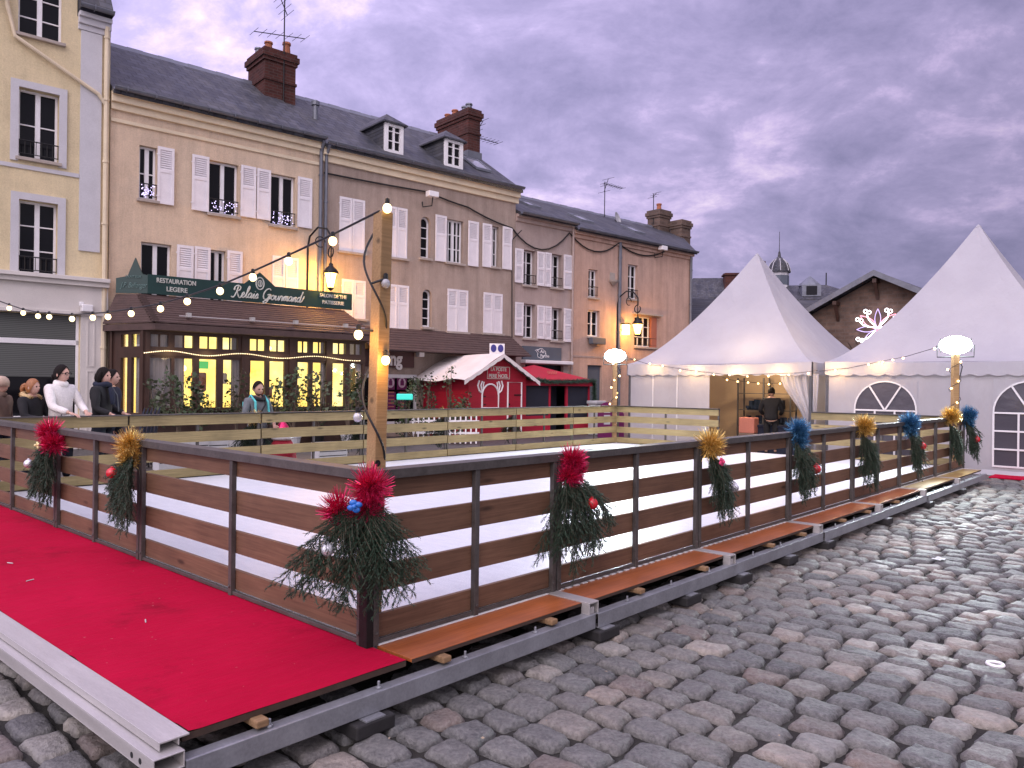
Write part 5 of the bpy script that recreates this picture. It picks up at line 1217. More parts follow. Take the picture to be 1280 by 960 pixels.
zt_ = plane_hit(1107,476,TP,dR).z; zb_ = .17
t2 = tent('right white pointed tent with arched windows beside the far floodlight', 3.53, 5.72, [(wa,wb_,zb_,zt_,'arch'),(wc,wc+(wb_-wa),zb_,zt_+.02,'arch')], [('front',0,TS),('left',0,0),('right',0,0),('back',0,TS)])
# bottom skirt
MB().grid(lambda a,b:(TS*a, -.03-.12*(1-b)+.02*math.sin(a*50), .10*b+.004), 60, 2).build('ground_skirt', M['tent'], t2)
xa, xb = tX(886,o1), tX(976,o1); xc = tX(1018,o1)
t1 = tent('left white pointed tent, half open with a tied back curtain', 9.15, 5.62, [], [('front',0,xa),('front',xc,TS),('left',0,0),('right',0,0)])
for fx in (.32,.62): MB().box(xa*fx-.01,xa*fx+.01,.0,.018,.1,EV-.1).build('seam', M['tentframe'], t1)
def curf(a, b):
    z = 2.12*(1-b)+.06*b; k = min(1,(2.12-z)/1.25); k = k*k*(3-2*k)
    xl_ = xb-.06+(.62*k if z > .9 else .62-.12*(.9-z)); xr_ = xc+.06-.05*k
    return (xl_+(xr_-xl_)*a, .06+.05*math.sin(a*26+b*1.5)*(1-.4*k)+.02*math.sin(a*61), z)
MB().grid(curf, 80, 24).build('curtain', M['tent'], t1, smooth=True)
# tent interior
tag(MB().box(3.55,TS+1.2,-.75,-.05,.004,.03).build('red_mat', M['carpet'], loc=o2, rz=TA), 'narrow strip of red carpet along the foot of the right tent', 'carpet')
bw = thing('partition_wall', 'plain beige partition wall at the back of the open tent', 'wall', o1, TA)
MB().box(.3,TS-.1,2.6,2.66,0,2.5).build('board', M['beige'], bw); MB().box(.25,.31,.3,2.6,0,2.4).build('return_board', M['beige'], bw)
lo = o1-dL*xa
def tloc(x,y,z=0): return o1-dL*x+dR*y+Vector((0,0,z))
sx = 2.45
rack = thing('shelf_rack', 'open metal shelf rack holding dark skates inside the tent', 'shelf', tloc(sx,1.9), TA)
for x in (0.02,.78,1.55): MB().box(x-.02,x+.02,-.02,.02,0,2.05).box(x-.02,x+.02,.38,.42,0,2.05).build('upright', M['frame'], rack)
for z in (.25,.70,1.15,1.62): MB().box(0.0,1.57,-.0,.4,z-.02,z).build('shelf', M['frame'], rack)
rr = random.Random(9)
def pile(label, x0, x1, y, z, n, h):
    m = MB()
    for i in range(n):
        x = x0+(x1-x0)*(i+.5)/n; hh = h*rr.uniform(.7,1.0); w = (x1-x0)/n*.5; rz = rr.uniform(-.5,.5)
        MM = Matrix.Translation((x,y+rr.uniform(-.05,.05),z+.002)) @ Matrix.Rotation(rz,4,'Z')
        m.box(-w*.8,w*.8,-.16,.16,.03,hh*.45,0,MM); m.box(-w*.7,w*.7,.0,.15,hh*.45,hh,0,MM); m.box(-.006,.006,-.16,.16,0,.03,0,MM)
    return tag(m.build('skate_row', M['skate'], loc=rack.location, rz=TA, bevel=.015), label, 'skates', 'rows of skates on the tent shelves')
pile('top row of dark ice skates on the tent shelf', .25,1.25,.2,1.15,8,.30); pile('middle row of dark ice skates on the tent shelf', .05,1.52,.2,.70,12,.30); pile('bottom row of dark ice skates on the tent shelf', .05,1.2,.2,.25,10,.28)
tag(MB().box(-.0,1.5,-.3,.3,.72,.78).box(.03,1.47,-.27,.27,.0,.72).build('counter', M['c_navy'], loc=tloc(3.15,1.3,DK*.0), rz=TA, bevel=.01), 'dark cloth covered counter inside the tent behind the rink opening', 'counter')
tag(MB().box(-.22,.22,-.15,.15,0,.42).build('pink_crate', M['pink'], loc=tloc(3.25,.95,.55), rz=TA, bevel=.02), 'reddish pink crate beside the skate shelves in the tent', 'crate')
tag(MB().box(-.22,.22,-.15,.15,0,.55).build('crate_stand', M['c_brown'], loc=tloc(3.25,.95,0), rz=TA, bevel=.02), 'brown box under the pink crate in the tent', 'box')
lamp('tent_light','POINT',(xa+.9,1.1,2.15),70,(1,.74,.46),t1,.15); lamp('tent_light','POINT',(TS/2+.2,TS/2,2.2),30,(1,.75,.45),t2,.2)
# strings along the tent eaves
def ts_pt(px, py, off=-.12): return tuple(plane_hit(px, py, TP+dR*off, dR))
mini('warm string lights sagging along the valance of the left tent', [ts_pt(*p) for p in ((784,447),(813,456),(838,459),(863,463),(888,466),(915,469),(940,468),(970,467),(1000,466),(1022,463))], 11, 5, .024)
mini('warm string lights climbing from the tent corner up to the right floodlight', [ts_pt(1024,464), ts_pt(1061,460), ts_pt(1095,453), tuple(at(1131,446,15.4)), tuple(at(1165,436,14.9)), tuple(at(1192,424,14.6))], 6, 6, .024, jit=.01)
mini('short row of warm bulbs inside the open tent below the valance', [tuple(plane_hit(px,py,TP+dR*.5,dR)) for px,py in ((903,472),(915,475),(940,478),(957,479),(972,479),(982,477))], 6, 8, .026, jit=.01)
for px,py in ((813,456),(863,463),(915,469),(970,467)): 
    p = Vector(ts_pt(px,py,-.30)); lamp('string_glow','POINT',(t1.matrix_basis.inverted()@p),14,(1,.60,.22),t1,.08)
for px,py in ((1040,462),(1095,453)):
    p = Vector(ts_pt(px,py,-.30)); lamp('string_glow','POINT',(t2.matrix_basis.inverted()@p),14,(1,.60,.22),t2,.08)
# ================================================================ huts in the street
hut = thing('wooden_hut', 'red wooden letter hut with a white tarpaulin roof and antlers painted on the hatch', 'hut', at(622,545,25.0)*1.0, A_F)
hut.location.z = 0
hw, hl, he, hr = 1.22, 2.5, 2.05, 2.72
m = MB(); m.add([(-hw,0,0),(hw,0,0),(hw,0,he),(0,0,hr),(-hw,0,he),(-hw,hl,0),(hw,hl,0),(hw,hl,he),(0,hl,hr),(-hw,hl,he)], [(0,1,2,3,4),(9,8,7,6,5),(0,4,9,5),(1,6,7,2)])
m.build('wall', M['redwood'], hut)
kr = (hr-he)/hw; ov = .38
m = MB(); n = 20
for s in (-1,1):
    m.grid(lambda a,b:(s*(hw+ov)*b, -.28+(hl+.5)*a, hr+.05-kr*(hw+ov)*b+.03*math.sin(a*9)*b+.02*math.sin(b*7+a*5)), n, 8)
    m.grid(lambda a,b:(s*(hw+ov)*a, -.28-.005, hr+.05-kr*(hw+ov)*a-.11*b-.03*abs(math.sin(a*18))*b), 40, 1)
m.build('tarpaulin', M['tarp'], hut, smooth=False)
def bar(mb, pts, r=.028, y=-.02): mb.tube([(x,y,z) for x,z in pts], r, 6)
d = MB(); bar(d, [(.40,.05),(.40,1.86),(1.0,1.86),(1.0,.05)]); dd = MB().box(.42,.98,-.012,-.002,.05,1.84).build('door', M['redwood'], hut); d.build('door_frame', M['white'], dd)
MB().box(.68,1.02,-.035,-.012,1.42,1.46).box(.44,.50,-.03,-.012,1.1,1.16).build('hinge', M['iron'], dd)
hz = MB(); ax, az = -.34, 1.43
bar(hz, [(ax-.34,1.02),(ax-.34,az)]+[(ax-.34*math.cos(q),az+.36*math.sin(q)) for q in np.linspace(0,math.pi,12)]+[(ax+.34,az),(ax+.34,1.02),(ax-.34,1.02)])
for s in (-1,1):
    bar(hz, [(ax+s*.34,1.50),(ax+s*.46,1.58),(ax+s*.52,1.74),(ax+s*.46,1.90)]); bar(hz, [(ax+s*.34,1.50),(ax+s*.36,1.62),(ax+s*.40,1.74),(ax+s*.34,1.88)]); bar(hz, [(ax+s*.30,1.64),(ax+s*.30,1.74),(ax+s*.27,1.86)],.02)
hh = MB().box(ax-.32,ax+.32,-.012,-.002,1.04,1.45).build('hatch', M['redwood'], hut); hz.build('antler_outline', M['white'], hh)
MB().box(ax-.3,ax-.2,-.03,-.012,1.38,1.41).box(ax-.28,ax-.2,-.03,-.012,1.12,1.15).build('hinge', M['iron'], hh)
sb = MB().box(-.50,.46,-.03,-.003,1.96,2.36).build('name_board', M['redcloth'], hut)
f = MB()
for b in ((-.50,.46,2.345,2.36),(-.50,.46,1.96,1.975),(-.50,-.485,1.975,2.345),(.445,.46,1.975,2.345)): f.box(b[0],b[1],-.038,-.03,b[2],b[3])
f.build('board_border', M['gold'], sb)
text_mesh('LA POSTE', .17, sb, face_M(-.02,-.034,2.27), 'gold', width=.66, bold=.003); text_mesh('DU', .07, sb, face_M(-.02,-.034,2.16), 'gold'); text_mesh('PERE NOEL', .17, sb, face_M(-.02,-.034,2.05), 'gold', width=.82, bold=.003)
# market tent
mt = thing('market_tent', 'red canopied market stall with dark closed sides and a dark garland along its eaves', 'market stall', F0, A_F)
px0 = plane_hit(656,520,at(697,520,27.2),dN); 
mt.location = (px0.x,px0.y,0); mw = (plane_hit(736,520,at(697,520,27.2),dN)-px0).length; md = 2.6; me_, ma = 1.98, 2.52
m = MB(); o_ = .12; ap = (mw/2,md/2,ma)
m.add([(-o_,-o_,me_),(mw+o_,-o_,me_),(mw+o_,md+o_,me_),(-o_,md+o_,me_),ap,(-o_,-o_,me_-.22),(mw+o_,-o_,me_-.22),(mw+o_,md+o_,me_-.22),(-o_,md+o_,me_-.22)], [(0,1,4),(1,2,4),(2,3,4),(3,0,4),(0,5,6,1),(1,6,7,2),(2,7,8,3),(3,8,5,0)])
m.build('canopy', M['redcloth'], mt)
m = MB(); xs_ = [0, mw*.37, mw*.64, mw]
for x in xs_: m.box(x-.04,x+.04,0,.08,0,me_)
for x in (0,mw): m.box(x-.04,x+.04,md-.08,md,0,me_)
m.box(0.04,xs_[1]-.04,.005,.06,.62,.72); m.build('frame', M['redcloth'], mt)
m = MB(); MB().box(.04,xs_[1]-.04,.02,.04,.0,.62).build('lower_panel', M['redcloth'], mt); MB().box(xs_[2]+.04,mw-.04,.02,.04,.0,.62).build('lower_panel', M['redcloth'], mt)
m = MB(); m.box(.04,xs_[1]-.04,.025,.04,.72,me_-.1).box(xs_[1]+.04,xs_[2]-.04,.5,.52,0,me_-.1).box(xs_[2]+.04,mw-.04,.025,.04,.62,me_-.1); m.box(mw-.04,mw-.02,.08,md,0,me_-.1).box(.02,.04,.08,md,0,me_-.1).box(.04,mw-.04,md-.04,md-.02,0,me_-.1); m.build('dark_side', M['blind'], mt)
def garland(P, r, dens, seed):
    g_ = random.Random(seed); m = MB()
    for i in range(len(P)-1):
        A_, B_ = Vector(P[i]), Vector(P[i+1]); n = int((B_-A_).length*dens)
        for k in range(n):
            p = A_.lerp(B_, g_.random()); d = Vector((g_.gauss(0,1),g_.gauss(0,1),g_.gauss(0,1))).normalized(); e = p+d*r*g_.uniform(.5,1.2); s = d.orthogonal().normalized()*.012
            m.add([p+s,e,p-s],[(0,1,2)])
    return m
garland([(-.1,-.16,me_+.05),(mw*.3,-.16,me_-.08),(mw*.6,-.16,me_-.06),(mw+.1,-.16,me_+.0),(mw+.14,-.14,1.0)], .17, 900, 3).build('garland', M['fir'], mt)
em = MB(); em.tube([(mw/2-.25+.02*i,.32-.0,me_+.25+.06*math.sin(i*1.1)) for i in range(26)],.012,4); em.build('canopy_lettering', M['pink'], mt)
# parking sign, box, purple board
sg = at(620,545,27.0); pk = thing('parking_sign', 'white sign panel with two dark blue discs on a post behind the red hut', 'sign', (sg.x,sg.y,0), R(10))
MB().tube([(0,0.03,0),(0,.03,3.15)],.035,8).build('sign_post', M['steel'], pk); MB().box(-.27,.27,-.01,.01,2.62,3.22).build('panel', M['white'], pk, bevel=.01)
for x in (-.125,.125): MB().prism([(x+.10*math.cos(q), 3.05+.135*math.sin(q)) for q in np.linspace(0,2*math.pi,20,endpoint=False)], lambda p,q,h:(p,h,q), -.02, -.011).build('disc', M['signblue'], pk)
MB().box(-.03,.09,-.02,-.011,2.70,2.8).box(-.02,.02,-.02,-.011,2.66,2.70).build('small_symbol', M['iron'], pk)
kb = at(745,545,28.0); kk = thing('utility_cabinet', 'pale grey utility cabinet standing beside the red market stall', 'cabinet', (kb.x,kb.y,0), A_F)
MB().box(-.22,.22,-.2,.2,0,1.12).build('cabinet_body', M['kiosk'], kk, bevel=.02); MB().box(-.27,.27,-.25,.25,1.12,1.24).build('cabinet_cap', M['kiosk'], kk, bevel=.03); MB().box(-.05,.06,-.215,-.2,.88,1.0).build('slot', M['iron'], kk)
for i,(px,w_,lab) in enumerate(((759,.34,'purple round topped pavement board next to the grey cabinet'),(770,.3,'second purple pavement board, lower and nearer the left floodlight post'))):
    b = at(px,545,26.5+i*.4); t = thing('pavement_board', lab, 'sign', (b.x,b.y,0), R(15), 'purple boards by the floodlight post'); hh_ = (1.22,1.02)[i]
    pr = [(-w_,0),(w_,0),(w_,hh_-w_)]+[(w_*math.cos(q),hh_-w_+w_*math.sin(q)) for q in np.linspace(.2,math.pi-.2,10)]+[(-w_,hh_-w_)]
    MB().prism(pr, lambda p,q,h:(p,h,q), 0, .05).build('board', M['purple'], t)
    k = MB()
    for j in range(3): k.box(-.13,.1,-.008,-.001,.45+j*.2,.58+j*.2)
    k.build('printed_label', M['kiosk'], t)
nb = at(506,496,23.0); t = thing('oval_sign', 'small glowing turquoise oval sign among the plants by the red hut', 'sign', (nb.x,nb.y,0), R(10))
MB().tube([(0,.03,0),(0,.03,nb.z)],.02,6).build('stake', M['iron'], t); MB().box(-.24,.24,-.03,.03,nb.z-.09,nb.z+.09).build('sign_face', M['turq'], t, bevel=.06)
pf = thing('picket_fence', 'low white picket fence round the plants left of the red hut', 'fence', (at(516,545,22.6).x,22.6,0), R(4))
for i in range(13):
    x = i*.155; MB().prism([(x-.022,0.02),(x+.022,.02),(x+.022,.88+.03*(i%3)),(x,.97+.03*(i%3)),(x-.022,.88+.03*(i%3))], lambda p,q,h:(p,h,q), 0, .02).build('picket', M['white'], pf)
MB().box(-.05,1.95,.021,.04,.3,.36).box(-.05,1.95,.021,.04,.65,.71).build('rail', M['white'], pf)
# ================================================================ plants
def leafy(name, label, cat, base, h, crown, n, mat, seed, leaf=.06, pot=None, group=None, trunk=True, elong=1.4):
    r = random.Random(seed); t = thing(name, label, cat, base, r.uniform(0,6), group); m = MB(); k = MB()
    z0 = .0
    if pot: MB().lathe([(pot*.72,0.01),(pot,pot*1.5),(pot*1.06,pot*1.5),(pot*1.06,pot*1.68),(pot*.9,pot*1.68),(pot*.9,pot*1.45)], (0,0,0), 14).build('pot', M['kiosk'] if seed%2 else M['iron'], t); z0 = pot*1.4
    nb = max(4, len(crown)*3)
    for (cx_,cy_,cz_,rad) in crown:
        if trunk: k.tube([(0,0,z0),(cx_*.3,cy_*.3,z0+(cz_-z0)*.55),(cx_,cy_,cz_)], [.03,.02,.008], 5)
        for j in range(int(n*rad*rad*9)):
            d = Vector((r.gauss(0,1),r.gauss(0,1),r.gauss(0,1))).normalized()*rad*r.uniform(.15,1)**.6; p = Vector((cx_,cy_,cz_))+Vector((d.x,d.y,d.z*1.15))
            if j%5 == 0 and trunk: k.tube([(cx_,cy_,cz_-.3*rad),p],[.006,.003],3,cap=False)
            a = Vector((r.gauss(0,1),r.gauss(0,1),r.gauss(0,.7))).normalized(); b = a.orthogonal().normalized(); l = leaf*r.uniform(.6,1.3); w = l/elong*.5
            m.add([p-a*l*.5, p+b*w, p+a*l*.5, p-b*w], [(0,1,2,3)])
    m.build('foliage', M[mat], t)
    if k.v: k.build('stems', M['bark'], t)
    return t
def crown(seed, h0, h1, w, n):
    r = random.Random(seed); return [(r.uniform(-w,w),r.uniform(-w,w),h0+(h1-h0)*(i+.5)/n,r.uniform(.16,.27)) for i in range(n)]
pl_ = [(193,1.75,.16,5,'slim leafy potted shrub beside the tea room door bay'),(219,1.9,.22,6,'bushy potted shrub before the first curtained tea room window'),(252,1.9,.16,6,'potted shrub in front of the tea room window with the green board'),(291,2.0,.16,6,'tall thin potted shrub by the middle timber post of the tea room'),(340,1.75,.2,5,'potted shrub just right of the man in the grey hoodie'),(362,2.1,.2,7,'potted tree between the lit tea room windows'),(397,1.95,.28,8,'broad leafy potted tree before the right lit windows'),(430,2.1,.14,6,'slender twiggy potted tree near the right end of the tea room'),(449,2.0,.18,6,'potted tree at the right corner of the tea room')]
for i,(px,h,w_,n,lab) in enumerate(pl_):
    a,z = fp(px,500,-2.5); p = W(a,-2.5-(i%2)*.25,0)
    leafy('potted_shrub', lab, 'shrub', p, h, crown(50+i,.75,h,w_,n), 55 if i not in (3,7) else 34, 'leaf' if i%3 else 'leaf2', 50+i, .12, .2, 'potted shrubs in front of the tea room')
a0, a1_ = fp(188,505,-2.2)[0], fp(455,505,-2.2)[0]
pln = thing('window_planter', 'long low planter with trailing greenery under the tea room windows', 'planter', W(a0,-2.0,0), A_F)
MB().box(0,a1_-a0,-.18,.18,.02,.72).build('trough', M['timber'], pln); g_ = random.Random(3); m = MB()
for j in range(4200):
    p = Vector((g_.uniform(0,a1_-a0), g_.gauss(0,.14), .78+abs(g_.gauss(0,.13))*(1+.6*math.sin(j)))); a = Vector((g_.gauss(0,1),g_.gauss(0,1),g_.gauss(0,.6))).normalized(); b = a.orthogonal().normalized()
    m.add([p-a*.035,p+b*.018,p+a*.035,p-b*.018],[(0,1,2,3)])
m.build('foliage', M['leaf'], pln)
for i,(px,Y,h,w_,n,lab,mat) in enumerate(((508,23.6,1.9,.25,7,'large dark shrub left of the red hut behind the turquoise sign','leaf'),(533,23.8,2.0,.28,8,'olive coloured shrub against the side of the red hut','leaf2'),(563,23.6,2.35,.2,7,'tallest shrub beside the red hut, reaching its tarpaulin','leaf'),(574,23.6,1.5,.2,4,'thin reddish shrub at the corner of the red hut','leaf2'),(548,22.9,1.15,.3,5,'round low bush behind the picket fence','leaf2'),(578,22.9,1.1,.3,5,'dark low bush at the foot of the red hut','leaf'),(518,22.2,.8,.35,4,'low green bush in front of the white pickets','leaf'))):
    b = at(px,540,Y); leafy('garden_shrub', lab, 'shrub', (b.x,b.y,0), h, crown(80+i,.45,h,w_,n), 75, mat, 80+i, .10, None, 'shrubs round the red hut')
# white crates and santa hat seen through the far barrier
for i,(px,Y,w_,h,lab) in enumerate(((227,15.2,.95,.62,'white planter crate behind the far barrier below the tea room'),(263,15.6,.6,.60,'second white planter crate beside the first, behind the far barrier'),(412,17.5,.7,.40,'low white crate behind the far barrier near the tall post'))):
    b = at(px,540,Y); t = thing('white_crate', lab, 'crate', (b.x,b.y,0), A_F, 'white crates behind the barrier'); m = MB()
    for k in range(4): m.box(-w_/2,w_/2,-.2,-.18,.03+k*h/4,.03+k*h/4+h/4-.02); m.box(-w_/2,w_/2,.18,.2,.03+k*h/4,.03+k*h/4+h/4-.02)
    m.box(-w_/2,-w_/2+.02,-.18,.18,.02,h); m.box(w_/2-.02,w_/2,-.18,.18,.02,h); m.build('crate_slats', M['kiosk'], t); MB().box(-w_/2+.02,w_/2-.02,-.18,.18,.1,h-.06).build('soil', M['block'], t)
b = at(353,540,13.6); t = thing('festive_hat', 'red and white christmas hat decoration on a bundle behind the far barrier near the man', 'decoration', (b.x,b.y,0), 0)
MB().lathe([(.17,.78),(.16,.86),(.13,.94),(.07,1.03),(.02,1.08)],(0,0,0),14).build('hat', M['t_red'], t, smooth=True); MB().lathe([(.16,.74),(.19,.76),(.19,.80),(.16,.82)],(0,0,0),14).build('hat_brim', M['white'], t, smooth=True); MB().lathe([(.2,.02),(.26,.3),(.24,.6),(.15,.74)],(0,0,0),12).build('sack', M['redcloth'], t, smooth=True)
# stacked chairs
b = plane_hit(166,500,rk(0,RW+2.6),dL); ch = F0
for i in range(5):
    p = at(157+i*5,520,15.2+i*.12); t = thing('stacking_chair', ['nearest dark stacking chair in the row behind the dark haired woman','second dark stacking chair in the row','third dark stacking chair in the row','fourth dark stacking chair in the row','last dark stacking chair, next to the tea room door bay'][i], 'chair', (p.x,p.y,0), R(-60), 'dark chairs stacked by the tea room door')
    MB().grid(lambda a,b_:(-.22+.44*a, .22+.08*b_+.05*math.sin(math.pi*a), .5+.72*b_-.16*b_*(abs(2*a-1)**2.5)), 12, 10).build('backrest', M['c_navy'], t, smooth=True)
    MB().box(-.22,.22,-.22,.22,.44,.48).build('seat', M['c_navy'], t, bevel=.02)
    for x,y in ((-.19,-.19),(.19,-.19),(-.19,.2),(.19,.2)): MB().tube([(x,y,.01),(x,y,.44)],.014,6).build('leg', M['iron'], t)
# ================================================================ people
def skin_mesh(verts, edges, radii, sub=2):
    me = bpy.data.meshes.new('tmp'); me.from_pydata([tuple(v) for v in verts], edges, []); o = bpy.data.objects.new('tmp', me); COL.objects.link(o)
    sk = o.modifiers.new('s','SKIN'); sk.use_smooth_shade = True
    for i, v in enumerate(me.skin_vertices[0].data): v.radius = radii[i] if isinstance(radii[i], tuple) else (radii[i],)*2; v.use_root = (i == 0)
    ss = o.modifiers.new('u','SUBSURF'); ss.levels = sub; ss.render_levels = sub
    bpy.context.view_layer.update(); dg = bpy.context.evaluated_depsgraph_get()
    m = bpy.data.meshes.new_from_object(o.evaluated_get(dg)); V = [v.co.copy() for v in m.vertices]; F = [tuple(p.vertices) for p in m.polygons]
    bpy.data.objects.remove(o); bpy.data.meshes.remove(m); return V, F
def person(label, loc, face, height=1.68, arms=None, turn=0.0, nod=0.0, skin='skin', hair='h_dark', style='short', coat='c_black', trou='c_jean', extra=(), lean=0.0):
    s = height/1.70; t = thing('person', label, 'person', loc, face); t.scale = (s,s,s)
    # local: x right, y forward
    arms = arms or {'L':((-.25,-.03,1.12),(-.22,.08,.86)), 'R':((.25,-.03,1.12),(.22,.08,.86))}
    lf = lambda z: lean*max(0,z-.9)
    hc = Vector((0,.015+lf(1.6),1.585)); HM = Matrix.Translation(hc) @ Matrix.Rotation(turn,4,'Z') @ Matrix.Rotation(nod,4,'X')
    v = [(0,0,.93),(0,lf(1.1),1.10),(0,lf(1.28)-.01,1.29),(0,lf(1.42)-.015,1.42),(0,lf(1.5),1.50)]; rd = [(.12,.09),(.11,.08),(.12,.08),(.055,.05),(.050,.050)]
    e = [(0,1),(1,2),(2,3),(3,4)]
    def av(p, r, par): v.append(tuple(p)); rd.append(r); e.append((par,len(v)-1)); return len(v)-1
    hands = []
    for sd, sg in (('L',-1),('R',1)):
        sh = av((sg*.175,lf(1.38)-.01,1.375), .042, 3); el = av(arms[sd][0], .042, sh); wr = av(arms[sd][1], .029, el); hands.append((Vector(arms[sd][0]),Vector(arms[sd][1]),sg))
        hp = av((sg*.095,0,.86), .085, 0); kn = av((sg*.105,.02,.48), .055, hp); an = av((sg*.11,-.01,.09), .036, kn); av((sg*.12,.13,.035), .032, an)
    V, F = skin_mesh(v, e, rd)
    mb = MB(); mb.add(V, F)
    # head: shaped shell with brow, nose, chin; joined into the same mesh
    def head(a, b):
        th = math.pi*b; ph = 2*math.pi*a; x, y, z = math.sin(th)*math.sin(ph), math.sin(th)*math.cos(ph), math.cos(th)
        px_, py_, pz_ = x*.077, y*.098, z*.118
        if z < -.1: k = (-z-.1)/.9; px_ *= 1-.28*k; py_ = py_*(1-.12*k)+.014*k
        if y > 0:
            g1 = math.exp(-((x/.16)**2)-(((z+.12)/.16)**2)); py_ += .024*g1*max(0,y)
            py_ += .008*math.exp(-((x/.30)**2)-(((z+.62)/.12)**2)); py_ -= .010*math.exp(-(((abs(x)-.36)/.16)**2)-(((z-.06)/.12)**2)); py_ += .006*math.exp(-(((z-.24)/.10)**2))*max(0,y)
            py_ -= .005*math.exp(-(((z+.50)/.035)**2)-((x/.3)**2))
        return tuple(HM@Vector((px_,py_,pz_)))
    mb.grid(head, 32, 26)
    for sg in (-1,1): 
        ear = MB(); ear.sphere((sg*.078,-.008,-.012), .03, 8, 6, sc=(.35,.65,1.05)); mb.add([HM@Vector(p) for p in ear.v], ear.f)
    for (E, Wr, sg) in hands:
        d = (Wr-E).normalized(); side = Vector((0,0,1)).cross(d); side = side.normalized() if side.length > .1 else Vector((1,0,0)); up = side.cross(d)
        pv = [Wr-d*.02, Wr+d*.035, Wr+d*.075]; pe = [(0,1),(1,2)]; pr = [(.024,.02),(.038,.016),(.036,.014)]
        hv, hf = skin_mesh(pv, pe, pr, 1); mb.add(hv, hf)
        for i in range(4):
            o_ = (i-1.5)*.019; L_ = (.062,.074,.070,.052)[i]; b_ = Wr+d*.075+side*o_
            fv, ff = skin_mesh([b_-d*.02, b_+d*L_*.45-up*.0, b_+d*L_*.8-Vector((0,0,.012)), b_+d*L_-Vector((0,0,.026))], [(0,1),(1,2),(2,3)], [.0095,.009,.0082,.007], 1); mb.add(fv, ff)
        tb = Wr+d*.02+side*(-sg)*.028; fv, ff = skin_mesh([tb, tb+d*.03+side*(-sg)*.022, tb+d*.06+side*(-sg)*.026], [(0,1),(1,2)], [.012,.0105,.008], 1); mb.add(fv, ff)
    body = mb.build('body', M[skin], t, smooth=True)
    for sg in (-1,1): 
        ey = MB(); ey.sphere(HM@Vector((sg*.030,.083,.006)), .0115, 8, 6); ey.build('eye', M['h_dark'], body, smooth=True)
    li = MB(); li.sphere(HM@Vector((0,.094,-.060)), .018, 10, 5, sc=(1.1,.35,.32)); li.build('lips', pm('lips',(.40,.16,.14),.05), body, smooth=True)
    # clothes
    cv = [(0,0,.84),(0,lf(1.0),1.0),(0,lf(1.15),1.16),(0,lf(1.3)-.01,1.32),(0,lf(1.42)-.01,1.435)]; cr__ = [(.20,.15),(.18,.135),(.172,.13),(.178,.125),(.095,.08)]; ce_ = [(0,1),(1,2),(2,3),(3,4)]
    for sd, sg in (('L',-1),('R',1)):
        E, Wr = Vector(arms[sd][0]), Vector(arms[sd][1]); b = len(cv); cv += [(sg*.185,lf(1.38)-.01,1.375), tuple(E), tuple(Wr-(Wr-E).normalized()*.025)]; cr__ += [.078,.060,.046]; ce_ += [(3,b),(b,b+1),(b+1,b+2)]
    V, F = skin_mesh(cv, ce_, cr__); c_ = MB().add(V, F).build('coat', M[coat], t, smooth=True)
    zp = MB(); 0 and zp.tube([(0,lf(z)+.155-.05*max(0,z-1.2),z) for z in (.86,1.0,1.15,1.28,1.38)], .006, 5)
    for sg in (-1,1): MB().tube([(sg*.10,lf(1.0)+.135,1.02),(sg*.145,lf(.9)+.115,.92)], .006, 4).build('pocket', M['c_black'] if coat != 'c_black' else M['c_grey'], c_)
    tv = [(0,0,.95)]; tr_ = [(.165,.125)]; te = []
    for sg in (-1,1): b = len(tv); tv += [(sg*.098,0,.84),(sg*.108,.02,.48),(sg*.112,-.01,.11)]; tr_ += [.10,.072,.056]; te += [(0,b),(b,b+1),(b+1,b+2)]
    V, F = skin_mesh(tv, te, tr_); MB().add(V, F).build('trousers', M[trou], t, smooth=True)
    for sg in (-1,1): V, F = skin_mesh([(sg*.115,-.04,.05),(sg*.12,.06,.045),(sg*.125,.16,.035)], [(0,1),(1,2)], [.046,.048,.036], 1); MB().add(V, F).build('shoe', M['c_black'], t, smooth=True)
    # hair: cap over the skull, open at the face
    hb = MB(); rr = random.Random(len(label))
    def hp(a, b, k=1.0):
        th = math.pi*b; ph = 2*math.pi*a; x,y,z = math.sin(th)*math.sin(ph), math.sin(th)*math.cos(ph), math.cos(th)
        w = 1.10*k+.025*math.sin(a*60)*math.sin(b*9); return Vector((x*.080*w, y*.101*w-.006, z*.121*w+.002))
    lim = {'short':.46,'tied':.54,'bob':.60,'crop':.42,'tail':.56}[style]
    nu, nv = 40, 16; idx = {}
    for j in range(nv+1):
        for i in range(nu):
            a = i/nu; front = max(0, math.cos(2*math.pi*a)); f = lim+.16*(1-front)-(.27 if style not in ('crop','short') else .22)*front**1.2 if style != 'bob' else .78-.47*front**1.1
            hb.v.append(tuple(HM@hp(a, min(.86,f)*j/nv)))
    for j in range(nv):
        for i in range(nu): hb.f.append((j*nu+i,(j+1)*nu+i,(j+1)*nu+(i+1)%nu,j*nu+(i+1)%nu)); hb.m.append(0)
    def lock(P, R_): 
        V, F = skin_mesh([HM@Vector(p) for p in P], [(i,i+1) for i in range(len(P)-1)], R_, 1); hb.add(V, F)
    if style == 'tail': lock([(0,-.10,.04),(0,-.16,.03),(0,-.19,-.04),(0,-.17,-.13)], [.03,.045,.042,.012]); lock([(.0,-.11,.02),(.03,-.17,-.02),(.02,-.16,-.10)], [.02,.03,.01])
    if style == 'tied': lock([(0,-.10,.0),(0,-.135,-.03),(0,-.13,-.09)], [.03,.042,.02])
    if style == 'bob':
        for sg in (-1,1): lock([(sg*.07,.02,.07),(sg*.088,.0,.0),(sg*.086,-.02,-.08),(sg*.07,-.03,-.13)], [.025,.034,.032,.014])
        lock([(0,-.09,.05),(0,-.105,-.04),(0,-.09,-.13)], [.04,.05,.025])
    hb.build('hair', M[hair], t, smooth=True)
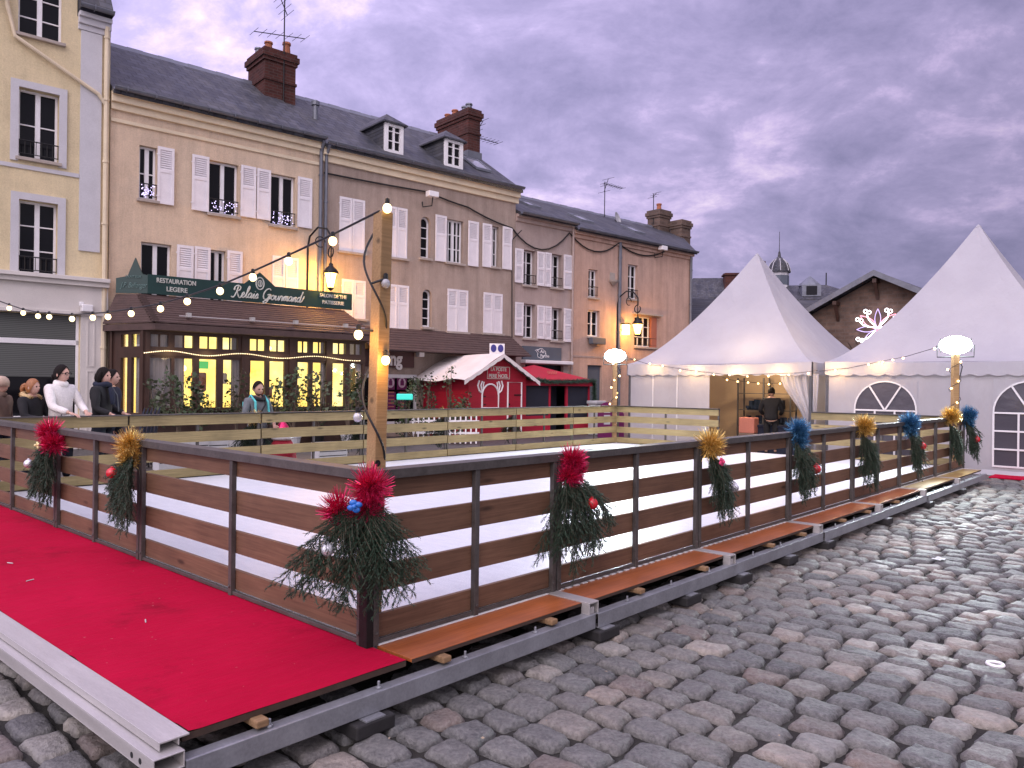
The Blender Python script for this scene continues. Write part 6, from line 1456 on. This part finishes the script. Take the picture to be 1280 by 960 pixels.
    for ex in extra:
        if ex == 'beard':
            b_ = MB()
            def bd(a, b):
                th = math.pi*(.69+.25*b); ph = 2*math.pi*(-.25+.5*a); x,y,z = math.sin(th)*math.sin(ph), math.sin(th)*math.cos(ph), math.cos(th); k = max(0,(-z-.1)/.9)
                return HM@Vector((x*.081*(1-.26*k), y*.104*(1-.10*k)+.012*k+.006*math.exp(-(x/.3)**2), z*.123))
            b_.grid(bd, 24, 8); b_.build('beard', M['h_brown'], t, smooth=True)
        if ex == 'glasses':
            g_ = MB()
            for sg in (-1,1): g_.tube([HM@Vector((sg*.034+.026*math.cos(q), .106, .004+.020*math.sin(q))) for q in np.linspace(0,2*math.pi,14)], .0035, 5); g_.tube([HM@Vector((sg*.06,.104,.006)),HM@Vector((sg*.084,.0,.004))], .0035, 5)
            g_.tube([HM@Vector((-.010,.108,.006)),HM@Vector((.010,.108,.006))],.0035,5); g_.build('glasses', M['iron'], t)
        if ex == 'highcollar': V, F = skin_mesh([(0,lf(1.4)-.01,1.40),(0,lf(1.45),1.455),(0,lf(1.5)+.015,1.50)], [(0,1),(1,2)], [(.125,.11),(.105,.10),(.10,.098)], 2); MB().add(V,F).build('collar', M[coat], t, smooth=True)
        if ex == 'fur':
            P = [(.12*math.sin(q), lf(1.42)-.02+.11*math.cos(q)*-1, 1.44+.035*math.cos(q)) for q in np.linspace(-2.4,2.4,14)]
            garland(P, .055, 2600, 2).build('fur_collar', M['c_fur'], t); V,F = skin_mesh(P, [(i,i+1) for i in range(13)], [.045]*14, 1); MB().add(V,F).build('hood_roll', M['c_fur'], t, smooth=True)
        if ex == 'scarf':
            P = [(.10*math.sin(q), lf(1.44)+.0+.095*math.cos(q), 1.455+.012*math.sin(q*3)) for q in np.linspace(0,6.6,18)]; V,F = skin_mesh(P, [(i,i+1) for i in range(17)], [.045]*18, 1); m_ = MB().add(V,F)
            V,F = skin_mesh([(.02,.12,1.43),(.03,.16,1.30),(.02,.165,1.15)], [(0,1),(1,2)], [(.05,.03),(.06,.025),(.055,.02)], 1); m_.add(V,F); m_.build('scarf', M['c_navy'], t, smooth=True)
        if ex == 'hood': V,F = skin_mesh([(.0,-.13,1.42),(-.10,-.06,1.45),(-.09,.06,1.43),(0,.10,1.40),(.09,.06,1.43),(.10,-.06,1.45),(0,-.13,1.42)], [(i,i+1) for i in range(6)], [.055,.05,.042,.035,.042,.05,.055], 1); MB().add(V,F).build('hood', M['c_black'], t, smooth=True)
        if ex == 'straps':
            m_ = MB()
            for sg in (-1,1): m_.tube([(sg*.12,-.16,1.05),(sg*.13,-.13,1.36),(sg*.125,-.0,1.475),(sg*.12,.12,1.37),(sg*.13,.15,1.12)], .018, 6)
            m_.box(-.13,.13,-.24,-.14,1.05,1.36); m_.build('backpack', M['c_turq'], t, bevel=.0)
        if ex == 'strap': MB().tube([(-.13,.0,1.48),(-.05,.155,1.32),(.08,.17,1.15),(.17,.10,1.0)], .014, 6).build('shoulder_strap', M['c_black'], t)
        if ex == 'bagstrap': MB().tube([(-.12,-.10,1.45),(-.14,.04,1.47),(-.16,.14,1.3),(-.17,.16,1.05)], .009, 6).build('bag_strap', M['c_grey'], t)
        if ex == 'cap': MB().lathe([(.115,-.02),(.118,.05),(.10,.10),(.06,.135),(.01,.145)], HM@Vector((0,-.005,0)), 18).build('cap', M['c_beige'], t, smooth=True)
    return t
def stand(px, v): 
    P = rk(0,v,0); h = plane_hit(px, 500, P, dL); return Vector((h.x,h.y,DK-.008))
FX = R(-90)   # facing picture right
zr_ = 1.0/1.0
def rest(h): z = (1.0+.018)/ (h/1.70); return z
person('girl with an auburn ponytail and tan fur collar watching from the barrier', stand(40,RW+.42), FX-R(8), 1.50, {'L':((-.24,.10,1.12),(-.15,.30,1.10)),'R':((.24,.08,1.12),(.16,.28,1.10))}, 0, 0, 'skin','h_red','tail','c_black','c_jean',('fur',))
z_ = rest(1.70)
person('woman with glasses and tied dark hair in a white fleece coat, hand on the barrier', stand(76,RW+.40), FX-R(18), 1.70, {'L':((-.24,.12,1.13),(-.10,.36,z_+.03)),'R':((.24,.12,1.12),(.17,.36,z_+.03))}, R(8), 0, 'skin','h_dark','tied','c_white','c_jean',('glasses','highcollar'))
person('woman with chin length dark hair, black coat and navy scarf, smiling by the barrier', stand(128,RW+.45), FX+R(2), 1.68, {'L':((-.24,.02,1.10),(-.2,.24,1.02)),'R':((.24,.02,1.10),(.2,.24,1.02))}, R(-10), 0, 'skin','h_dark','bob','c_black','c_jean',('scarf','bagstrap'))
person('pale faced person in dark clothes half hidden behind the woman with the navy scarf', stand(139,RW+.95), FX+R(5), 1.66, None, 0, 0, 'skin','h_dark','short','c_navy','c_jean',())
person('person in a brown coat and beige cap cut off by the left edge', stand(0,RW+.75), FX, 1.52, None, 0, 0, 'skin','h_dark','short','c_brown','c_jean',('cap','highcollar'))
mp_ = at(322,500,13.4); mp_.z = 0
person('man in a grey hoodie with turquoise straps looking down behind the far barrier', mp_, R(180)+R(52), 1.76, {'L':((-.25,.02,1.12),(-.18,.22,.98)),'R':((.25,.02,1.12),(.16,.24,.98))}, R(-5), R(-12), 'skin2','h_dark','crop','c_grey','c_jean',('hood','straps','strap','beard'))
sp_ = tloc(3.85,1.0,0)
person('dark clothed person seen from behind inside the tent by the curtain', sp_, TA+R(20), 1.78, {'L':((-.27,.05,1.12),(-.2,.26,1.0)),'R':((.27,.05,1.12),(.2,.26,1.0))}, 0, R(-10), 'skin2','h_dark','short','c_black','c_black',())
# ================================================================ background buildings
def gable(name, label, cat, c, ang, w, ln, ze, zr, wm, rm, over=.5):
    t = thing(name, label, cat, c, ang); H = w/2
    MB().add([(-H,0,0),(H,0,0),(H,0,ze),(0,0,zr),(-H,0,ze),(-H,ln,0),(H,ln,0),(H,ln,ze),(0,ln,zr),(-H,ln,ze)], [(0,1,2,3,4),(9,8,7,6,5),(0,4,9,5),(1,6,7,2)]).build('wall', M[wm], t)
    k = (zr-ze)/H; m = MB()
    for s in (-1,1):
        A_,B_ = (0,zr+.06),(s*(H+over),ze+.06-k*over); th = .16
        m.add([(A_[0],-over,A_[1]),(B_[0],-over,B_[1]),(B_[0],ln+over,B_[1]),(A_[0],ln+over,A_[1]),(A_[0],-over,A_[1]+th),(B_[0],-over,B_[1]+th),(B_[0],ln+over,B_[1]+th),(A_[0],ln+over,A_[1]+th)], [(4,5,6,7),(0,3,2,1),(0,1,5,4),(1,2,6,5),(2,3,7,6)])
    m.build('roof', M[rm], t); return t, k, H
hc = at(1097,400,32.0); hall, hk, hH = gable('stone_hall', 'stone hall with a low gabled roof and a big arched opening behind the tents', 'hall', (hc.x,hc.y,0), TA, 7.4, 16, 4.55, 6.45, 'hallbrick', 'slate2', .55)
m = MB()
for s in (-1,1):
    m.add([(0,-.56,6.45+.24),(s*4.25,-.56,6.45+.24-hk*4.25),(s*4.25,-.56,6.45+.0-hk*4.25),(0,-.56,6.45+.0),(0,-.60,6.45+.24),(s*4.25,-.60,6.45+.24-hk*4.25),(s*4.25,-.60,6.45-hk*4.25),(0,-.60,6.45)], [(4,5,6,7),(0,1,5,4),(3,2,6,7),(0,3,2,1)])
m.build('barge_board', M['lead'], hall)
for x in (-2.9,-1.6,0,1.6,2.9):
    z = 6.45-hk*abs(x)-.05; m = MB(); m.box(x-.08,x+.08,-.5,-.001,z-.22,z-.06); m.add([(x-.06,-.02,z-.9),(x+.06,-.02,z-.9),(x+.06,-.45,z-.2),(x-.06,-.45,z-.2),(x-.06,-.02,z-.7),(x+.06,-.02,z-.7),(x-.06,-.3,z-.2),(x+.06,-.3,z-.2)], [(0,1,2,3),(4,6,7,5),(0,3,6,4),(1,5,7,2)]); m.build('bracket', M['timber'], hall)
m = MB(); ro, ri = 2.35, 1.75; zc = 1.75
for k in range(24):
    q0,q1 = math.pi*k/24+.012, math.pi*(k+1)/24-.012; m.prism([(q*math.cos(tt), zc+q*math.sin(tt)) for q,tt in ((ri,q0),(ro,q0),(ro,q1),(ri,q1))], lambda p,q,h:(p,h,q), -.06, -.002)
m.build('arch_stones', M['hallbrick'], hall); MB().prism([(ri,0.02),(-ri,.02)]+[(-ri*math.cos(q),zc+ri*math.sin(q)) for q in np.linspace(0,math.pi,20)], lambda p,q,h:(p,h,q), -.02, -.004).build('archway', M['dark'], hall)
oc = plane_hit(1097,411,Vector((hc.x,hc.y,0))-dR*.25,dR); orn = thing('christmas_ornament', 'illuminated flower shaped christmas ornament with white loops on the stone hall', 'light ornament', oc, TA); orn.scale = (.72,.72,.72)
def petal(mb, ang, L_, w, r=.035, loop=True):
    for sg in (-1,1):
        P = [(L_*s*math.cos(ang)-sg*w*math.sin(math.pi*s)*math.sin(ang), 0, L_*s*math.sin(ang)+sg*w*math.sin(math.pi*s)*math.cos(ang)) for s in np.linspace(0,1,12)]; mb.tube(P, r, 5)
wm_, rm_, pm2 = MB(), MB(), MB()
for a in (150,118,62,30,210): 
    q = R(a); L_ = 1.15
    P = [(L_*s*math.cos(q+.25*math.sin(s*3)*(1 if a>90 else -1)), 0, L_*s*math.sin(q+.25*math.sin(s*3)*(1 if a>90 else -1))) for s in np.linspace(.1,1,12)]; wm_.tube(P, .032, 5)
    e = Vector(P[-1])
    for dx,dz in ((-.1,.05),(.1,-.02)): wm_.tube([(e.x+dx+.1*math.cos(w), 0, e.z+dz+.1*math.sin(w)) for w in np.linspace(0,6.28,12)], .022, 5)
for a in (140,40): petal(rm_, R(a), 1.25, .2, .028)
for a in (90,180,225): petal(pm2, R(a), 1.15, .16, .024)
rm_.sphere((0,0,0), .14, 10, 6)
wm_.build('white_tubes', M['neon_w'], orn); rm_.build('red_tubes', M['neon_r'], orn); pm2.build('violet_tubes', M['neon_p'], orn)
# slate wing left of the hall
wc_ = at(1020,400,40); gable('slate_outbuilding', 'long slate roofed wing just left of the stone hall, below the mansion', 'building', (wc_.x+1.2,wc_.y,0), R(88), 7, 20, 4.1, 6.2, 'hallbrick', 'slate2', .3)[0].location = (wc_.x+6.5,wc_.y,0)
# mansion with cupola
mc = at(1000,400,60); man = thing('slate_mansion', 'distant mansion with a hipped slate roof, a dormer and a domed cupola', 'mansion', (mc.x,mc.y,0), R(-12))
mz0, mz1 = (486-374)/FPX*60+CZ, (486-348)/FPX*60+CZ
MB().box(-5.2,4.9,0,8,0,mz0).build('wall', M['cream'], man)
m = MB(); m.add([(-5.5,-.3,mz0),(5.2,-.3,mz0),(5.2,8.3,mz0),(-5.5,8.3,mz0),(-4.6,4,mz1),(2.6,4,mz1),(-5.5,-.3,mz0-.2),(5.2,-.3,mz0-.2),(5.2,8.3,mz0-.2)], [(0,1,5,4),(1,2,5),(2,3,4,5),(3,0,4),(0,6,7,1),(1,7,8,2)]); m.build('roof', M['slate2'], man)
MB().tube([(2.6,4,mz1),(2.6,4,mz1+1)],.05,6).build('finial', M['iron'], man)
dm = MB(); dm.box(.2,1.6,.4,2.5,mz0+.3,mz0+1.2); dm.lathe([(.9,mz0+1.2),(.75,mz0+1.4),(.35,mz0+1.75),(.05,mz0+2.0)],(.9,1.4,0),10); dmo = dm.build('dormer', M['lead'], man); MB().box(.5,1.3,.37,.395,mz0+.4,mz0+1.1).build('dormer_window', M['glass'], dmo)
cx_ = -1.1; cz_ = mz1-.1
cu = MB(); cu.lathe([(.78,cz_-.5),(.78,cz_+1.15)], (cx_,4,0), 8); cuo = cu.build('cupola', M['greytrim'], man)
MB().lathe([(.80,cz_+.1),(.80,cz_+.9)],(cx_,4,0),8).build('cupola_louvre', M['signgrey'], cuo)
MB().lathe([(.92,cz_+1.15),(.92,cz_+1.25),(.86,cz_+1.5),(.68,cz_+1.95),(.35,cz_+2.3),(.14,cz_+2.5),(.08,cz_+2.9),(.03,cz_+3.0),(.02,cz_+4.6)],(cx_,4,0),16).build('dome', M['slate2'], cuo)
rb = MB()
for k in range(8): q = k*math.pi/4; rb.tube([(cx_+r_*math.cos(q),4+r_*math.sin(q),z) for r_,z in ((.93,cz_+1.25),(.87,cz_+1.5),(.70,cz_+1.95),(.37,cz_+2.3))],.03,4)
rb.build('dome_ribs', M['greytrim'], cuo)
# older block on the left
ob = at(905,400,52); old = thing('old_town_house', 'dark slate roofed cream building with a broad brick chimney left of the left tent peak', 'house', (ob.x,ob.y,0), R(-8))
oz0, oz1 = (485-372)/FPX*52+CZ, (485-342)/FPX*52+CZ
MB().box(-2.6,4.2,0,7,0,oz0).build('wall', M['cream'], old); m = MB(); m.add([(-2.9,-.3,oz0),(4.5,-.3,oz0),(4.5,7.3,oz0),(-2.9,7.3,oz0),(-1.9,2.0,oz1),(3.6,2.0,oz1),(3.6,5,oz1),(-1.9,5,oz1),(-2.9,-.3,oz0-.25),(4.5,-.3,oz0-.25)], [(0,1,5,4),(1,2,6,5),(2,3,7,6),(3,0,4,7),(4,5,6,7),(0,8,9,1)]); m.build('roof', M['slate2'], old)
oc_ = MB(); oc_.box(.1,2.0,.6,1.6,oz0+.2,oz1+.15).box(0,2.1,.5,1.7,oz1+.0,oz1+.1); oco = oc_.build('chimney', M['brick'], old)
oc2 = MB(); oc2.box(2.75,3.2,2,2.8,oz1-.2,oz1+.75); oc2.lathe([(.16,oz1+.75),(.13,oz1+1.2)],(2.97,2.4,0),8); oc2.build('chimney', M['brick'], old)
lb = at(893,400,43); low = thing('low_slate_house', 'low pale house with a sloping slate roof between the corner house and the left tent', 'house', (lb.x,lb.y,0), R(-4))
lz0, lz1 = (484.5-394)/FPX*43+CZ, (484.5-366)/FPX*43+CZ
MB().box(-2.2,3.6,0,5,0,lz0).build('wall', M['cream'], low); m = MB(); m.add([(-2.4,-.25,lz0),(3.8,-.25,lz0-.0),(3.0,2.6,lz1-.5),(-2.2,2.6,lz1+.5),(-2.4,-.25,lz0-.14),(3.8,-.25,lz0-.14),(3.8,5,lz0),(-2.4,5,lz0)], [(0,1,2,3),(0,4,5,1),(1,6,2),(2,6,7,3),(0,3,7)]); m.build('roof', M['slate2'], low)
lw_ = MB(); lw_.box(-1.0,.2,-.03,-.002,lz0-1.5,lz0-.2).box(1.2,2.2,-.03,-.002,lz0-1.5,lz0-.2); lw_.build('shutter', M['greytrim'], low)
rb_ = at(1290,400,45); rt, _, _ = gable('far_slate_house', 'dark roof of a far house peeping out at the right edge behind the tent', 'house', (rb_.x+2,rb_.y,0), R(-70), 7, 9, 6.0, 8.3, 'hallbrick', 'slate2', .3)
# ================================================================ sky, light, camera
wd = bpy.data.worlds.new('World'); sc.world = wd; wd.use_nodes = True
t = wd.node_tree; bg = t.nodes['Background']
class WN(NT):
    def __init__(s): s.t = t
wn = WN()
tc = wn.n('ShaderNodeTexCoord'); sp = wn.n('ShaderNodeSeparateXYZ'); wn.l(tc.outputs['Generated'], sp.inputs[0])
def mth(op, a, b=None, clamp=False):
    nd = wn.n('ShaderNodeMath', operation=op); nd.use_clamp = clamp
    for i, v in enumerate((a, b)):
        if v is None: continue
        if hasattr(v, 'links'): wn.l(v, nd.inputs[i])
        else: nd.inputs[i].default_value = v
    return nd.outputs[0]
zz = mth('MAXIMUM', sp.outputs['Z'], 0.0); den = mth('ADD', zz, .42)
cb = wn.n('ShaderNodeCombineXYZ'); wn.l(mth('DIVIDE', sp.outputs['X'], den), cb.inputs[0]); wn.l(mth('DIVIDE', sp.outputs['Y'], den), cb.inputs[1])
mp = wn.n('ShaderNodeMapping'); mp.inputs['Scale'].default_value = (1.0,1.15,1); mp.inputs['Location'].default_value = (1.7,.35,0); wn.l(cb.outputs[0], mp.inputs['Vector'])
n1 = wn.noise(mp.outputs[0], 2.7, 9, .64, .35); n2 = wn.noise(mp.outputs[0], 7.5, 8, .66, .3)
cl = mth('ADD', mth('MULTIPLY', n1, .68), mth('MULTIPLY', n2, .32))
col = wn.ramp(cl, [(.38,(.30,.27,.48)),(.47,(.40,.35,.60)),(.53,(.49,.42,.70)),(.58,(.66,.54,.86)),(.65,(.92,.76,1.0))])
# darker and bluer to the right horizon, paler to the left
lr = mth('ADD', mth('MULTIPLY', sp.outputs['X'], -.62), 1.0)
hz = wn.n('ShaderNodeMapRange'); wn.l(sp.outputs['Z'], hz.inputs[0]); hz.inputs[1].default_value = 0; hz.inputs[2].default_value = .42; hz.inputs[3].default_value = .74; hz.inputs[4].default_value = 1.02
up = wn.n('ShaderNodeMapRange'); wn.l(sp.outputs['Z'], up.inputs[0]); up.inputs[1].default_value = .45; up.inputs[2].default_value = 1; up.inputs[3].default_value = 1; up.inputs[4].default_value = 2.3
bk = wn.n('ShaderNodeMapRange'); wn.l(sp.outputs['Y'], bk.inputs[0]); bk.inputs[1].default_value = .1; bk.inputs[2].default_value = -.9; bk.inputs[3].default_value = 1; bk.inputs[4].default_value = 2.7
fac = mth('MULTIPLY', mth('MULTIPLY', lr, hz.outputs[0]), mth('MULTIPLY', up.outputs[0], bk.outputs[0]))
sc1 = wn.n('ShaderNodeVectorMath', operation='SCALE'); wn.l(col, sc1.inputs[0]); wn.l(fac, sc1.inputs['Scale'])
warm = wn.n('ShaderNodeMapRange'); wn.l(sp.outputs['Y'], warm.inputs[0]); warm.inputs[1].default_value = .55; warm.inputs[2].default_value = -.3
wmix = wn.mix(warm.outputs[0], (1,1,1), (1.02,1.07,.79)); mul = wn.n('ShaderNodeVectorMath', operation='MULTIPLY'); wn.l(sc1.outputs[0], mul.inputs[0]); wn.l(wmix, mul.inputs[1])
sky = wn.n('ShaderNodeTexSky'); sky.sky_type = 'NISHITA'; sky.sun_disc = False; sky.sun_elevation = R(14); sky.sun_rotation = R(200)
bg2 = wn.n('ShaderNodeBackground'); wn.l(sky.outputs[0], bg2.inputs['Color']); bg2.inputs['Strength'].default_value = .05
wn.l(mul.outputs[0], bg.inputs['Color']); bg.inputs['Strength'].default_value = 1.22
mxs = wn.n('ShaderNodeMixShader'); mxs.inputs[0].default_value = .90; wn.l(bg2.outputs[0], mxs.inputs[1]); wn.l(bg.outputs[0], mxs.inputs[2])
wn.l(mxs.outputs[0], t.nodes['World Output'].inputs['Surface'])
sl = bpy.data.lights.new('sun','SUN'); sl.energy = .9; sl.angle = R(40); sl.color = (1,.86,.80); so = bpy.data.objects.new('sun', sl); COL.objects.link(so)
sd = Vector((math.sin(R(200)),math.cos(R(200)),math.tan(R(35)))); so.rotation_euler = (-sd).to_track_quat('-Z','Y').to_euler(); so.location = (0,-5,20)
cam = bpy.data.cameras.new('camera'); cam.sensor_width = 36; cam.lens = FPX/1280*36; cam.clip_end = 1000; cam.clip_start = .05; cam.shift_y = 2/1280
co = bpy.data.objects.new('camera', cam); COL.objects.link(co)
right = Vector((cr,0,sr)); upv = Vector((-sr,0,cr)); back = right.cross(upv)
MM = Matrix((right,upv,back)).transposed().to_4x4(); MM.translation = (0,0,CZ); co.matrix_world = MM
sc.camera = co
sc.view_settings.view_transform = 'Standard'; sc.view_settings.look = 'None'; sc.view_settings.exposure = .14; sc.view_settings.gamma = 1; sc.view_settings.use_curve_mapping = False
sc.render.resolution_x = 1024; sc.render.resolution_y = 768
